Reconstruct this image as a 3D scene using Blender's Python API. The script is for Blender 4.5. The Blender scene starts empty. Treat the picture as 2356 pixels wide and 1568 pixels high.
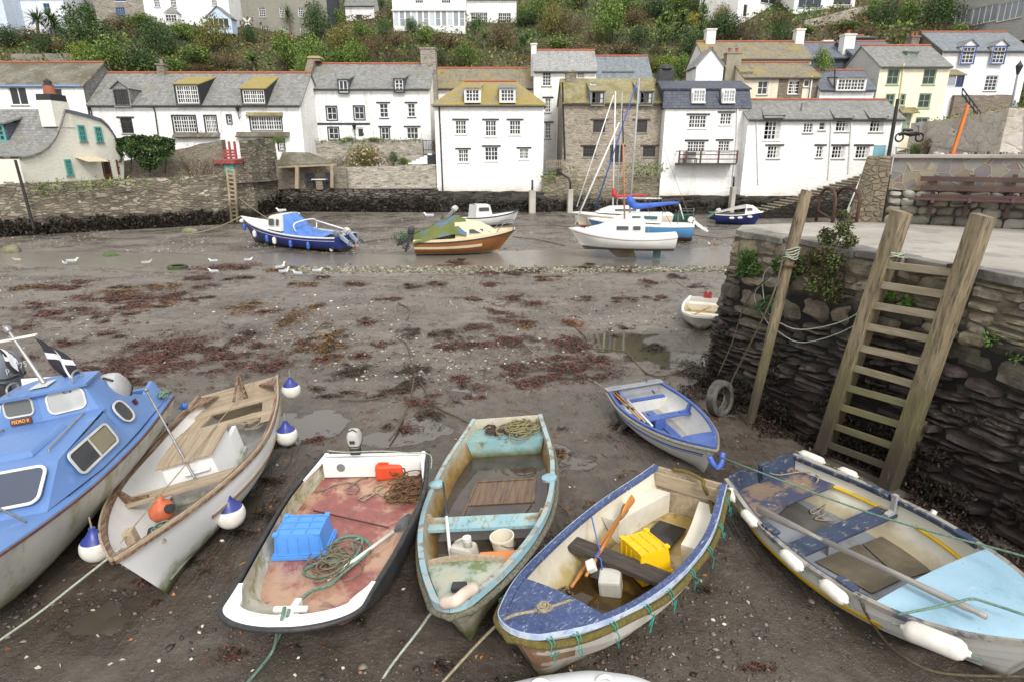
import bpy,bmesh,math,random
from math import cos,sin,pi,sqrt,hypot
import numpy as np
from mathutils import Vector as V3,Matrix,Euler,noise
R=math.radians
scn=bpy.context.scene
C=scn.collection
# camera, sky, sun, exposure
PITCH=R(17.3);EYE=4.75;FV=1381.5;CXV=1178.0;CYV=784.0
cd=bpy.data.cameras.new('camera');cam=bpy.data.objects.new('camera',cd);C.objects.link(cam)
cam.location=(0,0,EYE);cam.rotation_euler=(R(90)-PITCH,0,0)
cd.sensor_width=36;cd.lens=36*FV/2356;cd.clip_start=.05;cd.clip_end=2000
scn.camera=cam
world=bpy.data.worlds.new('World');scn.world=world;world.use_nodes=1
SUN_EL=43;SUN_AZ=163
wn=world.node_tree;bg=wn.nodes['Background']
sky=wn.nodes.new('ShaderNodeTexSky');sky.sky_type='NISHITA';sky.sun_disc=0
sky.sun_elevation=R(SUN_EL);sky.sun_rotation=R(SUN_AZ);sky.dust_density=4;sky.air_density=1.0
hsv=wn.nodes.new('ShaderNodeHueSaturation');hsv.inputs['Saturation'].default_value=.22
wn.links.new(sky.outputs[0],hsv.inputs['Color']);cld=wn.nodes.new('ShaderNodeMix');cld.data_type='RGBA';cld.inputs[0].default_value=.6;cld.inputs[7].default_value=(7.7,7.5,7.25,1)
wn.links.new(hsv.outputs[0],cld.inputs[6]);wn.links.new(cld.outputs[2],bg.inputs[0])
bg.inputs[1].default_value=.13
sd=bpy.data.lights.new('sun','SUN');sd.energy=1.5;sd.angle=R(14);sd.color=(1,.965,.91)
so=bpy.data.objects.new('sun',sd);C.objects.link(so)
_a=R(SUN_AZ);_e=R(SUN_EL)
_dir=V3((sin(_a)*cos(_e),cos(_a)*cos(_e),sin(_e)))
so.rotation_euler=_dir.to_track_quat('Z','Y').to_euler();so.location=(0,-20,60)
scn.view_settings.view_transform='Standard';scn.view_settings.look='None'
scn.view_settings.gamma=1;scn.view_settings.exposure=.6
# pixel helpers (2356-wide photo frame -> world)
_s,_c=sin(PITCH),cos(PITCH)
def ray(px,py):
 u=(px-CXV)/FV;v=(py-CYV)/FV
 return V3((u,_c-v*_s,-_s-v*_c))
EYEV=V3((0,0,EYE))
def G(px,py,z=0.0):
 d=ray(px,py);k=(z-EYE)/d.z;return EYEV+d*k
def W(px,py,Y):
 d=ray(px,py);return EYEV+d*(Y/d.y)
def PL(px,py,p0,n):
 d=ray(px,py);return EYEV+d*((p0-EYEV).dot(n)/d.dot(n))
# object helpers
MX={};KIDS={}
def tag(o,label=None,cat=None,group=None,kind=None):
 if label:o['label']=label
 if cat:o['category']=cat
 if group:o['group']=group
 if kind:o['kind']=kind
 return o
def thg(name,label,cat,loc=(0,0,0),rot=(0,0,0),group=None,mat=None):
 o=bpy.data.objects.new(name,None);C.objects.link(o);o.empty_display_size=.2
 if mat is None:mat=Matrix.Translation(V3(loc))@Euler(rot).to_matrix().to_4x4()
 o.matrix_world=mat;MX[o.name]=mat.copy()
 return tag(o,label,cat,group)
def _link(name,me,m,par,mw=None):
 o=bpy.data.objects.new(name,me);C.objects.link(o)
 if m is not None:
  for q in(m if isinstance(m,(list,tuple))else[m]):me.materials.append(q)
 if par is not None:
  o.parent=par;MX[o.name]=MX[par.name];KIDS.setdefault(par.name,[]).append(o)
 else:
  if mw is not None:o.matrix_world=mw
  MX[o.name]=mw if mw is not None else Matrix.Identity(4)
 return o
def dup(root,mat,label=None,group=None,mats=None):
 def rec(o,par):
  c=o.copy();C.objects.link(c)
  if par is not None:c.parent=par;KIDS.setdefault(par.name,[]).append(c)
  for k in KIDS.get(o.name,[]):rec(k,c)
  return c
 r=rec(root,None);r.matrix_world=mat;MX[r.name]=mat.copy()
 if label:r['label']=label
 if group:r['group']=group
 return r
def TRS(loc,rot=(0,0,0),s=1.0):
 if not isinstance(s,(tuple,list)):s=(s,s,s)
 return Matrix.LocRotScale(V3(loc),Euler(rot),V3(s))
class MB:
 def __init__(self):self.v=[];self.f=[];self.mi=[];self.col=[];self.k=0;self.c=None;self.T=None
 def add(self,vs,fs):
  n=len(self.v)
  for p in vs:
   p=V3(p);self.v.append(self.T@p if self.T is not None else p)
  for f in fs:
   self.f.append([n+i for i in f]);self.mi.append(self.k);self.col.append(self.c)
  return self
 def poly(self,*ps):return self.add(ps,[list(range(len(ps)))])
 def box(self,c,s,rot=None):
  hx,hy,hz=s[0]/2,s[1]/2,s[2]/2
  vs=[V3((x,y,z))for z in(-hz,hz)for y in(-hy,hy)for x in(-hx,hx)]
  if rot is not None:
   m=rot if isinstance(rot,Matrix)else Euler(rot).to_matrix()
   vs=[m@p for p in vs]
  c=V3(c)
  return self.add([c+p for p in vs],[(0,2,3,1),(4,5,7,6),(0,1,5,4),(2,6,7,3),(0,4,6,2),(1,3,7,5)])
 def hexa(self,a,b):
  return self.add(list(a)+list(b),[(3,2,1,0),(4,5,6,7),(0,1,5,4),(1,2,6,5),(2,3,7,6),(3,0,4,7)])
 def beam(self,a,b,w,h,up=(0,0,1)):
  a=V3(a);b=V3(b);d=(b-a).normalized();up=V3(up)
  s=d.cross(up)
  if s.length<1e-4:s=d.cross(V3((1,0,0)))
  s.normalize();t=s.cross(d)
  q=lambda p:[p-s*w/2-t*h/2,p+s*w/2-t*h/2,p+s*w/2+t*h/2,p-s*w/2+t*h/2]
  return self.hexa(q(a),q(b))
 def tube(self,pts,r,n=6,cap=1,closed=0):
  pts=[V3(p)for p in pts];m=len(pts);rs=r if isinstance(r,(list,tuple))else[r]*m
  vs=[];pn=None
  for i,p in enumerate(pts):
   if closed:d=pts[(i+1)%m]-pts[i-1]
   else:d=pts[min(i+1,m-1)]-pts[max(i-1,0)]
   if d.length<1e-9:d=V3((0,0,1))
   d.normalize()
   if pn is None:
    pn=d.orthogonal().normalized()
   else:
    pn=pn-d*pn.dot(d)
    if pn.length<1e-6:pn=d.orthogonal()
    pn.normalize()
   bn=d.cross(pn)
   for k in range(n):
    a=2*pi*k/n
    vs.append(p+(pn*cos(a)+bn*sin(a))*rs[i])
  fs=[]
  for i in range(m if closed else m-1):
   j=(i+1)%m
   for k in range(n):
    k2=(k+1)%n
    fs.append((i*n+k,i*n+k2,j*n+k2,j*n+k))
  if cap and not closed:
   fs.append(list(range(n))[::-1]);fs.append([(m-1)*n+k for k in range(n)])
  return self.add(vs,fs)
 def lathe(self,prof,n=16,axis=None,o=(0,0,0)):
  z=V3(axis).normalized()if axis is not None else V3((0,0,1))
  x=z.orthogonal().normalized();y=z.cross(x);o=V3(o);vs=[]
  for r,h in prof:
   for k in range(n):
    a=2*pi*k/n;vs.append(o+z*h+(x*cos(a)+y*sin(a))*r)
  fs=[]
  for i in range(len(prof)-1):
   for k in range(n):
    k2=(k+1)%n;fs.append((i*n+k,i*n+k2,(i+1)*n+k2,(i+1)*n+k))
  fs.append(list(range(n))[::-1]);fs.append([(len(prof)-1)*n+k for k in range(n)])
  return self.add(vs,fs)
 def grid(self,rows):
  n=len(rows[0]);vs=[p for r in rows for p in r];fs=[]
  for i in range(len(rows)-1):
   for j in range(n-1):fs.append((i*n+j,i*n+j+1,(i+1)*n+j+1,(i+1)*n+j))
  return self.add(vs,fs)
 def prism(self,poly,d):
  d=V3(d);n=len(poly);p=[V3(q)for q in poly]
  return self.add(p+[q+d for q in p],[list(range(n))[::-1],[n+i for i in range(n)]]+[(i,(i+1)%n,n+(i+1)%n,n+i)for i in range(n)])
 def mk(self,name,m,par=None,sm=0,w=0,uv=0,bev=0,mw=None,sub=0,fix=1):
  vs=self.v
  if par is not None and w:
   inv=MX[par.name].inverted();vs=[inv@p for p in vs]
  org=None
  if par is None and mw is None and vs:
   xs=[p.x for p in vs];ys=[p.y for p in vs];zs=[p.z for p in vs]
   org=V3(((min(xs)+max(xs))/2,(min(ys)+max(ys))/2,min(zs)));vs=[p-org for p in vs]
   mw=Matrix.Translation(org)
  me=bpy.data.meshes.new(name);me.from_pydata([tuple(p)for p in vs],[],self.f)
  if fix or bev:
   bm=bmesh.new();bm.from_mesh(me)
   if fix:bmesh.ops.recalc_face_normals(bm,faces=bm.faces)
   if bev:
    es=[e for e in bm.edges if len(e.link_faces)==2 and e.calc_face_angle(0)>.6]
    bmesh.ops.bevel(bm,geom=es,offset=bev,segments=2,affect='EDGES',profile=.6,clamp_overlap=1)
   bm.to_mesh(me);bm.free()
  elif any(self.mi):me.polygons.foreach_set('material_index',self.mi)
  if fix and not bev and any(self.mi):me.polygons.foreach_set('material_index',self.mi)
  if self.c is not None and not bev:
   at=me.color_attributes.new('Col','FLOAT_COLOR','CORNER');buf=[]
   for f,cc in zip(self.f,self.col):
    cc=cc or(.5,.5,.5);buf+=[cc[0],cc[1],cc[2],1.0]*len(f)
   at.data.foreach_set('color',buf)
  if uv:autouv(me)
  if sm:
   me.polygons.foreach_set('use_smooth',[True]*len(me.polygons))
   if isinstance(sm,float):
    try:me.set_sharp_from_angle(angle=sm)
    except Exception:pass
  o=_link(name,me,m,par,mw)
  if sub:
   md=o.modifiers.new('sub','SUBSURF');md.levels=sub;md.render_levels=sub
  return o
def autouv(me):
 uvl=me.uv_layers.new(name='UVMap');n=len(me.loops);buf=np.zeros((n,2),np.float32)
 vs=me.vertices
 for p in me.polygons:
  nn=p.normal;z=V3((0,0,1))
  u=z.cross(nn)
  if u.length<.05:u=V3((1,0,0))
  u.normalize();v=nn.cross(u)
  for li in p.loop_indices:
   co=vs[me.loops[li].vertex_index].co;buf[li]=(co.dot(u),co.dot(v))
 uvl.data.foreach_set('uv',buf.ravel())
def npmesh(name,V,Fq,m,par=None,cols=None,mw=None,smooth=0):
 V=np.asarray(V,np.float32);Fq=np.asarray(Fq,np.int32);k=Fq.shape[1]
 me=bpy.data.meshes.new(name)
 me.vertices.add(len(V));me.vertices.foreach_set('co',V.ravel())
 me.loops.add(Fq.size);me.loops.foreach_set('vertex_index',Fq.ravel())
 me.polygons.add(len(Fq));me.polygons.foreach_set('loop_start',np.arange(len(Fq),dtype=np.int32)*k)
 try:me.polygons.foreach_set('loop_total',np.full(len(Fq),k,np.int32))
 except Exception:pass
 me.update(calc_edges=1)
 if cols is not None:
  at=me.color_attributes.new('Col','FLOAT_COLOR','CORNER')
  cc=np.ones((len(Fq),k,4),np.float32);cc[:,:,:3]=np.asarray(cols,np.float32)[:,None,:]
  at.data.foreach_set('color',cc.ravel())
 if smooth:me.polygons.foreach_set('use_smooth',[True]*len(Fq))
 return _link(name,me,m,par,mw)
# materials
def rgb(r,g,b):
 f=lambda c:(c/12.92 if c<=.04045 else((c+.055)/1.055)**2.4)
 return(f(r/255),f(g/255),f(b/255))
class NT:
 def __init__(self,name):
  self.m=bpy.data.materials.new(name);self.m.use_nodes=1;self.t=self.m.node_tree
  self.b=self.t.nodes['Principled BSDF']
 def n(self,ty,**kw):
  q=self.t.nodes.new('ShaderNode'+ty)
  for k,v in kw.items():setattr(q,k,v)
  return q
 def l(self,a,b):self.t.links.new(a,b)
 def inp(self,sock,v):
  if hasattr(v,'is_output'):self.l(v,sock)
  elif isinstance(v,(tuple,list))and len(v)==3 and sock.type=='RGBA':sock.default_value=(*v,1)
  else:sock.default_value=v
 def math(self,op,a,b=0.0,clamp=0):
  q=self.n('Math',operation=op,use_clamp=clamp);self.inp(q.inputs[0],a);self.inp(q.inputs[1],b);return q.outputs[0]
 def mix(self,f,a,b,mode='MIX'):
  q=self.n('Mix',data_type='RGBA',blend_type=mode);self.inp(q.inputs[0],f);self.inp(q.inputs[6],a);self.inp(q.inputs[7],b);return q.outputs[2]
 def mul(s,a,b):return s.math("MULTIPLY",a,b)
 def ad(s,a,b):return s.math("ADD",a,b)
 def mixf(self,f,a,b):
  q=self.n('Mix',data_type='FLOAT');self.inp(q.inputs[0],f);self.inp(q.inputs[2],a);self.inp(q.inputs[3],b);return q.outputs[0]
 def step(self,v,lo,hi):
  q=self.n('MapRange',interpolation_type='SMOOTHSTEP');self.inp(q.inputs[0],v)
  q.inputs[1].default_value=lo;q.inputs[2].default_value=hi;return q.outputs[0]
 def co(self,kind='Object',st=(1,1,1)):
  if kind=='World':
   src=self.n('NewGeometry').outputs['Position']
  else:src=self.n('TexCoord').outputs[kind]
  q=self.n('Mapping');q.inputs['Scale'].default_value=st;self.l(src,q.inputs[0]);return q.outputs[0]
 def noise(self,co,sc,d=5,ro=.6,dist=0):
  q=self.n('TexNoise');self.l(co,q.inputs[0]);q.inputs['Scale'].default_value=sc;q.inputs['Detail'].default_value=d
  q.inputs['Roughness'].default_value=ro;q.inputs['Distortion'].default_value=dist;return q.outputs[0]
 def vor(self,co,sc,feature='F1',rnd=1.0):
  q=self.n('TexVoronoi',feature=feature);self.l(co,q.inputs[0]);q.inputs['Scale'].default_value=sc;q.inputs['Randomness'].default_value=rnd;return q
 def bump(self,h,st,dist=.02,prev=None):
  q=self.n('Bump');q.inputs['Strength'].default_value=st;q.inputs['Distance'].default_value=dist;self.l(h,q.inputs['Height'])
  if prev is not None:self.l(prev,q.inputs['Normal'])
  return q.outputs[0]
 def ramp(self,f,stops):
  q=self.n('ValToRGB');self.l(f,q.inputs[0]);e=q.color_ramp.elements
  while len(e)<len(stops):e.new(.5)
  for k,(p,c)in enumerate(stops):e[k].position=p;e[k].color=(*c,1)
  return q.outputs[0]
 def done(self,col,rough=.7,nrm=None,metal=0,spec=.5,**kw):
  self.inp(self.b.inputs['Base Color'],col);self.inp(self.b.inputs['Roughness'],rough)
  if nrm is not None:self.l(nrm,self.b.inputs['Normal'])
  self.b.inputs['Metallic'].default_value=metal;self.b.inputs['Specular IOR Level'].default_value=spec
  for k,v in kw.items():self.b.inputs[k].default_value=v
  return self.m
_mc={}
def mat(name,c,c2=None,sc=3,r=.6,bump=.15,bs=25,bd=.01,lay=(),co='Object',st=(1,1,1),metal=0,spec=.5):
 """mottled surface: base c/c2 by noise, then layers of stains.  layer: ('n',col,scale,lo,hi,amt[,stretch]) or ('z',col,z0,z1[,wobble])"""
 if name in _mc:return _mc[name]
 t=NT(name);k=t.co(co,st);nz=t.noise(k,sc)
 col=t.mix(t.step(nz,.35,.65),c,c2 or tuple(x*.82 for x in c))
 for L in lay:
  if L[0]=='n':
   kk=t.co(co,L[6])if len(L)>6 else k
   f=t.mul(t.step(t.noise(kk,L[2],8,.65),L[3],L[4]),L[5])
  else:
   sep=t.n('SeparateXYZ');t.l(t.co('World' if L[0]=='wz' else co),sep.inputs[0])
   wob=L[4]if len(L)>4 else.3
   zz=t.ad(sep.outputs[2],t.mul(t.math('SUBTRACT',t.noise(k,5,6),.5),wob))
   f=t.step(zz,L[2],L[3])
   if len(L)>5:f=t.mul(f,L[5])
  col=t.mix(f,col,L[1])
 nr=t.bump(t.noise(k,bs,6),bump,bd)if bump else None
 rr=t.mixf(t.noise(k,sc*2.3),max(r-.12,.03),min(r+.12,1))
 _mc[name]=t.done(col,rr,nr,metal,spec);return _mc[name]
def stm(name,pal,mortar,su=2.6,sv=6.5,dark=None,wet=None,bump=.8,lich=None,spec=.3,jit=.12):
 """coursed rubble in UV metres. dark=(z0,z1,colour) world-height weed zone"""
 t=NT(name);uv=t.co('UV');nz=t.noise(uv,1.7,4);w=t.n('VectorMath',operation='MULTIPLY_ADD')
 nq=t.n('TexNoise');t.l(uv,nq.inputs[0]);nq.inputs['Scale'].default_value=2.2;nq.inputs['Detail'].default_value=5
 t.l(nq.outputs[1],w.inputs[0]);w.inputs[1].default_value=(jit*1.5,jit,0);t.l(uv,w.inputs[2])
 mp=t.n('Mapping');mp.inputs['Scale'].default_value=(su,sv,1);t.l(w.outputs[0],mp.inputs[0])
 v1=t.vor(mp.outputs[0],1);ve=t.vor(mp.outputs[0],1,'DISTANCE_TO_EDGE')
 sp=t.n('SeparateColor');t.l(v1 .outputs['Color'],sp.inputs[0])
 n=len(pal);col=t.ramp(sp.outputs[0],[(i/max(n-1,1),p)for i,p in enumerate(pal)])
 col=t.mix(t.mul(t.step(t.noise(uv,9,6),.4,.7),.4),col,tuple(x*.5 for x in pal[0]))
 e=t.step(ve.outputs['Distance'],.03,.13)
 col=t.mix(t.math('SUBTRACT',1.0,e),col,mortar)
 if lich:
  col=t.mix(t.mul(t.step(t.noise(uv,.9,7),lich[1],lich[1]+.14),.8),col,lich[0])
 rough=.85
 if dark:
  sz=t.n('SeparateXYZ');t.l(t.co('World'),sz.inputs[0])
  zz=t.ad(sz.outputs[2],t.mul(t.math('SUBTRACT',t.noise(t.co('World'),.7,6),.5),dark[3]if len(dark)>3 else 1.3))
  f=t.step(zz,dark[1],dark[0]);col=t.mix(t.mul(f,.93),col,dark[2]);rough=t.mixf(f,.85,.5)
 h=t.ad(t.mul(e,.8),t.mul(t.noise(uv,18,6),.5))
 h=t.ad(h,t.mul(sp.outputs[1],.5))
 return t.done(col,rough,t.bump(h,bump,.06),0,spec)
def slm(name,c,c2,lich=None,lam=.55,w=.34,h=.2,lcol2=None,rough=.62):
 t=NT(name);uv=t.co('UV');q=t.n('TexBrick');t.l(uv,q.inputs[0])
 q.offset=.5;q.inputs['Color1'].default_value=(0,0,0,1);q.inputs['Color2'].default_value=(1,1,1,1);q.inputs['Mortar'].default_value=(.5,.5,.5,1)
 q.inputs['Scale'].default_value=1;q.inputs['Brick Width'].default_value=w;q.inputs['Row Height'].default_value=h;q.inputs['Mortar Size'].default_value=.012
 col=t.mix(q.outputs['Color'],c,c2);nz=t.noise(uv,.55,7)
 col=t.mix(t.mul(t.step(t.noise(uv,3.5,6),.45,.7),.6),col,tuple(x*1.45 for x in c2))
 col=t.mix(t.mul(t.step(t.noise(t.co('UV',(2.5,.5,1)),1.3,5),.5,.72),.5),col,tuple(x*.5 for x in c))
 if lich:col=t.mix(t.mul(t.step(t.ad(nz,t.mul(t.noise(uv,9,4),.18)),lam,lam+.16),.85),col,lich)
 if lcol2:col=t.mix(t.mul(t.step(t.noise(uv,1.1,7),.56,.66),.8),col,lcol2)
 col=t.mix(t.mul(q.outputs['Fac'],.6),col,tuple(x*.35 for x in c))
 sx=t.n('SeparateXYZ');t.l(uv,sx.inputs[0]);fr=t.math('FRACT',t.math('DIVIDE',sx.outputs[1],h))
 hh=t.ad(t.mul(fr,-.7),t.mul(q.outputs['Color'],.4))
 return t.done(col,rough,t.bump(hh,.7,.03),0,.35)
def rnm(name,c,dirt=None,zd=None,rough=.8,streak=.5,bump=.5,bscale=(1,1,2.6),amt=.12,sd=(.42,.41,.38)):
 """limewashed / rendered wall; dirt colour rises from world height zd"""
 t=NT(name);k=t.co('World');kb=t.co('World',bscale)
 col=t.mix(t.mul(t.step(t.noise(k,.7,8,.65),.42,.68),amt*2.6),c,tuple(x*q for x,q in zip(c,(.74,.72,.67))))
 col=t.mix(t.mul(t.step(t.noise(k,5,6,.7),.6,.75),.35),col,tuple(x*.62 for x in c))
 col=t.mix(t.mul(t.step(t.noise(t.co('World',(2.2,2.2,.2)),1.5,8,.68),.52,.66),streak),col,sd)
 if dirt:
  sz=t.n('SeparateXYZ');t.l(k,sz.inputs[0]);zz=t.ad(sz.outputs[2],t.mul(t.noise(k,.9,6),1.4))
  f=t.step(zz,zd+1.6,zd+.4);col=t.mix(t.mul(f,.75),col,dirt)
 h=t.ad(t.noise(kb,2.6,5,.55),t.mul(t.noise(kb,9,4),.35))
 return t.done(col,rough,t.bump(h,bump,.12),0,.25)
def attr_mat(name,rough=.6,bump=0,bs=40,spec=.4,mul=1.0,trans=0):
 t=NT(name);a=t.n('Attribute',attribute_name='Col');k=t.co('Object')
 col=t.mix(t.mul(t.noise(k,2.2,5),.35),a.outputs['Color'],(0,0,0))
 col=t.mix(1.0,col,(mul,mul,mul),'MULTIPLY')
 return t.done(col,rough,t.bump(t.noise(k,bs,5),bump,.01)if bump else None,0,spec)
# ground, water, hillside
rnd=random.Random(7);NR=np.random.default_rng(11)
def sm(a,b,x):
 t=min(max((x-a)/(b-a),0),1);return t*t*(3-2*t)
DIPS=[]
for px,py,rx,ry,dp in[(700,985,.75,.75,.06),(650,1000,.45,.5,.06),(985,985,.5,.55,.05),(930,1000,.4,.5,.05),(1330,1070,.28,.2,.06),(1290,1035,.25,.25,.055),(1390,760,.9,1.6,.055),(1440,800,.6,.9,.05),(1560,825,.9,.6,.055),(1520,760,.6,.8,.045),(1345,705,.8,.7,.045),(60,1400,.8,.4,.03),(260,1430,.35,.5,.032),(1480,905,.3,.5,.045),(870,1010,.3,.3,.05),(1070,900,.5,.35,.045),(560,1170,.3,.4,.045)]:
 p=G(px,py);DIPS.append((p.x,p.y,rx,ry,dp))
def stream_c(x):
 c=27.6+.9*sin(x*.16)-.02*x;w=3.0+.05*min(max(x+4,-26),12)
 return c,max(w,1.1)
def mud_z(x,y,fine=1):
 z=.034+max(0,y-43)*.05
 z+=.028*noise.noise((x*.35,y*.35,0))+(.018*noise.noise((x*1.3,y*1.3,3))+.007*noise.noise((x*4.1,y*4.1,9))if fine else 0)
 c,w=stream_c(x);d=abs(y-c)/w+.28*noise.noise((x*.5,y*.9,5))
 z-=.085*(1-sm(.75,1.1,d))
 if y<16:
  wx=.45*noise.noise((x*1.7,y*1.7,6))+.2*noise.noise((x*5,y*5,8));wy=.45*noise.noise((x*1.7,y*1.7,16))+.2*noise.noise((x*5,y*5,18))
  for a,b,rx,ry,dp in DIPS:
   q=((x-a+wx*rx*1.3)/rx)**2+((y-b+wy*ry*1.3)/ry)**2
   if q<2:z-=dp*max(0,1-q*.5)*(1+.5*noise.noise((x*2,y*2,1)))
 return z
mud=MB();ys=[-8,-2,1,2.2]+[3+.11*i for i in range(110)]+[15.2+.3*i for i in range(70)]+[36.2+1.3*i for i in range(14)]+[56,70]
rows=[]
for y in ys:
 row=[]
 for i in range(151):
  u=(i-75)/75;x=(u*.35+u**3*.65)*(13+max(y,3)*1.35)
  row.append((x,y,mud_z(x,y)if y<40 else mud_z(x,y,False)))
 rows.append(row)
mud.grid(rows)
def mud_material():
 t=NT('harbour_mud');k=t.co('World');sp=t.n('SeparateXYZ');t.l(k,sp.inputs[0])
 n1=t.noise(k,.45,7,.62);n2=t.noise(k,3.2,8,.68);n3=t.noise(k,19,6,.7)
 far=t.step(t.ad(sp.outputs[1],t.mul(n1,7)),10,21)
 silt=t.mix(t.step(n2,.35,.65),(.074,.058,.043),(.118,.097,.076))
 grav=t.mix(t.step(n2,.3,.7),(.125,.108,.09),(.23,.2,.168))
 col=t.mix(far,silt,grav)
 v=t.vor(k,27);s2=t.n('SeparateColor');t.l(v.outputs['Color'],s2 .inputs[0])
 peb=t.mul(t.step(v.outputs['Distance'],.42,.25),t.mul(t.step(s2 .outputs[0],.45,.8),t.step(t.ad(n1,t.mul(far,.16)),.4,.6)))
 col=t.mix(t.mul(peb,t.mixf(far,.45,.9)),col,t.ramp(s2 .outputs[1],[(0,(.06,.052,.045)),(.45,(.13,.115,.1)),(.8,(.2,.17,.14)),(.97,(.34,.32,.28)),(1,(.5,.48,.42))]))
 v3=t.vor(t.co('World',(1,1.5,1)),13);s4=t.n('SeparateColor');t.l(v3 .outputs['Color'],s4 .inputs[0]);mid=t.step(sp.outputs[1],9,14)
 spk=t.mul(t.mul(t.step(v3 .outputs['Distance'],.4,.2),t.step(s4 .outputs[0],.55,.75)),t.mul(mid,t.step(t.ad(n1,t.mul(n2,.5)),.55,.85)))
 col=t.mix(t.mul(spk,.85),col,t.ramp(s4 .outputs[1],[(0,(.035,.032,.022)),(.5,(.07,.06,.04)),(.75,(.13,.11,.07)),(.93,(.2,.17,.12)),(1,(.45,.42,.36))]))
 v2=t.vor(k,7.5);s3=t.n('SeparateColor');t.l(v2 .outputs['Color'],s3 .inputs[0])
 shell=t.mul(t.step(v2 .outputs['Distance'],.13,.07),t.step(s3 .outputs[0],.9,.93));col=t.mix(shell,col,(.62,.58,.5))
 weed=t.mul(t.step(t.noise(t.co('World',(1,.8,1)),1.9,9,.72,.6),.585,.66),t.step(t.noise(k,7,6),.42,.6))
 weed=t.mul(weed,t.step(sp.outputs[1],24,20));col=t.mix(t.mul(weed,.8),col,(.04,.026,.024))
 wet=t.step(t.ad(n1,t.mul(t.noise(t.co('World',(1.4,.8,1)),1.3,6,.65,1.2),.55)),.62,.92)
 rough=t.mixf(wet,.68,.27);col=t.mix(t.mul(wet,.35),col,(.04,.031,.024));rough=t.ad(rough,t.mul(peb,.1));rough=t.math('SUBTRACT',rough,t.step(sp.outputs[2],.022,.004))
 rough=t.math('MAXIMUM',rough,.2)
 stk=t.step(t.ad(t.noise(t.co('World',(.22,.75,1)),1.0,7,.62,.8),t.mul(n1,.25)),.5,.78);col=t.mix(t.mul(stk,.5),col,(.06,.047,.036));rough=t.math('MAXIMUM',t.math('SUBTRACT',rough,t.mul(stk,.16)),.18)
 pool=t.step(sp.outputs[2],.02,.002);col=t.mix(t.mul(pool,.45),col,(.03,.025,.02))
 drag=t.noise(t.co('World',(2.6,.35,1)),1.6,6,.6,1.5);h=t.ad(t.mul(n2,.6),t.mul(n3,.28));h=t.ad(h,t.mul(drag,.75));h=t.ad(h,t.mul(peb,.13));h=t.ad(h,t.mul(t.noise(k,60,3),.07))
 return t.done(col,rough,t.bump(h,.8,.09),0,.8)
o=mud.mk('harbour_mud',mud_material(),sm=1,mw=Matrix.Identity(4),fix=0);tag(o,kind='structure')
def water_material():
 t=NT('shallow_water');k=t.co('World');kb=t.co('World',(1,2.2,1))
 h=t.ad(t.noise(kb,3.5,4),t.mul(t.noise(kb,11,3),.4));sp=t.n('SeparateXYZ');t.l(k,sp.inputs[0])
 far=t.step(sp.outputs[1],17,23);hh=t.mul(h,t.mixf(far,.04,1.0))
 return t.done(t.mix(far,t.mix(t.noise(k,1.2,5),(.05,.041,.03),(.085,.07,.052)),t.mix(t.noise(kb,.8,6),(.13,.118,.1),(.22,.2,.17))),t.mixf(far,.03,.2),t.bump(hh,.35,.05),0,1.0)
wt=MB();wt.grid([[(x,y,0.004)for x in(-70,0,70)]for y in(2.5,20,40)])
o=wt.mk('stream_water',water_material(),mw=Matrix.Identity(4),fix=0);tag(o,kind='structure')
def terr(x,y):
 z=2.2+max(0,y-56)*.5-max(0,y-118)*.1
 z+=5.2*sm(22,44,x)*sm(44,60,y)+1.5*noise.noise((x*.05,y*.05,2))*sm(60,70,y)+2.0*sm(-26,-50,x)*sm(56,70,y)
 return z
def hill(px,py,y0=57):
 d=ray(px,py);y=y0
 while y<190:
  p=EYEV+d*(y/d.y)
  if p.z<terr(p.x,p.y):return p
  y+=.2
 return EYEV+d*(190/d.y)
hl=MB();hl.grid([[(x,y,terr(x,y))for x in np.linspace(-190,190,120)]for y in[54+1.6*i for i in range(60)]+[155,165,180,200,220]])
M_soil=mat('hillside_soil',(.05,.055,.022),(.085,.07,.035),sc=.4,r=.9,bump=.6,bs=3,bd=.2,lay=[('n',(.035,.06,.015),.25,.45,.6,.8)])
tag(hl.mk('hillside',M_soil,sm=1,mw=Matrix.Identity(4),fix=0),kind='structure')
M_lane=mat('lane_tarmac',(.17,.165,.155),(.22,.21,.2),sc=1.2,r=.85,bump=.3,bs=20)
yd=MB();LW0=G(-60,549);LW1=G(528,515)
yd.poly((-75,30,2.75),(LW0 .x,LW0 .y+.6,2.75),(LW1 .x+.5,LW1 .y+.6,2.75),(-18.6,47.5,2.75),(-18.6,58,2.75),(-75,58,2.75))
tag(yd.mk('courtyard',M_lane,mw=Matrix.Identity(4),fix=0),kind='structure')
ln=MB();ln.grid([[(20.7,30.5,4.4),(45,30.5,4.4),(90,30.5,4.4)],[(29.6,44,5.38),(45,44,5.4),(90,44,5.6)],[(33.2,50,5.6),(45,50,6),(90,50,6.4)],[(37,57,6.6),(45,56,8),(90,56,9)]])
tag(ln.mk('lane',M_lane,mw=Matrix.Identity(4),fix=0),kind='structure')
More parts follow.
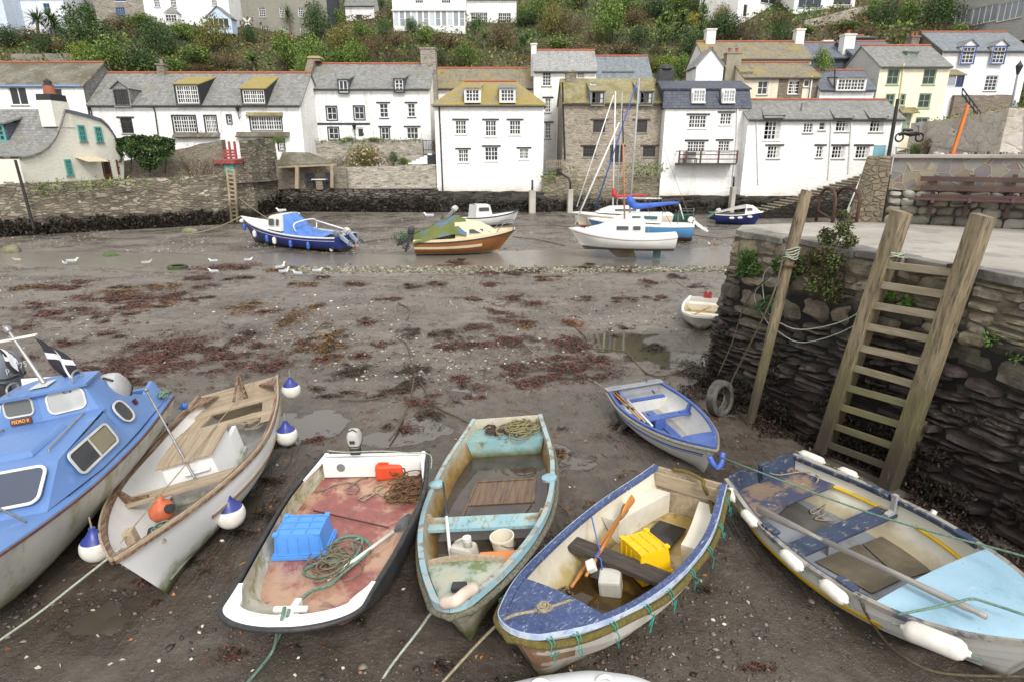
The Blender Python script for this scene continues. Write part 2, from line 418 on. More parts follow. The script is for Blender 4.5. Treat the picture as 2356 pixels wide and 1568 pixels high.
# boat builder
TT=[0,.3,.6,.85,1]
def crv(xs,ys,t):
 m=[]
 n=len(xs)
 for i in range(n):
  if i==0:m.append((ys[1]-ys[0])/(xs[1]-xs[0]))
  elif i==n-1:m.append((ys[-1]-ys[-2])/(xs[-1]-xs[-2]))
  else:
   h0=xs[i]-xs[i-1];h1=xs[i+1]-xs[i]
   m.append((h0*h0*ys[i+1]+(h1*h1-h0*h0)*ys[i]-h1*h1*ys[i-1])/(h0*h1*(h0+h1)))
 i=0
 while i<n-2 and t>xs[i+1]:i+=1
 h=xs[i+1]-xs[i];u=(t-xs[i])/h
 return(2*u**3-3*u**2+1)*ys[i]+(u**3-2*u**2+u)*h*m[i]+(-2*u**3+3*u**2)*ys[i+1]+(u**3-u**2)*h*m[i+1]
STN=[i/24 for i in range(22)]+[.9,.925,.945,.96,.972,.982,.99,.996,1.0]
class Boat:
 def __init__(s,name,label,cat,cx,cy,yaw,L,heel,b,z,rnd_t=.985,p=(2.5,1.35),rake=.35,trake=.08,th=.028,planks=0,group=None,z0=0.,step=.012,kup=.0,pitch=0):
  s.L=L;s.b=b;s.z=z;s.rt=rnd_t;s.p=p;s.rake=rake;s.trake=trake;s.th=th;s.planks=planks;s.step=step;s.kup=kup
  s.M=Matrix.Translation((cx,cy,z0))@Matrix.Rotation(yaw,4,'Z')@Matrix.Rotation(-pitch,4,'Y')@Matrix.Rotation(heel,4,'X');s.Mi=s.M.inverted()
  s.root=thg(name,label,cat,group=group,mat=s.M)
 def hb(s,t):
  v=max(crv(TT,s.b,t),0)
  if t>s.rt:v*=sqrt(max(0,1-((t-s.rt)/(1-s.rt))**2))
  return v
 def zg(s,t):return s.z[0]*(1-t)*(1-2*t)+4*s.z[1]*t*(1-t)+s.z[2]*t*(2*t-1)
 def zk(s,t):return s.kup*sm(.55,1,t)
 def pe(s,t):return s.p[0]+(s.p[1]-s.p[0])*sm(.45,1,t)
 def X(s,t,q=0):return(t-.5)*s.L-s.rake*q*sm(.55,1,t)**2+s.trake*q*(1-sm(0,.3,t))
 def pt(s,t,q,side,off=0,arc=None):
  p=s.pe(t);y=max(1-min(q,1)**p,0)**(1/p);b=max(s.hb(t)-off,0);zg=s.zg(t);zk=s.zk(t)+off
  return V3((s.X(t,q),side*b*y,zg+(zk-zg)*q))
 def wid(s,t,z,off=None):
  off=s.th if off is None else off;zg=s.zg(t);zk=s.zk(t)+off;q=(zg-z)/(zg-zk)
  if q<=0:return max(s.hb(t)-off,0)
  if q>=1:return 0
  p=s.pe(t);return max(s.hb(t)-off,0)*(1-q**p)**(1/p)
 def qs(s):
  if s.planks:
   out=[]
   for k in range(s.planks):out+=[(k/s.planks,0.0 if k==0 else.001),((k+.97)/s.planks,s.step)]
   return out+[(1,s.step*.5)]
  return[(i/14,0)for i in range(15)]
 def hull(s,mo,mi,tmat=None,transom=1,tth=.035,top=None):
  mb=MB();aq=s.qs()
  def q_of(a,t):
   p=s.pe(t);return sin(a*pi/2)**(2/p)if a<1 else 1
  for side in(-1,1):
   rows=[]
   for t in STN:
    row=[]
    for a,o in aq:
     v=s.pt(t,q_of(a,t),side);k=min(1,s.hb(t)/.12)
     v.y+=side*o*k;v.z-=o*.35*k;row.append(v)
    rows.append(row)
   mb.k=0;mb.grid(rows)
   rows=[[s.pt(max(t,.004),q_of(a/12,t),side,s.th)for a in range(13)]for t in STN]
   mb.k=1;mb.grid(rows)
  mb.mk('hull',[mo,mi],s.root,sm=.5)
  if transom:
   tb=MB()
   def outl(dx,sh):
    l=[s.pt(0,i/10,-1,sh)for i in range(11)][::-1];r=[s.pt(0,i/10,1,sh)for i in range(11)]
    pr=[s.pt(0,i/10,-1,sh)for i in range(11)]+[s.pt(0,i/10,1,sh)for i in range(10)][::-1]
    if top:pr=pr+top(s)
    return[V3((q.x+dx,q.y,q.z))for q in pr]
   A=outl(-.004,-.002);tb.prism(A,(tth+.004,0,0));tb.mk('transom',tmat or mo,s.root)
  return s
 def rail(s,m,go=.02,gi=.04,h=.04,up=.012,t0=0,t1=1,name='gunwale',dz=0,sides=(-1,1),bev=0,wf=None):
  mb=MB();ts=[t0+(t1-t0)*q for q in STN]
  for side in sides:
   rows=[]
   for t in ts:
    e=1e-3;a=V3((s.X(max(t-e,0)),s.hb(max(t-e,0))));b=V3((s.X(min(t+e,1)),s.hb(min(t+e,1))));d=b-a
    n=V3((-d.y,d.x)).normalized()
    if n.y<0 and t<.9:n=-n
    c=V3((s.X(t),s.hb(t)));ii=wf(t)if wf else gi
    P=c+n*go;Q=c-n*ii
    if Q.y<0:Q.y=0.0
    if P.y<0:P.y=0.0
    z=s.zg(t)+dz
    rows.append([V3((P.x,side*P.y,z+up)),V3((Q.x,side*Q.y,z+up)),V3((Q.x,side*Q.y,z-h)),V3((P.x,side*P.y,z-h)),V3((P.x,side*P.y,z+up))])
   mb.grid(rows);mb.add([rows[0][i]for i in range(4)],[(0,1,2,3)]);mb.add([rows[-1][i]for i in range(4)],[(0,1,2,3)])
  return mb.mk(name,m,s.root)
 def edge(s,t,side,out=0,dz=0):
  return V3((s.X(t),side*(s.hb(t)+out),s.zg(t)+dz))
 def tube_along(s,name,m,r,out,dz,t0=0,t1=1,sides=(-1,1),n=8,N=60,wob=0):
  mb=MB();seq=[]
  for i in range(N+1):
   t=t0+(t1-t0)*(1-(1-i/N)**1.6);seq.append(t)
  a=[s.edge(t,sides[0],out,dz+wob*sin(t*22))for t in seq];
  if len(sides)==2:
   bq=[s.edge(t,sides[1],out,dz+wob*sin(t*19))for t in seq]
   if t1>=1:a[-1]=V3((s.X(1)+out,0,s.zg(1)+dz));a=a[:-1]+[a[-1]]+bq[-2::-1];mb.tube(a,r,n)
   else:mb.tube(a,r,n);mb.tube(bq,r,n)
  else:mb.tube(a,r,n)
  return mb.mk(name,m,s.root,sm=1)
 def strake(s,name,m,q0,q1,t0,t1,sides=(-1,1),off=.022,N=30):
  mb=MB()
  for side in sides:
   rows=[]
   for i in range(N+1):
    t=t0+(t1-t0)*i/N;a=s.pt(t,q0,side);b=s.pt(t,q1,side);o=V3((0,side*off,0))
    rows.append([a,a+o,b+o,b,a])
   mb.grid(rows)
  return mb.mk(name,m,s.root)
 def floor(s,m,zf,t0=.01,t1=.97,name='floor',off=None,bumpy=0,ny=9):
  rows=[]
  for i in range(31):
   t=t0+(t1-t0)*i/30;w=s.wid(t,zf,off)
   rows.append([V3((s.X(t,.5),w*(j/(ny-1)*2-1),zf+bumpy*noise.noise((t*9,j*.9,1))))for j in range(ny)])
  mb=MB().grid(rows);return mb.mk(name,m,s.root,sm=1,fix=0)
 def thwart(s,m,t,z,w=.22,th=.03,name='thwart',yaw=0,inset=.0):
  x=s.X(t,.3);t1=t-w/2/s.L;t2=t+w/2/s.L;a=s.wid(t1,z)-inset;b=s.wid(t2,z)-inset
  mb=MB();q=[V3((x-w/2,-a,z)),V3((x+w/2,-b,z)),V3((x+w/2,b,z)),V3((x-w/2,a,z))]
  mb.hexa([p-V3((0,0,th))for p in q],q);return mb.mk(name,m,s.root,bev=.006)
 def deck(s,m,t0,t1=1,camber=.04,dz=.0,name='foredeck',inset=.0,th=.02,straight=1,curve=0):
  rows=[];
  ts=[t0+(t1-t0)*q for q in STN]
  for i,t in enumerate(ts):
   b=max(s.hb(t)-inset,0);rows.append([V3((s.X(t),b*(j/5-1),s.zg(t)+dz+camber*(1-(j/5-1)**2)*min(1,b/.3)))for j in range(11)])
  mb=MB().grid(rows);mb.grid([[p,p-V3((0,0,th+.02))]for p in rows[0]]);mb.grid([[p-V3((0,0,th))for p in r]for r in rows])
  return mb.mk(name,m,s.root,sm=.6)
 def knee(s,m,t,z,name='knee',ln=.25,h=.16,side=1,w=.035):
  y=s.wid(t,z);yt=s.wid(t,z+h);x=s.X(t,.3)
  mb=MB();pr=[V3((x-w/2,side*(y+.0),z)),V3((x-w/2,side*(y-ln),z)),V3((x-w/2,side*(y-ln),z+.03)),V3((x-w/2,side*(y-ln*.35),z+.05)),V3((x-w/2,side*(yt-.05),z+h)),V3((x-w/2,side*yt,z+h))]
  mb.prism(pr,(w,0,0));return mb.mk(name,m,s.root)
 def at(s,px,py,z):
  o=s.Mi@EYEV;d=(s.Mi.to_3x3()@ray(px,py));k=(z-o.z)/d.z;return o+d*k
 def Wd(s,p):return s.M@V3(p)
# shared small builders
MRg=mat('green_rope',(.16,.27,.2),(.09,.16,.12),sc=40,r=.9,bump=.5,bs=160)
MRt=mat('tan_rope',(.36,.31,.22),(.22,.18,.12),sc=40,r=.9,bump=.5,bs=160)
MRd=mat('weedy_rope',(.07,.06,.04),(.12,.10,.06),sc=30,r=.9,bump=.5,bs=160)
MRp=mat('pale_rope',(.42,.46,.38),(.28,.32,.24),sc=40,r=.9,bump=.5,bs=160)
Mvin=mat('white_vinyl',(.78,.76,.71),(.66,.64,.58),sc=5,r=.38,bump=.04,lay=[('n',(.42,.38,.3),7,.58,.8,.6)])
Bvn=mat('blue_vinyl',(.03,.05,.27),(.03,.04,.2),sc=5,r=.38,bump=.04)
Mblk=mat('black_rubber',(.022,.022,.024),(.04,.04,.042),sc=8,r=.55,bump=.15,lay=[('n',(.2,.19,.17),9,.62,.75,.5)])
Mmet=mat('galvanised_steel',(.24,.24,.24),(.16,.16,.16),sc=12,r=.4,bump=.05,metal=.6)
M_rust=mat('rusty_iron',(.10,.045,.03),(.055,.03,.024),sc=9,r=.85,bump=.4,bs=60)
def wiggle(a,b,n=14,amp=.06,sag=0,seed=1):
 a=V3(a);b=V3(b);d=b-a;s=d.cross(V3((0,0,1)))
 s=s.normalized()if s.length>1e-6 else V3((1,0,0));out=[]
 for i in range(n+1):
  u=i/n;k=sin(pi*u)
  out.append(a+d*u+s*amp*k*noise.noise((u*3.1,seed*7.3,0))*2-V3((0,0,sag*4*u*(1-u))))
 return out
def rope(label,m,pts,r=.012,name='mooring_rope',cat='rope',group=None,n=6):
 mb=MB().tube(pts,r,n);return tag(mb.mk(name,m,sm=1),label,cat,group)
def coil_pts(c,r,turns,h=.03,seed=1,jit=.3,flat=1.0,N=26):
 rr=random.Random(seed);out=[];n=int(turns*N);ph=[rr.random()*6 for _ in range(6)]
 for i in range(n):
  a=2*pi*i/N;k=r*(1+jit*sin(a*.37+ph[0])+jit*.6*sin(a*.71+ph[1]))
  out.append(V3((c[0]+k*cos(a)+r*jit*sin(a*.13+ph[2]),c[1]+flat*k*sin(a)+r*jit*sin(a*.17+ph[3]),c[2]+h*(.5+.5*sin(a*.53+ph[4]))+.004*i/N)))
 return out
def ball_fender(p,r,label,group,up=(0,0,1)):
 t=thg('ball_fender',label,'fender',p,group=group)
 t.matrix_world=MX[t.name]=TRS(p)@V3((0,0,1)).rotation_difference(V3(up)).to_matrix().to_4x4()
 pr=[(r*sin(a),-r*cos(a))for a in[i*pi/16 for i in range(12)]]
 mb=MB().lathe([(.001,-r)]+pr[1:],24);mb.mk('ball',Mvin,t,sm=1)
 top=[(r*sin(a)*1.004,-r*cos(a))for a in[i*pi/16 for i in range(11,14)]]+[(r*.36,r*1.12),(r*.22,r*1.32),(r*.2,r*1.5),(.001,r*1.52)]
 mb=MB().lathe(top,24);mb.mk('cap',Bvn,t,sm=.6)
 mb=MB().tube([(0,0,r*1.4),(0,0,r*2.3)],.009,6);mb.mk('lanyard',MRt,t);return t
def tfen(a,b,r,label,group,m=None,name='tube_fender'):
 a=V3(a);b=V3(b);ln=(b-a).length;c=(a+b)/2;q=V3((0,0,1)).rotation_difference((b-a).normalized()).to_matrix().to_4x4()
 t=thg(name,label,'fender',mat=TRS(c)@q,group=group);h=ln/2
 pr=[(.001,-h),(r*.25,-h+.002),(r*.3,-h+r*.25),(r*.72,-h+r*.5),(r*.95,-h+r*.9),(r,-h+r*1.3),(r*1.0,0),(r,h-r*1.3),(r*.95,h-r*.9),(r*.72,h-r*.5),(r*.3,h-r*.25),(r*.25,h-.002),(.001,h)]
 mb=MB().lathe(pr,18);mb.mk('body',m or Mvin,t,sm=1)
 mb=MB().tube([(0,0,-h-r*.7),(0,0,-h+.02)],.008,5);mb.tube([(0,0,h-.02),(0,0,h+r*.9)],.008,5);mb.mk('lanyard',MRg,t);return t
def oar(label,M,ln,bl,bw,ms,mbl,group=None,r=.02,collar=None,flat=0):
 t=thg('oar',label,'oar',mat=M,group=group)
 mb=MB().tube([(0,0,0),(.06,0,0),(.10,0,0),(.16,0,0),(ln-bl,0,0)],[r*.8,r*.8,r*.72,r*1.05,r],10);mb.mk('shaft',ms,t,sm=1)
 rows=[]
 for u,w in((0,.03),(.25,.6),(.5,.85),(.8,1),(.95,.97),(1,.8)):
  hw=bw/2*w;x=ln-bl+bl*u;th=max(.006,r*(1-u)*.9)
  rows.append([(x,-hw,0),(x,-hw*.4,th),(x,hw*.4,th),(x,hw,0),(x,hw*.4,-th),(x,-hw*.4,-th),(x,-hw,0)])
 mb=MB().grid(rows);mb.poly(*rows[-1][:6]);mb.mk('blade',mbl,t,sm=.6)
 if collar:
  mb=MB().tube([(ln*.35,0,0),(ln*.43,0,0)],r*1.25,10);mb.mk('collar',collar,t,sm=.6)
 return t
def aim(a,b,roll=0):
 a=V3(a);d=V3(b)-a;return Matrix.Translation(a)@d.to_track_quat('X','Z').to_matrix().to_4x4()@Matrix.Rotation(roll,4,'X')
def crate(label,M,lx,ly,h,m,group=None,name='fish_crate'):
 t=thg(name,label,'crate',mat=M,group=group);k=.86;mb=MB()
 q=lambda s_,z:[V3((-lx/2*s_,-ly/2*s_,z)),V3((lx/2*s_,-ly/2*s_,z)),V3((lx/2*s_,ly/2*s_,z)),V3((-lx/2*s_,ly/2*s_,z))]
 mb.hexa(q(.97,0),q(k,h));mb.mk('box',m,t,bev=.012)
 mb=MB().hexa(q(1.07,.0),q(1.05,.05));mb.hexa(q(1.01,.05),q(1.0,.075));mb.mk('rim',m,t,bev=.008)
 mb=MB()
 for i in range(4):mb.box(((i/3-.5)*lx*k*.97,0,h+.004),(.016,ly*k*.98,.014));mb.box((0,(i/3-.5)*ly*k*.97,h+.006),(lx*k*.98,.016,.014))
 for sx in(-1,1):
  for sy in(-1,1):mb.box((sx*lx*k*.47,sy*ly*k*.47,h+.012),(.06,.06,.03))
 for i in range(5):
  for sy in(-1,1):mb.box(((i/4-.5)*lx*.82,sy*ly*.462,h*.5),(.012,.02,h*.82),(sy*math.atan((1-k)*ly/2/h),0,0))
 mb.mk('ribs',m,t,bev=.004);return t
def outboard(label,M,s=1.0,body=None,group=None,leg=None,tilt=0):
 t=thg('outboard_motor',label,'outboard',mat=M,group=group);bd=body;lg=leg or Mgun
 def sec(z,lx,ly,x0=0):return[V3((x0+lx*math.copysign(abs(cos(a))**.55,cos(a)),ly*math.copysign(abs(sin(a))**.55,sin(a)),z))*s for a in[i*pi/10 for i in range(20)]]
 mb=MB();rb_=[sec(.205,.166,.13,.07),sec(.235,.168,.131,.069)];mb.grid([r+[r[0]]for r in rb_]);mb.mk('trim_band',Mblk,t)
 mb=MB().box(V3((-.105,0,.36))*s,V3((.05,.1,.07))*s);mb.tube([V3((.0,.09,.53))*s,V3((.04,0,.56))*s,V3((.0,-.09,.53))*s],.014*s,6);mb.mk('pull_handle',Mblk,t,bev=.004)
 rows=[sec(.16,.13,.1,.06),sec(.2,.16,.125,.07),sec(.34,.175,.13,.06),sec(.46,.155,.12,.045),sec(.52,.11,.09,.04),sec(.535,.05,.04,.04)]
 mb=MB().grid([r+[r[0]]for r in rows]);mb.poly(*rows[-1]);mb.poly(*rows[0]);mb.mk('cowl',bd,t,sm=.7)
 mb=MB().hexa([V3(p)*s for p in((0,-.06,-.5),(.14,-.035,-.5),(.14,.035,-.5),(0,.06,-.5))],[V3(p)*s for p in((-.04,-.08,.17),(.15,-.07,.17),(.15,.07,.17),(-.04,.08,.17))])
 mb.box(V3((.1,0,-.5))*s,V3((.34,.16,.02))*s);mb.hexa([V3(p)*s for p in((.04,-.012,-.82),(.16,-.012,-.82),(.16,.012,-.82),(.04,.012,-.82))],[V3(p)*s for p in((0,-.03,-.5),(.18,-.03,-.5),(.18,.03,-.5),(0,.03,-.5))])
 mb.lathe([(.001,-.16),(.04,-.1),(.05,0),(.045,.12),(.02,.16),(.001,.165)],10,(1,0,0),V3((.1,0,-.62))*s);mb.mk('leg',lg,t,bev=.006)
 mb=MB()
 for k in range(3):
  a=k*2.09;mb.box(V3((.28,.075*cos(a),-.62+.075*sin(a)))*s,V3((.02,.07,.13))*s,(a+.5,.5,0))
 mb.mk('propeller',Mblk,t)
 mb=MB().box(V3((-.05,0,.02))*s,V3((.08,.2,.26))*s);mb.box(V3((-.09,0,-.08))*s,V3((.1,.05,.03))*s);mb.mk('clamp',Mblk,t,bev=.01);return t
Mgun=mat('grey_enamel',(.2,.21,.22),(.15,.16,.17),sc=6,r=.45,bump=.05)
def cpts(pts,n=5):
 out=[];P=[V3(p)for p in pts]
 for i in range(len(P)-1):
  p0,p1,p2,p3=P[max(i-1,0)],P[i],P[i+1],P[min(i+2,len(P)-1)]
  for k in range(n):
   u=k/n;out.append(.5*((2*p1)+(p2-p0)*u+(2*p0-5*p1+4*p2-p3)*u*u+(3*p1-p0-3*p2+p3)*u**3))
 return out+[P[-1]]
# leaf clouds
def leafgeo(P,S,rng,aspect=2.0,up=.35,dirs=None,flat=0.0):
 P=np.asarray(P,np.float64);n=len(P);S=np.broadcast_to(np.asarray(S,np.float64),(n,))
 if dirs is None:
  D=rng.normal(size=(n,3));D[:,2]=D[:,2]*(1-flat)+up
 else:D=np.asarray(dirs,np.float64)+rng.normal(size=(n,3))*.25
 D/=np.linalg.norm(D,axis=1)[:,None]+1e-9
 Q=rng.normal(size=(n,3));Q-=D*(Q*D).sum(1)[:,None];Q/=np.linalg.norm(Q,axis=1)[:,None]+1e-9
 L=D*S[:,None];Wd_=Q*(S/aspect)[:,None]
 V=np.stack([P-L*.5,P+Wd_*.5,P+L*.5,P-Wd_*.5],1).reshape(-1,3)
 return V,np.arange(n*4).reshape(n,4)
def lmesh(name,P,S,cols,m,par=None,seed=1,mw=None,**k):
 rng=np.random.default_rng(seed);V,Fq=leafgeo(P,S,rng,**k);return npmesh(name,V,Fq,m,par,cols,mw)
def colmix(rng,n,pal,j=.25):
 pal=np.array(pal);i=rng.integers(0,len(pal),n);return np.clip(pal[i]*(1+rng.normal(size=(n,1))*j),.003,1)
Mlf=attr_mat('foliage',.55,spec=.35,mul=1.2)
Mwd=attr_mat('wet_seaweed',.5,spec=.35)
# quay on the right
ZQ=3.3
QE0=G(1692,530,ZQ);QE1=G(2356,640,ZQ);qd=(QE1-QE0).normalized();qn=V3((qd.y,-qd.x,0))
if qn.x>0:qn=-qn
QL=10.5
def qout(u):return.34-.18*sm(0,4.2,u)
def qpt(u,v,o=0.0):
 return QE0+qd*(u-.12*(1-v/ZQ)*(1-sm(0,1.5,u)))+qn*(qout(u)*(1-v/ZQ)+o)+V3((0,0,v-ZQ))
quay=thg('stone_quay','stone quay with dark wet slabs below and paved top, carrying the wooden ladder','quay',(QE0 .x+1,QE0 .y-1,0))
QB=[G(1708,518,ZQ),G(1990,508,ZQ),G(2030,512,ZQ),G(2356,528,ZQ)]
far=QE0+qd*QL
M_pave=mat('worn_concrete',(.38,.355,.315),(.31,.29,.255),sc=.8,r=.85,bump=.4,bs=26,bd=.015,lay=[('n',(.2,.18,.15),1.3,.48,.66,.7),('n',(.42,.4,.36),3.5,.52,.66,.5),('n',(.15,.15,.1),7,.6,.7,.6),('n',(.16,.14,.12),.45,.5,.56,.35)])
tp_=[QE0-qn*.02,QE0+qd*3-qn*.02,QE0+qd*6-qn*.02,far-qn*.02,V3((20,far.y,ZQ)),V3((20,13.0,ZQ)),QB[3],QB[2],QB[1],QB[0]]
mb=MB().poly(*tp_);mb.mk('paved_top',M_pave,quay,w=1)
mb=MB().grid([[qpt(u,v,-.09 if v<2.2 else-.035)for v in(-.15,1,2,2.3,2.6,ZQ-.02)]for u in[i*.5 for i in range(22)]])
e0=[qpt(0,v,-.09)for v in(-.15,1,2,2.6,ZQ-.02)];eb=[QB[0]+V3((-.1*(1-v/ZQ),.1*(1-v/ZQ),v-ZQ))for v in(-.15,1,2,2.6,ZQ-.02)];ec=[V3((QB[2].x,QB[2].y+.2,v))for v in(-.15,1,2,2.6,ZQ-.02)]
mb.grid([e0,eb,ec]);mb.mk('core',mat('quay_mortar',(.17,.15,.11),(.1,.088,.065),sc=3,r=.9,bump=.5,bs=20,lay=[('wz',(.012,.01,.009),2.75,2.3,.5)],co='World'),quay,w=1,fix=0)
def stone(mb,P,u0,u1,v0,v1,col,bulge,rr,nx=6,ny=4):
 n=len(mb.v);gv=[];sx,sy=rr.random()*40,rr.random()*40;sh=(rr.random()-.5)*.06;tl=(rr.random()-.5)*.05
 for j in range(ny+1):
  for i in range(nx+1):
   a=i/nx*2-1;b=j/ny*2-1
   k=max(abs(a),abs(b));rd=1-.09*(abs(a)**3)*(abs(b)**3)*2
   uu=(u0+u1)/2+(u1-u0)/2*a*rd;vv=(v0+v1)/2+(v1-v0)/2*b*rd
   edge=1-(max(abs(a)**12,abs(b)**7));q=noise.noise((uu*5+sx,vv*9+sy,0));q2=noise.noise((uu*13,vv*22,sx));dz_=.03 if v0>2.2 else.1
   o=-dz_+(dz_+bulge)*(edge**.5)+(q*.06+q2*.035)*edge+tl*a+(rr.random()-.5)*.014
   vv+=q*.03+sh*a;uu+=.03*noise.noise((uu*6,vv*6,sy))
   gv.append(P(uu,vv,o))
 mb.c=col;mb.add(gv,[(j*(nx+1)+i,j*(nx+1)+i+1,(j+1)*(nx+1)+i+1,(j+1)*(nx+1)+i)for j in range(ny)for i in range(nx)])
rs=random.Random(21);mb=MB();mb.c=(.1,.1,.1)
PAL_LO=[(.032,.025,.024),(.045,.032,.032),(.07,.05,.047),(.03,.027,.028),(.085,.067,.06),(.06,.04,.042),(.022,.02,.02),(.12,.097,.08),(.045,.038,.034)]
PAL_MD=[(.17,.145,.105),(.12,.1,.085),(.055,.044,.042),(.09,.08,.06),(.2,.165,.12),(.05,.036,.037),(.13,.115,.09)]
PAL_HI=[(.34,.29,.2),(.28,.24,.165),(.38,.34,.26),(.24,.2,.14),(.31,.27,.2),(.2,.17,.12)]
def lay_wall(P,U,seed):
 v=-.1
 while v<ZQ-.1:
  hi=v>2.15;h=rs.uniform(.06,.17)if v<1.9 else rs.uniform(.13,.34)
  if rs.random()<.12:h*=1.5
  h=min(h,ZQ-.06-v);u=-rs.random()*.3
  while u<U:
   ln_=rs.uniform(.26,1.0)*(1.25 if h>.2 else 1);
   if hi:ln_*=.8
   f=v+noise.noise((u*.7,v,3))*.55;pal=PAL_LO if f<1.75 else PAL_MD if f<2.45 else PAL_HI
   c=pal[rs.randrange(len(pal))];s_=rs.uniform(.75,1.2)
   sag=.09*sin(u*1.3+v*2)+.09*noise.noise((u*.8,v*1.5,8))
   if rs.random()<.22 and h>.13:
    hm=h*rs.uniform(.35,.65)
    stone(mb,P,max(u,0)+.008,min(u+ln_,U)-.008,v+sag+.006,v+sag+hm-.005,tuple(x*s_ for x in c),rs.uniform(-.02,.05),rs)
    c=pal[rs.randrange(len(pal))];stone(mb,P,max(u,0)+.008,min(u+ln_,U)-.008,v+sag+hm+.005,v+sag+h-.006,tuple(x*s_ for x in c),rs.uniform(-.02,.05),rs)
   elif u+ln_>.05:stone(mb,P,max(u,0)+.003,min(u+ln_,U)-.003,v+sag+.002,v+sag+h-.002,tuple(x*s_ for x in c),rs.uniform(-.04,.1)if v<2.1 else rs.uniform(-.01,.03),rs)
   u+=ln_
  v+=h
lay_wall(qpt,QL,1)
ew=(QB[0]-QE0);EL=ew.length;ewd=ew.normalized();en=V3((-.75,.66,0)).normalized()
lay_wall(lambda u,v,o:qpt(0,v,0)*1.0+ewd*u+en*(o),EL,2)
def quay_stone():
 t=NT('quay_stone');a=t.n('Attribute',attribute_name='Col');k=t.co('World');n1=t.noise(k,6,8,.7);n2=t.noise(t.co('World',(1,1,4)),9,6,.65)
 col=t.mix(t.step(n1,.3,.7),t.mix(.45,a.outputs['Color'],(0,0,0)),t.mix(.1,a.outputs['Color'],(.4,.36,.3)))
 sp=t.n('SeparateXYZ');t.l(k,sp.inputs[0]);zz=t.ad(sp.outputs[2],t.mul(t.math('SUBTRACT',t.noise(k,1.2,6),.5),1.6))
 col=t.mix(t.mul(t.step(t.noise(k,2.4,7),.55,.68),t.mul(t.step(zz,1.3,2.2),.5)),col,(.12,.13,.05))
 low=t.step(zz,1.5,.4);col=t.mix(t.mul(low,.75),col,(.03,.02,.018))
 rough=t.mixf(t.step(zz,2.3,1.2),.9,.5)
 h=t.ad(t.mul(n1,.6),t.mul(n2,.55));h=t.ad(h,t.mul(t.noise(k,45,4),.15))
 return t.done(col,rough,t.bump(h,.9,.035),0,.4)
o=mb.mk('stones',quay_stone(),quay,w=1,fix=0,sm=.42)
M_slab=mat('coping_slate',(.24,.23,.2),(.12,.115,.105),sc=1.3,r=.85,bump=.9,bs=9,bd=.04,lay=[('n',(.36,.33,.26),3,.55,.7,.6),('n',(.16,.15,.1),6,.6,.72,.6),('n',(.25,.2,.24),1.1,.5,.62,.5)])
mb=MB();u=-.02;cop=mb
for w_,dp,th in((.55,.5,.13),(.75,.42,.1),(.9,.6,.09),(.6,.45,.12),(.8,.4,.1),(.9,.3,.11),(1.2,.3,.12),(1.4,.25,.1),(1.3,.28,.12),(1.6,.3,.1)):
 a,b=u+.02,u+w_-.02;hz=rs.uniform(-.012,.03);top=[qpt(a,ZQ+hz,.05+rs.uniform(-.07,.06)),qpt((a+b)/2,ZQ+hz,.06+rs.uniform(-.06,.08)),qpt(b,ZQ+hz+rs.uniform(-.015,.015),.05+rs.uniform(-.07,.06)),qpt(b,ZQ,-dp+rs.uniform(-.05,.05)),qpt((a+b)/2,ZQ,-dp+rs.uniform(-.08,.08)),qpt(a,ZQ,-dp)]
 mb.prism([p+V3((0,0,-th))for p in top],(0,0,th+.01));u+=w_
mb.mk('coping',M_slab,quay,w=1,bev=.015)
mb=MB().tube([qpt(5.25,2.98,-.3),qpt(5.25,2.98,.1)],.055,14,cap=0);mb.tube([qpt(5.25,2.98,-.1),qpt(5.25,2.98,.102)],.042,14);mb.mk('drain_pipe',mat('clay_pipe',(.16,.14,.12),(.1,.09,.08),sc=9,r=.8),quay,w=1)
def weed_on(u0,u1,z0,z1,n,seed,s=(.05,.15),o=(.0,.12),pal=((.018,.015,.01),(.03,.022,.014),(.012,.011,.009),(.045,.03,.018),(.02,.022,.012))):
 rng=np.random.default_rng(seed);P=[];
 while len(P)<n:
  u=rng.uniform(u0,u1);v=z0+(z1-z0)*rng.random()**1.6
  if noise.noise((u*1.5,v*2.2,seed))>-.12+.5*(v-z0)/(z1-z0):P.append(qpt(u,v,rng.uniform(*o)))
 P=np.array(P);return P,rng.uniform(s[0],s[1],n),colmix(rng,n,pal,.3)
P,S,cl=weed_on(-.1,QL,.0,1.5,15000,5,s=(.03,.085),o=(.02,.14))
rng=np.random.default_rng(6);P3=[]
while len(P3)<7000:
 u=rng.uniform(-.2,QL);d_=abs(rng.normal())*.38;q=qpt(u,0,.05+d_)
 if noise.noise((q.x*1.6,q.y*1.6,5))>-.15+d_*.5:P3 .append((q.x,q.y,mud_z(q.x,q.y)+.02+.05*rng.random()))
P=np.concatenate([P,np.array(P3)]);S=np.concatenate([S,rng.uniform(.03,.09,len(P3))]);cl=np.concatenate([cl,colmix(rng,len(P3),[(.03,.02,.014),(.045,.026,.018),(.022,.017,.012),(.06,.032,.02)],.3)])
tag(lmesh('bladder_wrack',P,S,cl,Mwd,seed=3,aspect=2.6,up=-.9),'dark wet bladder wrack hanging on the foot of the stone quay','seaweed',kind='stuff')
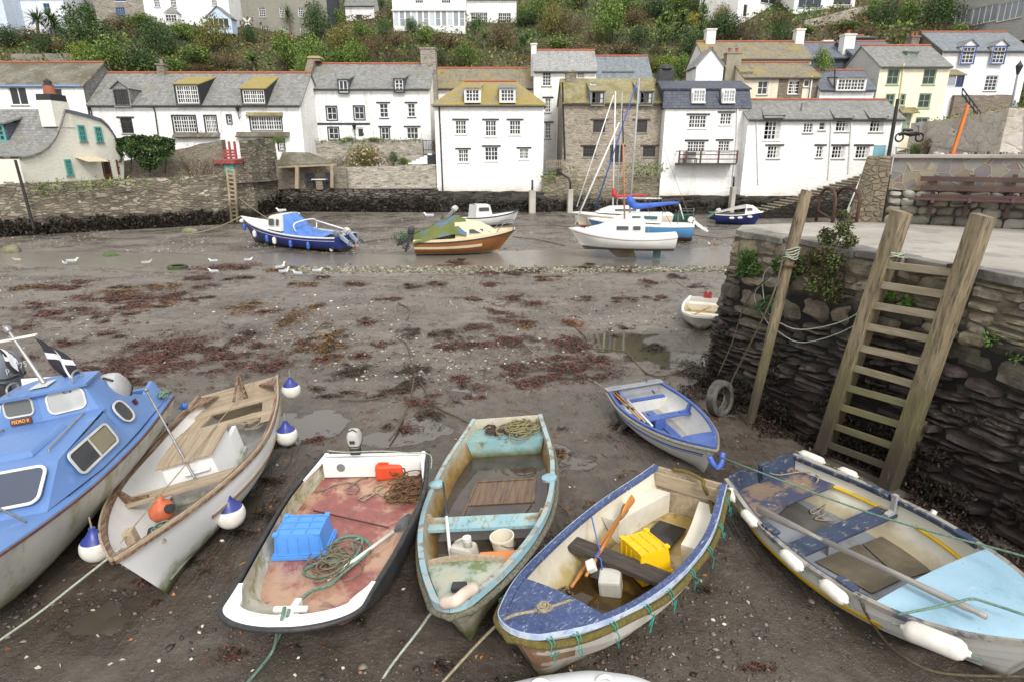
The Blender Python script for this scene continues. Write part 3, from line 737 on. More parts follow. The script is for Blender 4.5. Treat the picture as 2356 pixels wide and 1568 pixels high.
# timber ladder, post, tyre
M_tim=mat('weathered_timber',(.27,.215,.135),(.165,.13,.085),sc=1.6,r=.85,bump=.5,bs=7,bd=.012,st=(9,9,1.0),lay=[('n',(.13,.12,.045),2.2,.5,.68,.6),('n',(.05,.04,.028),3.2,.5,.68,.85),('wz',(.085,.085,.03),2.2,1.2,1.0,.75),('wz',(.045,.034,.024),1.3,.4,.8,.9),('n',(.46,.4,.29),3,.6,.75,.5)],co='World')
M_timr=mat('ladder_rung_wood',(.33,.28,.2),(.24,.2,.13),sc=2,r=.85,bump=.4,bs=8,st=(1.2,1.2,9),lay=[('wz',(.13,.125,.05),2.0,1.2,.5,.8),('wz',(.06,.045,.034),.9,.3,.5,.85),('n',(.08,.065,.05),5,.6,.72,.7)],co='World')
po_=QE0+qn*.17
lb=[G(1891,1046,0),G(2042,1124,0)];lt=[PL(2076,484,po_,qn),PL(2264,492,po_,qn)]
lad=thg('timber_ladder','heavy weathered timber ladder leaning up the stone quay from the mud','ladder',(lb[0]+lb[1])/2)
across=(lb[1]-lb[0]).normalized()
for i in(0,1):
 d_=(lt[i]-lb[i]).normalized();a=lb[i]-d_*.15;b=lt[i];nrm=across.cross(d_).normalized()
 mb=MB();q=lambda p,s_=1,sl=0:[p-across*.1-nrm*.12,p+across*.1-nrm*.12,p+across*.1+nrm*.12,p-across*.1+nrm*.12]
 N_=14
 rows=[[p+V3((.006*noise.noise((k*1.7,j,i)),.006*noise.noise((k*1.3,j+9,i)),0))for j,p in enumerate(q(a.lerp(b,k/N_)))]for k in range(N_+1)];rows[-1][1]+=d_*-.05;rows[-1][2]+=d_*-.03
 mb.grid([r+[r[0]]for r in rows]);mb.poly(*rows[-1]);mb.poly(*rows[0]);mb.mk('rail',M_tim,lad,w=1,bev=.012)
for k,(ly_,ry_)in enumerate(((600,622),(645,673),(692,722),(740,775),(788,827),(833,880),(878,925),(922,973),(966,1022),(1008,1068),(1050,1108))):
 def onr(i,y):
  lo,hi=0,1
  for _ in range(30):
   m_=(lo+hi)/2;p=lb[i].lerp(lt[i],m_);d_=(p-EYEV);cy=_c*d_.y-_s*d_.z;v=-(_s*d_.y+_c*d_.z);py=CYV+FV*v/cy
   if py>y:lo=m_
   else:hi=m_
  return lb[i].lerp(lt[i],(lo+hi)/2)
 a,b=onr(0,ly_+8),onr(1,ry_+8);d_=(lt[0]-lb[0]).normalized();nrm=across.cross(d_).normalized();nrm=nrm if nrm.dot(qn)>0 else-nrm
 mb=MB().beam(a+across*.06+nrm*.05,b-across*.06+nrm*.05,.05,.105,d_);mb.mk('rung',M_timr,lad,w=1,bev=.008)
mb=MB()
for i in(1,):
 p=PL(2212,614,po_,qn);d_=(lt[i]-lb[i]).normalized();nrm=across.cross(d_).normalized();s_=1
 for w1,w2 in(((-.1,-.115),(.1,-.115)),((.1,-.115),(.1,.14)),((-.1,-.115),(-.1,.14)),((-.1,.118),(.1,.118))):
  mb.beam(p+across*w1[0]+nrm*w1[1],p+across*w2[0]+nrm*w2[1],.012,.05,d_)
mb.mk('iron_strap',M_rust,lad,w=1)
mb=MB();a=lb[1]+V3((.16,.02,-.1));mb.beam(a,a+(lt[1]-lb[1]).normalized()*1.25,.1,.12,qn);mb.mk('short_brace',M_tim,lad,w=1,bev=.012)
pb0=G(1722,976,0);pb1=PL(1857,436,QE0+qn*.2,qn)
post=thg('mooring_post','tall leaning weathered wooden post with rope tied round it at the quay edge','post',pb0)
mb=MB();N_=18;rows=[]
for k in range(N_+1):
 f=k/N_;c=pb0 .lerp(pb1,f)-V3((0,0,.15*(1-f)));r_=.088+.012*noise.noise((f*5,1,2));rows.append([c+V3((cos(a),sin(a)*.9,-.25*cos(a)*(f>.99)))*(r_*(1+.12*noise.noise((cos(a)*2,sin(a)*2,f*3))))for a in[i*pi/6 for i in range(12)]])
rows[-1]=[p+V3((0,0,.08*noise.noise((i*1.3,5,5))-.02))for i,p in enumerate(rows[-1])]
mb.grid([r+[r[0]]for r in rows]);mb.poly(*rows[-1]);mb.mk('shaft',M_tim,post,w=1,sm=.6)
mb=MB().beam(pb0 .lerp(pb1,.74)+V3((-.1,-.02,0)),pb0 .lerp(pb1,.9)+V3((-.09,-.02,0)),.035,.05);mb.mk('splinter',mat('dark_split_wood',(.12,.09,.06),(.08,.06,.045),sc=3,r=.9,st=(1,1,8)),post,w=1)
mb=MB();c=pb0 .lerp(pb1,.7);mb.tube([c+V3((cos(a)*.115,sin(a)*.115,0))for a in[i*pi/8 for i in range(16)]],.022,6,closed=1);mb.mk('iron_band',M_rust,post,w=1)
mb=MB();pts=[]
for k in range(80):
 a=k*.42;c=pb0 .lerp(pb1,.725+.05*(k/80)+.006*sin(k*.9));pts.append(c+V3((cos(a),sin(a),0))*.118)
mb.tube(pts,.012,5);tag(mb.mk('rope_wrapping',MRp,sm=1),'pale green rope wound round the leaning post','rope')
c=pb0 .lerp(pb1,.74)
rope('weedy rope running from the leaning post down to the tyre',MRd,cpts([c+V3((-.12,0,-.05)),PL(1770,700,pb0+qn*.1,qn),G(1687,868,.72),G(1680,892,.5)]),.016)
rope('pale rope slack between the post and the ladder top',MRp,cpts([c+V3((.12,-.02,.02)),qpt(1.1,2.7,.1),qpt(1.25,2.2,.16),qpt(1.5,1.95,.18),qpt(2.2,1.88,.18),PL(1975,720,po_,qn),PL(2020,610,po_,qn),PL(2034,588,po_,qn)]),.011)
rope('second pale slack rope hanging lower between the post and the ladder',MRp,cpts([c+V3((.1,-.02,.0)),qpt(1.0,2.3,.14),qpt(1.35,1.9,.18),qpt(1.7,1.74,.2),qpt(2.35,1.7,.2),PL(1985,735,po_,qn),PL(2030,620,po_,qn)]),.009)
rope('dark weedy rope hanging straight beside the post',MRd,cpts([c+V3((.1,-.05,0)),qpt(.9,2.2,.14),qpt(.75,1.2,.2),qpt(.62,.5,.25)]),.014)
mb=MB();pts=[];rc=PL(2055,585,po_,qn)
for k in range(40):
 a=k*.5;pts.append(rc+across*(.13*cos(a))+nrm*(.14*sin(a))+V3((0,0,.03*sin(k*.7))))
mb.tube(pts,.011,5);tag(mb.mk('rope_wrapping',MRp,sm=1),'pale rope wound round the left ladder rail','rope')
def tyre(label,M,Rr=.33,r=.11,m=None):
 t=thg('tyre',label,'tyre',mat=M);prof=[(Rr-.11,-.075),(Rr-.075,-.1),(Rr-.03,-.098),(Rr,-.075),(Rr+.006,-.03),(Rr+.006,.03),(Rr,.075),(Rr-.03,.098),(Rr-.075,.1),(Rr-.11,.075),(Rr-.09,.06),(Rr-.05,.07),(Rr-.03,0),(Rr-.05,-.07),(Rr-.09,-.06)]
 N_=48;mb=MB();rows=[]
 for k in range(N_+1):
  a=2*pi*(k%N_)/N_;rows.append([((rr_+(.008 if(k%2 and 3<=i_<=6)else 0))*cos(a),(rr_+(.008 if(k%2 and 3<=i_<=6)else 0))*sin(a),z_)for i_,(rr_,z_)in enumerate(prof+[prof[0]])])
 mb.grid(rows);mb.mk('rubber',m or Mblk,t,sm=.5);return t
tyc=G(1657,915,.33);tyre('worn tyre fender hanging on a rope at the foot of the quay',TRS(tyc+V3((-.02,-.05,.02)),(R(82),0,R(38))),.34,m=mat('muddy_tyre',(.1,.092,.08),(.05,.048,.045),sc=7,r=.8,bump=.3,lay=[('n',(.2,.18,.15),5,.5,.7,.6)]))
# plants in the quay wall
def tuft(name,label,cat,cs,n,r,size,pal,seed,aspect=2,up=.4,m=None,stems=None,group=None,mw=None):
 rng=np.random.default_rng(seed);P=[];Dn=[]
 for c,q in cs:
  k=int(n*q);d=rng.normal(size=(k,3));d/=np.linalg.norm(d,axis=1)[:,None];P.append(np.array(c)+d*(r*q*rng.random((k,1))**.45));
 P=np.concatenate(P);cl=colmix(rng,len(P),pal,.3);o_=V3(P.mean(0));t=thg(name,label,cat,o_,group=group)
 lmesh('leaves',P-np.array(o_),rng.uniform(size*.6,size*1.3,len(P)),cl,m or Mlf,t,seed=seed,aspect=aspect,up=up)
 if stems:
  mb=MB()
  for k in range(stems):
   p=P[rng.integers(len(P))];a=P.mean(0)+(p-P.mean(0))*.1;mb.tube([V3(a)-o_,V3((a+p)/2)-o_,V3(p)-o_],[.006,.005,.003],4)
  mb.mk('stems',M_soil,t)
 return t
GRN=[(.06,.13,.025),(.09,.17,.035),(.04,.09,.02),(.12,.19,.05)];BRN=[(.1,.055,.035),(.13,.07,.04),(.07,.045,.03),(.09,.1,.03),(.05,.08,.02)]
tuft('fern_clump','bright green fern clump growing from the quay wall left of the post','plant',[(qpt(.62,2.82,.1),1.0),(qpt(.55,2.62,.1),.8),(qpt(.78,2.66,.08),.7)],420,.2,.075,GRN,1)
tuft('leafy_plant','green leafy plant in the quay wall just right of the post','plant',[(qpt(1.38,2.85,.08),.8),(qpt(1.55,2.78,.08),1),(qpt(1.75,2.86,.08),.8),(qpt(1.6,2.6,.08),.5)],330,.18,.085,GRN+[(.1,.12,.03)],2)
tuft('weedy_shrub','brown and green seeding shrub on the quay edge beside the ladder','plant',[(qpt(2.05,3.0,.06),1),(qpt(2.3,3.22,.02),1),(qpt(2.55,3.05,.06),1),(qpt(2.3,2.7,.12),1),(qpt(2.6,2.62,.1),.9),(qpt(2.15,3.45,.0),.6),(qpt(2.45,3.6,.0),.7),(qpt(2.38,3.8,0),.4),(qpt(2.62,3.42,0),.5)],520,.24,.06,BRN+GRN[:2],3,stems=60)
def strap(name,label,base,n,ln_,w_,pal,seed,droop=.7):
 t=thg(name,label,'plant',base);rng=random.Random(seed);mb=MB();mb.c=(0,0,0)
 for k in range(n):
  a=rng.uniform(0,6.28);e=rng.uniform(.1,1.2);l=ln_*rng.uniform(.6,1.15);d=V3((cos(a)*cos(e)+qn.x*.7,sin(a)*cos(e)+qn.y*.7,sin(e))).normalized();s_=d.cross(V3((0,0,1))).normalized();rows=[]
  mb.c=tuple(x*rng.uniform(.7,1.35)for x in pal[rng.randrange(len(pal))])
  for i in range(6):
   u=i/5;c=d*l*u-V3((0,0,droop*l*u*u));w=w_*sin(pi*min(u*.9+.1,1))*.5;rows.append([c-s_*w,c+s_*w])
  mb.grid(rows)
 mb.mk('leaves',Mlf,t,fix=0);return t
strap('strap_leaved_plant','dark green strap leaved plant rooted halfway up the quay wall',qpt(1.35,2.12,.02),60,.42,.06,[(.035,.085,.02),(.05,.11,.03),(.03,.065,.02)],4)
tuft('nettle_tuft','small bright green tuft behind the ladder rungs','plant',[(qpt(3.5,2.7,.06),.9),(qpt(3.8,2.72,.06),.7)],90,.14,.09,[(.12,.22,.03),(.08,.17,.03)],6)
tuft('trailing_weed','thin green trailing weed on the quay wall right of the ladder','plant',[(qpt(5.0,2.5,.06),.7),(qpt(5.3,2.35,.06),.6),(qpt(5.6,2.5,.06),.8),(qpt(5.8,2.2,.06),.9),(qpt(6.0,2.45,.06),.8)],70,.17,.06,GRN,7)
# bench wall
bd=(QB[3]-QB[2]).normalized();bn=V3((bd.y,-bd.x,0));bn=bn if bn.y<0 else-bn
def bwp(px,py,o=0.0):return PL(px,py,QB[2]+bn*o,bn)
def crazy(name):
 t=NT(name);uv=t.co('UV');mp=t.n('Mapping');mp.inputs['Scale'].default_value=(4.6,5.4,1);t.l(uv,mp.inputs[0]);v=t.vor(mp.outputs[0],1);ve=t.vor(mp.outputs[0],1,'DISTANCE_TO_EDGE');s_=t.n('SeparateColor');t.l(v.outputs['Color'],s_.inputs[0])
 c=t.ramp(s_.outputs[0],[(0,(.26,.27,.25)),(.2,(.2,.15,.16)),(.4,(.31,.24,.15)),(.6,(.24,.26,.25)),(.8,(.2,.17,.18)),(1,(.35,.31,.24))]);c=t.mix(t.mul(t.noise(uv,7,7,.7),.5),c,(.1,.09,.08));e=t.step(ve.outputs['Distance'],.015,.05);c=t.mix(t.math('SUBTRACT',1.0,e),c,(.3,.27,.2))
 return t.done(c,.85,t.bump(t.ad(e,t.mul(t.noise(uv,20,5),.4)),.5,.03),0,.3)
bw=thg('bench_wall','stone wall behind the long brown bench, patchwork stones above and cobbles below','wall',QB[2])
L1=V3((QB[2].x,QB[2].y,0));L2=L1+bd*7.5;TH=-bn*.45
ztw=4.66;mb=MB()
mb.grid([[V3((p.x,p.y,z))for z in(4.0,ztw)]for p in(L1,L2)]);mb.mk('patchwork_face',crazy('patchwork_stone'),bw,w=1,uv=1,fix=0)
M_cob=stm('cobble_wall',[(.3,.29,.25),(.22,.21,.19),(.36,.34,.29),(.27,.24,.2)],(.06,.06,.045),3.4,5.5,bump=1.0)
mb=MB();Z_=V3((0,0,1));
for(v0,v1,sz)in((3.28,3.5,.3),(3.5,3.68,.26),(3.68,3.85,.26),(3.85,4.0,.3)):
 u=.02
 while u<7.3:
  l=rs.uniform(.6,1.5)*sz;g_=rs.uniform(.7,1.3);stone(mb,lambda a,b,o:L1+bd*a+bn*(o+.02)+Z_*b,u,u+l-.012,v0,v1-.012,tuple(x*g_ for x in rs.choice([(.3,.29,.25),(.22,.21,.18),(.33,.32,.28),(.26,.24,.19)])),.03,rs,5,4);u+=l
mb.mk('cobbles',attr_mat('cobbles',.85,.5,30,.3),bw,w=1,fix=0,sm=1.0)
mb=MB().box((L1+L2)/2+TH/2-bn*.06+Z_*3.95,(7.5,.36,1.36),Matrix.Rotation(math.atan2(bd.y,bd.x),3,'Z'));mb.mk('core',mat('wall_core',(.2,.18,.14),(.12,.11,.09),r=.9),bw,w=1)
mb=MB().box((L1+L2)/2+TH/2+Z_*(ztw+.035),(7.6,.6,.08),Matrix.Rotation(math.atan2(bd.y,bd.x),3,'Z'));mb.mk('coping',M_pave,bw,w=1,bev=.02)
M_pier=stm('pier_rubble',[(.24,.2,.14),(.19,.165,.12),(.29,.24,.17),(.16,.14,.11)],(.2,.17,.12),6.0,9.5,bump=.9,lich=((.3,.25,.12),.58))
mb=MB();a=L1-bd*.62+Z_*0;rot=Matrix.Rotation(math.atan2(bd.y,bd.x),3,'Z')
gr=[]
mb.hexa([a+bd*x-bn*y+Z_*3.0 for x,y in((-.12,-.1),(.6,-.1),(.6,1.6),(-.12,1.6))],[a+bd*x-bn*y+Z_*4.7 for x,y in((.12,-.06),(.6,-.06),(.6,1.6),(.12,1.6))]);mb.mk('end_pier',M_pier,bw,w=1,uv=1,bev=.04)
M_bench=mat('brown_bench_paint',(.06,.03,.026),(.08,.042,.036),sc=3,r=.5,bump=.15,lay=[('n',(.14,.1,.085),6,.6,.75,.6)])
bench=thg('long_bench','long brown slatted bench fixed along the stone wall on the quay','bench',L1+bd*.3+Z_*ZQ)
for o_,y_,h_ in((.13,(411,419),.1),(.16,(432,440),.1),(.2,(452,464),.1)):
 a,b=bwp(2118,y_[0],o_),bwp(2356,y_[1],o_);b=a+(b-a)*2.6;b.z=a.z
 mb=MB().beam(a,b,.035,h_,(0,0,1));mb.mk('back_rail',M_bench,bench,w=1,bev=.006)
a=bwp(2090,457,.42);b=a+bd*6.8
for k in range(3):mb=MB().beam(a+bn*(-.3+.15*k)+bd*(.1*(2-k)),b+bn*(-.3+.15*k),.14,.045,(0,0,1));mb.mk('seat_slat',M_bench,bench,w=1,bev=.006)
for px in(2145,2228,2325,2440,2560):
 p=bwp(px,452,.08);mb=MB().beam(p-Z_*.42,p+Z_*.42,.07,.06,bn);mb.beam(p+bn*.02-Z_*.12,p+bn*.42-Z_*.06,.06,.09);mb.mk('bracket',M_bench,bench,w=1)
for i,(fa,fb_,h_)in enumerate(((G(1878,505,ZQ),G(1915,513,ZQ),.72),(G(1916,499,ZQ),G(1970,512,ZQ),.72))):
 t=thg('iron_hoop',('rusty iron hoop, left of the pair, at the far quay edge','rusty iron hoop, right of the pair, at the far quay edge')[i],'handrail',(fa+fb_)/2,group='iron hoops at the quay steps')
 mb=MB();hh=Z_*h_;pts=[fa-Z_*.05,fa+hh*.55]+[(fa+fb_)/2+(fa-fb_)/2*cos(q)+hh*(.55+.45*sin(q))for q in[pi*k/10 for k in range(1,10)]]+[fb_+hh*.55,fb_-Z_*.05]
 mb.tube(pts,.035,8);mb.mk('bar',M_rust,t,w=1,sm=1)
 mb=MB().tube([fa+hh*.28,fb_+hh*.1],.02,6);mb.mk('brace',M_rust,t,w=1)
# house builder
def z1(x,y):return x*.3605,y*.3605
def z2(x,y):return 565.4+x*.3605,y*.3605
def z3(x,y):return 1130.9+x*.3605,y*.3605
def z4(x,y):return 1649.2+x*.3606,y*.3606
class FP:
 def __init__(s,pl,yl,pr,yr):
  a=W(pl[0],pl[1],yl);b=W(pr[0],pr[1],yr);s.ze=(a.z+b.z)/2
  s.o=V3((a.x,a.y,0));d=V3((b.x-a.x,b.y-a.y,0));s.w=d.length;s.u=d.normalized();s.n=V3((s.u.y,-s.u.x,0))
  if s.n.y>0:s.n=-s.n
 def P(s,u,z,o=0.0):return s.o+s.u*u+s.n*o+V3((0,0,z))
 def uz(s,px,py,o=0.0):
  p=PL(px,py,s.o+s.n*o,s.n);return(p-s.o).dot(s.u),p.z
MF_w=mat('white_window_paint',(.78,.78,.76),(.7,.7,.68),sc=3,r=.45,bump=0)
MF_d=mat('dark_brown_window_paint',(.04,.028,.024),(.055,.038,.03),sc=3,r=.5,bump=0)
MF_k=mat('black_trim_paint',(.012,.014,.02),(.018,.02,.028),sc=3,r=.5,bump=0)
MF_n=mat('navy_trim_paint',(.02,.028,.05),(.03,.038,.06),sc=3,r=.5,bump=0)
MF_t=mat('teal_window_paint',(.08,.3,.27),(.09,.33,.3),sc=3,r=.5,bump=0)
MF_g=mat('sage_window_paint',(.22,.33,.2),(.2,.3,.18),sc=3,r=.5,bump=0)
MF_b=mat('blue_window_paint',(.16,.3,.55),(.18,.33,.58),sc=3,r=.5,bump=0)
MF_rb=mat('royal_trim_paint',(.02,.06,.3),(.025,.07,.33),sc=3,r=.5,bump=0)
Msill=mat('slate_sill',(.2,.2,.19),(.28,.28,.26),sc=4,r=.7,bump=.1)
def gl(name,c,r=.08):
 t=NT(name);k=t.co('World');return t.done(t.mix(t.noise(k,.9,3),c,tuple(x*2.2 for x in c)),r,t.bump(t.noise(k,.8,2),.04,.05),0,.5)
Gls=gl('window_glass',(.014,.017,.021));GlP=gl('pale_window_glass',(.16,.18,.2),.15);Mcur=mat('net_curtain',(.55,.54,.5),(.45,.44,.42),sc=9,r=.8,bump=0)
M_terra=mat('terracotta',(.34,.11,.06),(.26,.09,.055),sc=4,r=.8,bump=.2,bs=20,lay=[('n',(.2,.17,.13),3,.56,.7,.6)])
M_lead=mat('gutter_black',(.02,.02,.023),r=.5,bump=0)
FR={'w':MF_w,'d':MF_d,'k':MF_k,'n':MF_n,'t':MF_t,'g':MF_g,'b':MF_b,'r':MF_rb}
def window(par,f,u0,u1,za,zb,cols,rows,fr='w',case=1,lint=None,sill='s',rec=.13,o=0.0,glass=None,curt=0,trim=None,name='window',bw=.042,fw=.065):
 m=FR[fr];mb=MB();e=o-rec;dn=f.n;P=lambda u,z,q=0:f.P(u,z,e+q)
 def bar(ua,ub,zc,zd,q0,q1):mb.hexa([P(ua,zc,q0),P(ub,zc,q0),P(ub,zc,q1),P(ua,zc,q1)],[P(ua,zd,q0),P(ub,zd,q0),P(ub,zd,q1),P(ua,zd,q1)])
 bar(u0,u1,za,za+fw,0,.07);bar(u0,u1,zb-fw,zb,0,.07);bar(u0,u0+fw,za+fw,zb-fw,0,.07);bar(u1-fw,u1,za+fw,zb-fw,0,.07)
 U0,U1,Z0,Z1=u0+fw,u1-fw,za+fw,zb-fw
 for c in range(1,case):x=U0+(U1-U0)*c/case;bar(x-.035,x+.035,Z0,Z1,.0,.062)
 for i in range(1,cols):
  if case>1 and(i*case)%cols==0:continue
  x=U0+(U1-U0)*i/cols;bar(x-bw/2,x+bw/2,Z0,Z1,.01,.05)
 for j in range(1,rows):z=Z0+(Z1-Z0)*j/rows;bar(U0,U1,z-bw/2,z+bw/2,.008,.048)
 w=mb.mk(name,m,par,w=1,fix=0)
 mb=MB().poly(P(U0,Z0,.02),P(U1,Z0,.02),P(U1,Z1,.02),P(U0,Z1,.02));mb.mk('pane',glass or Gls,w,w=1,fix=0)
 if curt:
  cw=(U1-U0)*.24
  for a,b,c_ in((U0,U0+cw,U0+cw*.5),(U1-cw,U1,U1-cw*.5)):
   mb=MB().poly(P(a,Z0,.024),P(b if a==U0 else a,Z0,.024),P(b,Z0+(Z1-Z0)*.3,.024),P(b,Z1,.024),P(a,Z1,.024))if a==U0 else mb.poly(P(a,Z0,.024),P(b,Z0,.024),P(b,Z1,.024),P(a,Z1,.024))
   mb.mk('curtain',Mcur,w,w=1,fix=0)
 if lint:
  e_=.22;mb=MB().hexa([f.P(u0-e_,zb+.01,o-.06),f.P(u1+e_,zb+.01,o-.06),f.P(u1+e_,zb+.01,o+.07),f.P(u0-e_,zb+.01,o+.07)],[f.P(u0-e_,zb+.13,o-.06),f.P(u1+e_,zb+.13,o-.06),f.P(u1+e_,zb+.11,o+.07),f.P(u0-e_,zb+.11,o+.07)]);mb.mk('lintel',FR[lint],w,w=1)
 if sill:
  mb=MB().hexa([f.P(u0-.07,za-.09,o-rec),f.P(u1+.07,za-.09,o-rec),f.P(u1+.07,za-.09,o+.07),f.P(u0-.07,za-.09,o+.07)],[f.P(u0-.07,za-.008,o-rec),f.P(u1+.07,za-.008,o-rec),f.P(u1+.07,za-.02,o+.07),f.P(u0-.07,za-.02,o+.07)]);mb.mk('sill',Msill if sill=='s' else FR[sill],w,w=1)
 if trim:
  mb=MB();t_=.09
  for a,b,c_,d_ in((u0-t_,u1+t_,zb,zb+t_),(u0-t_,u1+t_,za-t_,za),(u0-t_,u0,za,zb),(u1,u1+t_,za,zb)):mb.hexa([f.P(a,c_,o-.05),f.P(b,c_,o-.05),f.P(b,c_,o+.03),f.P(a,c_,o+.03)],[f.P(a,d_,o-.05),f.P(b,d_,o-.05),f.P(b,d_,o+.03),f.P(a,d_,o+.03)])
  mb.mk('surround',FR[trim],w,w=1,fix=0)
 return w
def door(par,f,u0,u1,za,zb,m,fr='w',glazed=0):
 mb=MB();e=-.1;mb.hexa([f.P(u0,za,e),f.P(u1,za,e),f.P(u1,za,e+.05),f.P(u0,za,e+.05)],[f.P(u0,zb,e),f.P(u1,zb,e),f.P(u1,zb,e+.05),f.P(u0,zb,e+.05)])
 w_=u1-u0
 for a,b,c,d in((.12,.46,.08,.42),(.54,.88,.08,.42),(.12,.46,.5,.92),(.54,.88,.5,.92)):
  if not glazed:mb.hexa([f.P(u0+w_*a,za+(zb-za)*c,e+.05),f.P(u0+w_*b,za+(zb-za)*c,e+.05),f.P(u0+w_*b,za+(zb-za)*c,e+.065),f.P(u0+w_*a,za+(zb-za)*c,e+.065)],[f.P(u0+w_*a,za+(zb-za)*d,e+.05),f.P(u0+w_*b,za+(zb-za)*d,e+.05),f.P(u0+w_*b,za+(zb-za)*d,e+.065),f.P(u0+w_*a,za+(zb-za)*d,e+.065)])
 d_=mb.mk('door',m,par,w=1,fix=0)
 if glazed:
  mb=MB().poly(f.P(u0+w_*.2,za+(zb-za)*.3,e+.054),f.P(u1-w_*.2,za+(zb-za)*.3,e+.054),f.P(u1-w_*.2,zb-(zb-za)*.1,e+.054),f.P(u0+w_*.2,zb-(zb-za)*.1,e+.054));mb.mk('pane',Gls,d_,w=1,fix=0)
 mb=MB().box(f.P(u1-w_*.14,za+(zb-za)*.47,e+.08),(.05,.06,.12));mb.mk('handle',M_lead,d_,w=1)
 return d_
def wall_holes(mb,f,u0,u1,za,zb,holes,o=0.0,rec=.14):
 us=sorted({u0,u1}|{min(max(x,u0),u1)for h in holes for x in h[:2]});zs=sorted({za,zb}|{min(max(x,za),zb)for h in holes for x in h[2:4]})
 for i in range(len(us)-1):
  for j in range(len(zs)-1):
   cu,cz=(us[i]+us[i+1])/2,(zs[j]+zs[j+1])/2
   if any(h[0]<cu<h[1]and h[2]<cz<h[3]for h in holes):continue
   mb.poly(f.P(us[i],zs[j],o),f.P(us[i+1],zs[j],o),f.P(us[i+1],zs[j+1],o),f.P(us[i],zs[j+1],o))
 for a,b,c,d in[h[:4]for h in holes]:
  q=[(a,c),(b,c),(b,d),(a,d)]
  for k in range(4):(x,y),(x2,y2)=q[k],q[(k+1)%4];mb.poly(f.P(x,y,o),f.P(x2,y2,o),f.P(x2,y2,o-rec),f.P(x,y,o-rec))
  mb.poly(f.P(a,c,o-rec),f.P(b,c,o-rec),f.P(b,d,o-rec),f.P(a,d,o-rec))
def sheet(mb,a,b,c,d,th=.1):
 n=(b-a).cross(d-a).normalized();n=n if n.z>0 else-n;mb.hexa([p-n*th for p in(a,b,c,d)],[a,b,c,d])
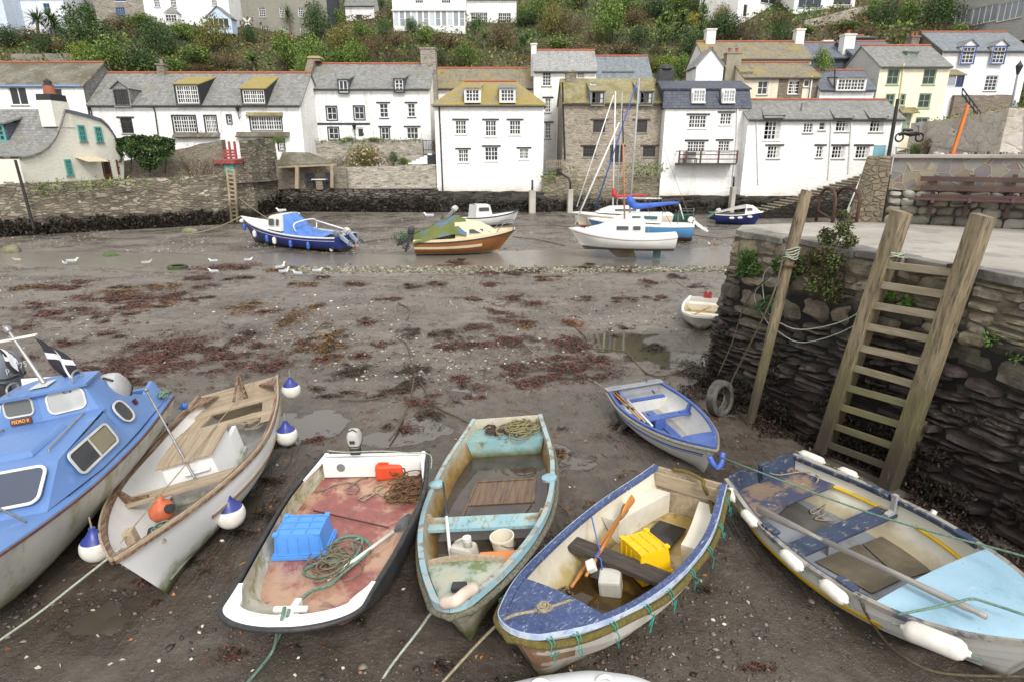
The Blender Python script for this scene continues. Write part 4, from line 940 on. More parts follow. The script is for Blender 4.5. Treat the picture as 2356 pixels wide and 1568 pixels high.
class House:
 def __init__(s,name,label,pl,yl,pr,yr,zb,depth,ridge,wall,roofm,kind='gable',cat='house',group=None,ze=None,over=.22,verge=.12,ridge_tiles=1,sidem=None,hipf=.5,group2=None,base=None,ridged=.5,gutter=1):
  s.f=f=FP(pl,yl,pr,yr);s.ze=ze if ze is not None else f.ze;s.zb=zb;s.D=depth;s.holes=[];s.todo=[];s.wall=wall;s.roofm=roofm;s.kind=kind;s.over=over;s.verge=verge;s.sidem=sidem or wall;s.rt=ridge_tiles;s.hipf=hipf;s.rd=depth*ridged;s.gut=gutter
  if ridge is not None:
   s.zr=ridge[1]if ridge[0]=='z' else PL(ridge[0],ridge[1],f.o-f.n*s.rd,f.n).z
  else:s.zr=s.ze
  s.root=thg(name,label,cat,f.P(f.w/2,zb,-depth/2),group=group)
 def win(s,x0,y0,x1,y1,cols,rows,**k):
  u0,zt=s.f.uz(x0,y0);u1,zl=s.f.uz(x1,y1);h=(u0,u1,zl,zt);s.holes.append(h);s.todo.append(lambda:window(s.root,s.f,u0,u1,zl,zt,cols,rows,**k));return s
 def dr(s,x0,y0,x1,y1,m,**k):
  u0,zt=s.f.uz(x0,y0);u1,zl=s.f.uz(x1,y1);s.holes.append((u0,u1,zl,zt));s.todo.append(lambda:door(s.root,s.f,u0,u1,zl,zt,m,**k));return s
 def slope(s):return(s.zr-s.ze)/s.rd
 def make(s):
  f,ze,zr,D,zb=s.f,s.ze,s.zr,s.D,s.zb;w=f.w
  mb=MB();wall_holes(mb,f,0,w,zb,ze,s.holes);m2=mb if s.sidem is s.wall else MB()
  m2 .poly(f.P(0,zb,-D),f.P(0,ze,-D),f.P(w,ze,-D),f.P(w,zb,-D))
  for u in(0,w):
   pts=[f.P(u,zb,0),f.P(u,ze,0)]+([f.P(u,zr,-s.rd)]if s.kind=='gable' else[])+[f.P(u,ze,-D),f.P(u,zb,-D)];m2 .poly(*pts)
  s.wo=mb.mk('wall',s.wall,s.root,w=1,uv=1,fix=0)
  if m2 is not mb:m2 .mk('side_wall',s.sidem,s.root,w=1,uv=1,fix=0)
  t=s.slope()if zr>ze else 0;ov=s.over;vg=s.verge;mb=MB();up=.06
  if s.kind=='gable':
   sheet(mb,f.P(-vg,ze-ov*t+up,ov),f.P(w+vg,ze-ov*t+up,ov),f.P(w+vg,zr+up,-s.rd),f.P(-vg,zr+up,-s.rd));tb=(zr-ze)/max(D-s.rd,.1)
   sheet(mb,f.P(-vg,ze-ov*tb+up,-D-ov),f.P(w+vg,ze-ov*tb+up,-D-ov),f.P(w+vg,zr+up,-s.rd),f.P(-vg,zr+up,-s.rd))
   s.r0,s.r1=0,w
  elif s.kind=='hip':
   i=s.hipf*D;A,B,Cc,Dd=f.P(-ov,ze-.05+up,ov),f.P(w+ov,ze-.05+up,ov),f.P(w+ov,ze-.05+up,-D-ov),f.P(-ov,ze-.05+up,-D-ov);r0,r1=f.P(i,zr+up,-D/2),f.P(w-i,zr+up,-D/2)
   mb.poly(A,B,r1,r0);mb.poly(Cc,Dd,r0,r1);mb.poly(Dd,A,r0);mb.poly(B,Cc,r1);lo=[p-V3((0,0,.1))for p in(A,B,Cc,Dd)]
   for a,b,c,d in((A,B,lo[1],lo[0]),(B,Cc,lo[2],lo[1]),(Cc,Dd,lo[3],lo[2]),(Dd,A,lo[0],lo[3])):mb.poly(a,b,c,d)
   mb.poly(*lo);s.r0,s.r1=i,w-i
  s.roof=mb.mk('roof',s.roofm,s.root,w=1,uv=1)if mb.v else s.wo
  if s.rt and zr>ze:
   mb=MB();n=max(int((s.r1-s.r0)/.45),2);
   mb.tube([f.P(s.r0-(vg if s.kind=='gable' else 0)+(s.r1-s.r0+(2*vg if s.kind=='gable' else 0))*i/n,zr+up+.015+.012*(i%2),-s.rd)for i in range(n+1)],.1,8);mb.mk('ridge_tiles',M_terra,s.roof,w=1)
  if s.gut and s.kind in('gable','hip'):
   mb=MB().beam(f.P(0,ze-(ov*t if s.kind=='gable' else.05)-.06,ov+.03),f.P(w,ze-(ov*t if s.kind=='gable' else.05)-.06,ov+.03),.1,.09);mb.mk('gutter',M_lead,s.root,w=1)
  for q in s.todo:q()
  return s
 def dormer(s,x0,y0,x1,y1,cols,rows,kind='shed',o=.26,cheek=None,roofm=None,td=.3,pad=.1,head=.12,ov=.14,**k):
  f=s.f;u0,zt=f.uz(x0,y0,o);u1,zl=f.uz(x1,y1,o);a,b=u0-pad,u1+pad;zt2=zt+head;zl2=zl-.1;t=s.slope();d0=-o;cheek=cheek or s.wall
  dm=None;tD=t*td;ds=max((zt2-d0*tD-s.ze)/max(t-tD,.05),d0+.1);zback=zt2+(ds-d0)*tD
  if ds>s.rd*.86:ds=s.rd*.86;zback=s.ze+ds*t;tD=(zback-zt2)/(ds-d0)
  if kind=='gable':zp=zt2+(b-a)*.38;ds=(zp-s.ze)/t;
  mb=MB();wall_holes(mb,f,a,b,zl2,zt2,[(u0,u1,zl,zt)],o)
  dz=(zt2-s.ze)/t
  for u in(a,b):
   if kind=='shed':mb.poly(f.P(u,zl2,o),f.P(u,zt2,o),f.P(u,zback,-ds),f.P(u,s.ze-.2,o-.01))
   else:mb.poly(f.P(u,zl2,o),f.P(u,zt2,o),f.P(u,zt2,-dz),f.P(u,s.ze-.2,o-.01))
  if kind=='gable':mb.poly(f.P(a,zt2,o),f.P(b,zt2,o),f.P((a+b)/2,zp,o))
  dm=mb.mk('dormer',cheek,s.root,w=1,uv=1,fix=0)
  mb=MB()
  if kind=='shed':sheet(mb,f.P(a-.08,zt2-ov*tD+.03,o+ov),f.P(b+.08,zt2-ov*tD+.03,o+ov),f.P(b+.08,zback+.09,-ds-.05),f.P(a-.08,zback+.09,-ds-.05),.07)
  else:
   m_=(a+b)/2
   for u,sg in((a,-1),(b,1)):sheet(mb,f.P(u+sg*.12,zt2-.06,o+ov),f.P(u+sg*.12,zt2-.06,-dz-.1),f.P(m_,zp+.03,-ds),f.P(m_,zp+.03,o+ov),.06)
  mb.mk('dormer_roof',roofm or s.roofm,dm,w=1,uv=1)
  window(dm,f,u0,u1,zl,zt,cols,rows,o=o,rec=.1,**k);return s
 def chim(s,x0,x1,ytop,zlow=None,d=None,m=None,pots=1,dep=.7,cap=1,capm=None,potm=None,taper=0):
  f=s.f;d=s.rd if d is None else d;u0,zt=f.uz(x0,ytop,-d);u1,_=f.uz(x1,ytop,-d);zl=s.ze-.2 if zlow is None else zlow
  mb=MB();q=lambda e,z:[f.P(u0-e,z,-d+dep/2+e),f.P(u1+e,z,-d+dep/2+e),f.P(u1+e,z,-d-dep/2-e),f.P(u0-e,z,-d-dep/2-e)]
  mb.hexa(q(taper,zl),q(0,zt-.12));c=mb.mk('chimney',m or s.wall,s.roof,w=1,uv=1)
  if cap:mb=MB().hexa(q(.07,zt-.12),q(.07,zt));mb.mk('chimney_cap',capm or m or s.wall,s.roof,w=1,uv=1)
  for i in range(pots):
   p=f.P(u0+(u1-u0)*(i+.5)/pots,zt,-d);mb=MB().lathe([(.001,0),(.13,0),(.12,.3),(.15,.32),(.15,.38),(.1,.38),(.1,.2),(.001,.2)],10,o=p);mb.mk('chimney_pot',potm or M_terra,s.roof,w=1,sm=.6)
  return s
 def pipe(s,pts,m=None,r=.05,o=.09):
  mb=MB().tube([s.f.P(*s.f.uz(x,y,o),o)for x,y in pts],r,6);mb.mk('drainpipe',m or M_lead,s.root,w=1);return s
 def slab(s,x0,y0,x1,y1,m,o0=0,o1=.1,name='trim',par=None):
  u0,zt=s.f.uz(x0,y0);u1,zl=s.f.uz(x1,y1);f=s.f;mb=MB().hexa([f.P(u0,zl,o0),f.P(u1,zl,o0),f.P(u1,zl,o1),f.P(u0,zl,o1)],[f.P(u0,zt,o0),f.P(u1,zt,o0),f.P(u1,zt,o1),f.P(u0,zt,o1)]);return mb.mk(name,m,par or s.root,w=1)
 def canopy(s,x0,y0,x1,y1,m,out=.55):
  f=s.f;u0,zt=f.uz(x0,y0);u1,zl=f.uz(x1,y1);zl=min(zl,zt-.15);mb=MB();sheet(mb,f.P(u0,zl,out),f.P(u1,zl,out),f.P(u1,zt+.1,.0),f.P(u0,zt+.1,.0),.06);mb.mk('canopy',m,s.root,w=1,uv=1);return s
 def lantern(s,px,py,size=.5):
  f=s.f;u,z=f.uz(px,py,.3);p=f.P(u,z,.3);lt=thg('wall_lantern','black wall lantern on bracket on the white house front near %s'%s.tagw,'lantern',p)
  mb=MB().lathe([(.06*size*2,-.2*size),(.12*size*2,.2*size),(.13*size*2,.22*size),(.02,.42*size),(.02,.5*size)],6,o=p);mb.mk('lamp',MF_k,lt,w=1)
  mb=MB().tube([p+V3((0,0,-.2*size)),p+V3((0,0,-.9*size)),p-f.n*.3+V3((0,0,-.6*size))],.025,5);mb.mk('bracket',MF_k,lt,w=1);return s
WH=lambda n,zd=None,c=(.85,.85,.84),dirt=(.5,.4,.22),**k:rnm(n,c,dirt if zd is not None else None,zd,**k)
SL={'grey':slm('grey_slate',(.16,.165,.16),(.25,.25,.24),(.22,.21,.14),.62),'lich':slm('lichen_slate',(.2,.19,.15),(.27,.25,.18),(.33,.25,.06),.45,lcol2=(.2,.16,.06)),'moss':slm('mossy_slate',(.14,.135,.11),(.2,.19,.15),(.1,.085,.05),.5,lcol2=(.25,.25,.22)),'ylich':slm('yellow_lichen_slate',(.25,.21,.09),(.31,.25,.08),(.33,.26,.06),.45,lcol2=(.2,.18,.1)),'pale':slm('pale_slate',(.24,.25,.25),(.33,.33,.32),(.4,.27,.06),.66),'blue':slm('blue_slate',(.1,.115,.15),(.15,.165,.2),None),'navy':slm('dark_slate_hanging',(.055,.065,.09),(.085,.095,.12),None,h=.22),'bluegrey':slm('bluegrey_slate',(.15,.17,.19),(.21,.23,.25),(.25,.25,.22),.66),'brown':slm('brown_lichen_slate',(.17,.15,.11),(.23,.205,.15),(.31,.24,.07),.56,lcol2=(.12,.1,.06)),'grnlich':slm('green_lichen_slate',(.23,.21,.12),(.29,.26,.14),(.17,.13,.04),.55,lcol2=(.33,.26,.06))}
M_stone=stm('house_rubble',[(.28,.235,.18),(.37,.32,.25),(.22,.19,.15),(.42,.37,.3),(.31,.27,.21)],(.39,.35,.29),2.2,6.0,bump=.7)
Sn2=stm('brown_rubble',[(.2,.16,.12),(.26,.21,.16),(.15,.125,.1)],(.23,.2,.16),2.2,6.5,bump=.7)
M_ston3=stm('grey_quoin_stone',[(.22,.19,.155),(.32,.29,.24),(.27,.235,.19)],(.36,.34,.3),2.0,4.5)
M_chw=WH('white_chimney',c=(.74,.73,.7));M_chs=stm('chimney_stone',[(.2,.17,.13),(.28,.24,.19),(.16,.14,.11)],(.24,.22,.18),2.5,6)
GH='village houses across the harbour'
W3=dict(case=3);
h=House('cottage','white cottage with mossy slate roof and blue eaves board at the left edge',(-60,198),50,(190,196),50,2.7,6.0,(110,146),WH('limewash_a'),SL['moss'],sidem=SL['grey'],group=GH);h.gut=0
h.win(17,200,67,242,2,1,case=2);h.win(103,203,150,250,2,1,case=2);h.make();h.slab(-60,196,189,201,MF_b,.0,.2,'fascia')
h=House('row_house','long white row house with three different dormers and black downpipes',(204,239),50,(690,239),50,2.7,6.4,(455,170),WH('limewash_b'),SL['grey'],group=GH);h.tagw='the third dormer'
h.win(275,272,309,307,3,4,fr='d',lint='d',case=2);h.win(396,267,454,305,9,4,case=3,sill='k',trim='k');h.win(470,267,501,305,6,4,case=2,trim='k');h.win(522,266,533,284,1,2,trim='k');h.win(575,268,649,299,12,3,case=4,trim='k');h.win(640,322,655,345,3,3,trim='k');h.win(572,322,585,338,1,1,fr='d')
h.make();h.dormer(259,206,300,244,3,4,kind='gable',fr='d',cheek=SL['grey'],case=2);h.dormer(403,197,459,238,9,4,cheek=MF_k,roofm=SL['ylich'],case=3,pad=.14,td=.62);h.dormer(557,207,610,238,9,3,cheek=MF_k,roofm=SL['ylich'],case=3,pad=.14,td=.62)
h.canopy(400,308,508,316,SL['moss'],.4);h.canopy(567,262,652,267,SL['grnlich'],.25);h.canopy(545,307,668,315,SL['moss'],.4);h.pipe([(205,240),(211,262),(214,310)]);h.pipe([(351,240),(357,260),(364,310)]);h.chim(364,380,148,m=M_chs,pots=1,capm=M_chs,potm=M_chs);h.lantern(547,252,.8)
h.pipe([(505,240),(509,300)],MF_w)
h=House('house','white house with navy lintels, navy band and two small slate dormers',(709,203),54,(988,201),54,4.6,6.5,(850,149),WH('limewash_c',c=(.82,.82,.81)),SL['grey'],group=GH);h.tagw='the navy band'
for q in(((751,246),(776,276)),((814,245),(839,275))):h.win(*q[0],*q[1],2,2,trim='n',sill=None)
h.win(872,238,894,271,2,3,lint='n',sill='n');h.win(937,238,956,269,2,3,lint='n',sill='n');h.win(755,294,780,321,2,2,trim='n',sill=None);h.win(876,293,896,321,2,2,lint='n',trim='n',sill=None);h.win(935,293,963,320,3,2,lint='n',sill=None)
h.dr(820,293,840,323,MF_w,glazed=1);h.make();h.dormer(779,185,801,213,2,1,cheek=SL['navy'],case=2,sill='k',pad=.14);h.dormer(908,183,928,211,2,3,cheek=SL['navy'],case=2,sill='k',pad=.14)
h.slab(715,283,851,288,MF_n,0,.03,'painted_band');h.lantern(815,294,.8);h.chim(969,1003,112,m=M_ston3,pots=0,dep=1.2,zlow=6);h.pipe([(847,203),(850,283)],MF_w)
t=thg('stone_chimney_stack','tall rubble stone chimney gable at the left end of the navy trimmed house','chimney',W(706,323,55));f=h.f;mb=MB();uu,zz=f.uz(692,137,-3.2);q=lambda a,b,z,d0,d1:[f.P(a,z,d0),f.P(b,z,d0),f.P(b,z,d1),f.P(a,z,d1)]
mb.hexa(q(-.62,-.02,3.0,.05,-6.4),q(-.62,-.02,h.ze,.05,-6.4));mb.hexa(q(-.62,-.02,h.ze,.0,-6.4),q(-.62,-.02,h.zr+.2,-2.4,-4.0));mb.hexa(q(-.66,.45,h.zr+.2,-2.5,-3.9),q(-.6,.4,zz,-2.6,-3.8));mb.mk('stack',Sn2,t,w=1,uv=1);mb=MB().hexa(q(-.7,.5,zz,-2.5,-3.9),q(-.55,.35,zz+.22,-2.7,-3.7));mb.mk('cap',mat('lichen_cap',(.3,.25,.1),(.22,.18,.09),sc=2,r=.9),t,w=1)
h=House('house','low white house with brown lichen roof behind the hipped white house',(985,203),58,(1240,200),58,4.8,6,(1110,159),WH('limewash_d'),SL['brown'],group=GH);h.win(1035,205,1052,222,2,2);h.make()
MW6=WH('limewash_e',1.6,streak=.15,bump=.7)
h=House('house','white hipped house with yellow lichen roof and white dormers standing over the mud',(999,243),50,(1252,241),50,1.75,6.0,(1118,190),MW6,SL['lich'],kind='hip',group=GH,hipf=.36)
for x0,y0,x1,y1,c_ in((1047,277,1073,309,4),(1116,277,1142,314,4),(1172,277,1198,310,4),(1054,344,1078,373,4),(1115,338,1146,370,4),(1195,342,1216,366,4)):h.win(x0,y0,x1,y1,c_,3,lint='n',case=2,sill='w')
h.make();h.dormer(1071,206,1103,234,4,3,cheek=MF_w,roofm=SL['lich'],case=2,sill='w',td=.55);h.dormer(1152,206,1183,234,4,3,cheek=MF_w,roofm=SL['grey'],case=2,sill='w',td=.55);h.pipe([(1010,243),(1013,300),(1019,443)],r=.06)
h=House('house','tall narrow white house with sash windows behind the hipped house',(1229,163),56,(1372,161),56,3,5.5,(1300,118),WH('limewash_f'),SL['pale'],group=GH,sidem=WH('limewash_f2'));
for x0,y0,x1,y1 in((1248,166,1268,198),(1328,166,1345,180),(1254,226,1267,259),(1254,283,1267,319)):h.win(x0,y0,x1,y1,3,4,lint='k' if y0>200 else None)
h.make();h.chim(1222,1234,102,m=M_chw,pots=0,dep=1.0)
h=House('house','blue grey slate roofed house with wide dormer band behind the stone house',(1366,183),59,(1500,183),59,4,6,(1430,131),SL['navy'],SL['bluegrey'],group=GH);h.make();h.dormer(1394,168,1450,182,10,2,cheek=mat('cream_fascia',(.6,.5,.3),(.55,.45,.27),r=.7),roofm=SL['bluegrey'],case=5,td=.15,pad=.25,o=-.8)
h=House('house','rubble stone house with dark window frames and green lichen roof',(1297,235),50,(1535,235),50,2.6,6.2,(1418,183),M_stone,SL['grnlich'],group=GH,ridge_tiles=0)
for q in((1365,277,1392,305),(1462,277,1488,305),(1342,337,1370,361),(1480,337,1507,361)):h.win(*q,4,3,fr='d',case=2,lint='d',sill='s')
h.win(1404,337,1432,374,4,4,fr='d',case=2,lint='d');h.make()
h.dormer(1362,212,1389,241,2,2,fr='d',cheek=mat('bluegrey_paint',(.2,.25,.33),(.18,.23,.3),r=.6),roofm=SL['grnlich'],case=2,curt=1,td=.6);h.dormer(1474,212,1500,241,2,2,fr='d',cheek=mat('bluegrey_paint',()),roofm=SL['grnlich'],case=2,curt=1,td=.6)
h.chim(1302,1325,165,m=M_chs,pots=0,dep=1.1);h.pipe([(1294,190),(1296,260),(1300,370)],r=.07)
t=thg('slate_clad_flue','black slate hung round topped chimney between the stone house and the mansard','chimney',W(1532,200,52));p0,p1=W(1514,200,52),W(1548,200,52);zt=W(1532,160,52).z;mb=MB();wd=p1 .x-p0 .x;mb.box(((p0 .x+p1 .x)/2,52.4,(zt+6)/2),(wd,.9,zt-6));mb.mk('stack',mat('tarred_slate',(.014,.014,.016),(.03,.03,.032),sc=3,r=.45,lay=[('n',(.14,.14,.14),4,.6,.75,.5)]),t,w=1,bev=.03);mb=MB().lathe([(wd*.52,0),(wd*.5,.12),(wd*.4,.28),(wd*.2,.38),(.001,.4)],16,o=((p0 .x+p1 .x)/2,52.4,zt));mb.mk('dome',mat('tarred_slate',()),t,w=1,sm=1)
h=House('house','white house with dark slate mansard and brown railed balcony above the rocks',(1531,248),49,(1722,248),49,1.2,6.0,None,WH('limewash_g',1.2,streak=.35),SL['navy'],kind='flat',group=GH,ridge_tiles=0,gutter=0)
for q,c_ in(((1586,265,1624,295),6),((1658,260,1682,287),4),((1582,325,1621,349),6),((1653,324,1678,348),4)):h.win(*q,c_,3,case=3 if c_==6 else 2,lint='k',sill='w')
h.make();f=h.f;zm=f.uz(1620,205,-.7)[1];zt=f.uz(1620,186,-2.6)[1];mb=MB();w_=f.w
sheet(mb,f.P(-.25,h.ze-.05,.22),f.P(w_+.2,h.ze-.05,.22),f.P(w_+.1,zm,-.45),f.P(-.1,zm,-.45));sheet(mb,f.P(-.35,zm,-.25),f.P(w_+.2,zm,-.25),f.P(w_+.1,zt,-2.6),f.P(-.15,zt,-2.6));sheet(mb,f.P(-.35,zm,-6),f.P(w_+.2,zm,-6),f.P(w_+.1,zt,-2.6),f.P(-.15,zt,-2.6))
for u in(-.1,w_+.1):mb.poly(f.P(u,h.ze-.1,.1),f.P(u,zm,-.45),f.P(u,zt,-2.6),f.P(u,zm,-6),f.P(u,h.ze-.1,-6))
h.roof=mb.mk('mansard_roof',SL['navy'],h.root,w=1,uv=1,fix=0);h.zr=h.ze+10;h.rd=3
for q in((1593,208,1618,236),(1662,208,1686,236)):
 u0,zt_=f.uz(q[0],q[1],-.15);u1,zl_=f.uz(q[2],q[3],-.15);mb=MB().hexa([f.P(u0-.06,zl_-.1,-.5),f.P(u1+.06,zl_-.1,-.5),f.P(u1+.06,zl_-.1,.16),f.P(u0-.06,zl_-.1,.16)],[f.P(u0-.06,zt_+.1,-.9),f.P(u1+.06,zt_+.1,-.9),f.P(u1+.06,zt_+.1,-.1),f.P(u0-.06,zt_+.1,-.1)]);dd=mb.mk('dormer',MF_w,h.root,w=1);window(dd,f,u0,u1,zl_,zt_,4,3,case=2,o=.2,rec=.05,sill='w',glass=GlP)
h.pipe([(1655,206),(1657,247)]);h.pipe([(1697,250),(1695,320),(1685,425)],MF_w,.06)
def B10(px,py,o):return f.P(*f.uz(px,py,o),o)
bl=thg('balcony','brown railed timber balcony on the white mansard house','balcony',B10(1630,376,.5));M_brn=mat('balcony_brown',(.11,.045,.04),(.08,.035,.03),sc=3,r=.6)
zf_=f.uz(1563,376,1.1)[1];zr_=f.uz(1563,348,1.1)[1];ua=f.uz(1563,360,1.1)[0];ub=f.uz(1696,360,1.1)[0]
mb=MB().hexa([f.P(ua,zf_-.12,0),f.P(ub,zf_-.12,0),f.P(ub,zf_-.12,1.15),f.P(ua,zf_-.12,1.15)],[f.P(ua,zf_,0),f.P(ub,zf_,0),f.P(ub,zf_,1.15),f.P(ua,zf_,1.15)]);mb.mk('deck',mat('mossy_deck',(.07,.06,.04),(.05,.055,.03),sc=3,r=.9),bl,w=1)
for i in range(5):u=ua+(ub-ua)*(0,.12,.37,.68,1)[i];mb=MB().beam(f.P(u,zf_,1.1),f.P(u,zr_+.05,1.1),.11,.11,f.n);mb.mk('post',M_brn,bl,w=1)
for zz in(zr_,zf_+.62,zf_+.3):mb=MB().beam(f.P(ua,zz,1.12),f.P(ub,zz,1.12),.05,.07);mb.mk('rail',M_brn,bl,w=1)
for u in(ua+.05,ub-.05):mb=MB().beam(f.P(u,zr_,0),f.P(u,zr_,1.1),.06,.06);mb.mk('rail',M_brn,bl,w=1)
t=thg('deck_chair','dark slatted chair standing at the left end of the balcony','chair',f.P(ua+.9,zf_,.6));mb=MB()
for i in range(5):mb.box(f.P(ua+.95,zf_+.35+.11*i,.45),(1.0,.04,.07))
mb.mk('backrest',MF_k,t,w=1);mb=MB().box(f.P(ua+.95,zf_+.35,.68),(1.0,.45,.05));mb.mk('seat',MF_k,t,w=1)
for a_ in(-.45,.45):
 for b_ in(.48,.88):mb=MB().box(f.P(ua+.95+a_,zf_+.17,b_),(.06,.06,.34));mb.mk('leg',MF_k,t,w=1)
h=House('house','long low white house with grey slate roof and pale blue door above the steps',(1722,272),48,(2078,273),48,1.0,5.6,(1900,232),WH('limewash_h',1.2,streak=.2),SL['grey'],group=GH)
h.win(1762,269,1793,322,4,5,case=2,lint='k',sill='w',curt=1);h.win(1850,283,1869,306,3,3,case=3,sill='s');h.win(1886,281,1898,300,1,2,sill='s');h.win(1926,271,1952,303,4,3,case=2,lint='k',curt=1);h.win(2005,271,2031,304,4,3,case=2,lint='k',curt=1)
for x0,y0,x1,y1,c_ in((1767,336,1793,365,4),(1880,336,1891,363,2),(1916,336,1942,365,4),(1971,336,1998,365,4)):h.win(x0,y0,x1,y1,c_,3,case=2,lint='k',curt=1 if c_==4 else 0)
h.dr(2011,335,2031,382,mat('pale_blue_door',(.2,.42,.5),(.22,.45,.53),r=.5));h.make()
for x0,x1 in((1762,1796),(1923,1956),(2003,2034)):
 u0,zt=h.f.uz(x0,258);u1,_=h.f.uz(x1,258);zt=h.ze+.42;t_=h.slope();mb=MB();sheet(mb,h.f.P(u0-.2,h.ze+.02,.42),h.f.P(u1+.2,h.ze+.02,.42),h.f.P(u1-.1,h.ze+.09+1.2*t_,-1.2),h.f.P(u0+.1,h.ze+.09+1.2*t_,-1.2),.06);mb.mk('eyebrow_roof',SL['grey'],h.roof,w=1,uv=1)
h.pipe([(1741,273),(1745,424)],MF_w);h.pipe([(1914,276),(1906,412)],MF_w);h.pipe([(1960,276),(1952,400)],MF_w);mb=MB();p=h.f.P(*h.f.uz(1842,262,-1),-1);mb.tube([p,p+V3((0,0,.75))],.07,8);mb.mk('flue',Mmet,h.roof,w=1)
h=House('house','house half cream and half brown stone with mossy roof, behind the long white house',(1712,178),55,(1886,176),55,6,5.5,(1800,146),WH('cream_render',c=(.74,.68,.52)),SL['brown'],group=GH)
h.win(1745,186,1765,218,2,2);h.win(1816,186,1838,217,3,4,case=2);h.win(1851,184,1862,200,1,1);h.make();u_,z_=h.f.uz(1793,180);mb=MB().hexa([h.f.P(u_,6,0.0),h.f.P(h.f.uz(1815,180)[0],6,0),h.f.P(h.f.uz(1815,180)[0],6,.025),h.f.P(u_,6,.025)],[h.f.P(u_,h.ze-.1,0),h.f.P(h.f.uz(1815,180)[0],h.ze-.1,0),h.f.P(h.f.uz(1815,180)[0],h.ze-.1,.025),h.f.P(u_,h.ze-.1,.025)])
for a,b in((1838,1850),(1863,1886)):x,y=h.f.uz(a,180)[0]+.06,h.f.uz(b,180)[0]-.02;mb.hexa([h.f.P(x,6,0.0),h.f.P(y,6,0),h.f.P(y,6,.025),h.f.P(x,6,.025)],[h.f.P(x,h.ze-.1,0),h.f.P(y,h.ze-.1,0),h.f.P(y,h.ze-.1,.025),h.f.P(x,h.ze-.1,.025)])
za_=h.f.uz(1827,220)[1];x,y=h.f.uz(1815,180)[0],h.f.uz(1838,180)[0]+.06;mb.hexa([h.f.P(x,6,0),h.f.P(y,6,0),h.f.P(y,6,.025),h.f.P(x,6,.025)],[h.f.P(x,za_,0),h.f.P(y,za_,0),h.f.P(y,za_,.025),h.f.P(x,za_,.025)]);mb.mk('stone_facing',Sn2,h.root,w=1,uv=1)
h.chim(1670,1703,122,m=mat('concrete_stack',(.3,.27,.2),(.24,.22,.17),sc=2,r=.9),pots=2,dep=.9,zlow=7,taper=.15);h.chim(1707,1727,166,m=M_chs,pots=0,d=.8,dep=.6);h.pipe([(1869,176),(1862,230)],MF_w,.07)
h=House('house','white house with long yellowish lichen roof and two white chimneys',(1622,136),60,(1868,133),60,6.5,6,(1740,98),WH('limewash_i'),SL['brown'],group=GH);
for q in((1743,135,1764,141),(1810,135,1832,141)):h.win(*q,2,1)
h.make();h.chim(1624,1645,68,m=M_chw,pots=0,dep=.9,zlow=8);h.chim(1830,1849,68,m=M_chw,pots=1,dep=.8);t=thg('gable_cottage','white gable end of a cottage with dark slate roof edge left of the lichen roof','house',W(1630,184,57));a,b=W(1600,184,57),W(1662,184,57);zp=W(1638,100,57).z;mb=MB().prism([V3((a.x,57,6)),V3((b.x,57,6)),V3((b.x,57,W(1640,150,57).z)),V3(((a.x+b.x)/2,57,zp-.4)),V3((a.x,57,W(1600,150,57).z))],(0,3,0));mb.mk('wall',WH('limewash_j'),t,w=1)
mb=MB();m_=(a.x+b.x)/2
for x,zz in((a.x-.2,W(1600,154,57).z),(b.x+.2,W(1640,154,57).z)):sheet(mb,V3((x,56.85,zz)),V3((x,60.2,zz)),V3((m_,60.2,zp-.3)),V3((m_,56.85,zp-.3)))
mb.mk('roof',SL['grey'],t,w=1,uv=1)
h=House('house','small white house with mossy dormer of white casements left of the yellow house',(1888,205),54.5,(2012,205),54.5,5,5,(1940,164),WH('limewash_k'),SL['blue'],group=GH);h.make();h.dormer(1930,182,1988,208,8,3,case=4,cheek=WH('limewash_l'),roofm=SL['moss'],td=.12);h.pipe([(1921,160),(1919,206)],r=.06)
h=House('house','pale yellow house with sage green window frames and grey slate roof',(2026,153),56,(2188,151),56,4.4,7,(2100,107),WH('yellow_render',c=(.8,.76,.57),streak=.2,bump=.25),SL['grey'],group=GH,sidem=WH('grey_render',c=(.5,.5,.48)))
for x0,y0,x1,y1 in((2044,159,2066,195),(2127,159,2150,195),(2039,216,2056,245),(2068,216,2081,243),(2116,215,2138,249),(2108,270,2133,297)):h.win(x0,y0,x1,y1,2,2,fr='g',sill='g',bw=.05,fw=.1)
h.dr(2070,262,2090,306,mat('sage_door',(.3,.36,.25),r=.6));h.make();h.canopy(2066,250,2104,261,SL['grnlich'],.8);h.dormer(2092,122,2110,136,1,1,fr='g',cheek=MF_g,o=-1.6,td=.1,sill=None,glass=GlP);h.pipe([(2080,145),(2076,180),(2060,300)],mat('cream_pipe',(.75,.68,.45),r=.6),.06)
h=House('house','white house with blue gabled dormers and grey slate roof at the right edge',(2170,116),59,(2372,116),59,5.5,7,(2270,76),WH('limewash_m',c=(.76,.77,.79),streak=.3),SL['bluegrey'],group=GH,sidem=Sn2)
h.win(2270,174,2291,209,3,4,sill='s');h.win(2400,174,2420,209,3,4);h.make();h.dormer(2218,108,2238,146,3,4,kind='gable',fr='w',cheek=WH('limewash_x'),sill='r',trim='r',pad=.12);h.dormer(2289,108,2308,146,3,4,kind='gable',fr='w',cheek=WH('limewash_x'),sill='r',trim='r',pad=.12);h.chim(2094,2112,84,m=M_chs,pots=2,dep=.7,zlow=9,potm=M_terra)
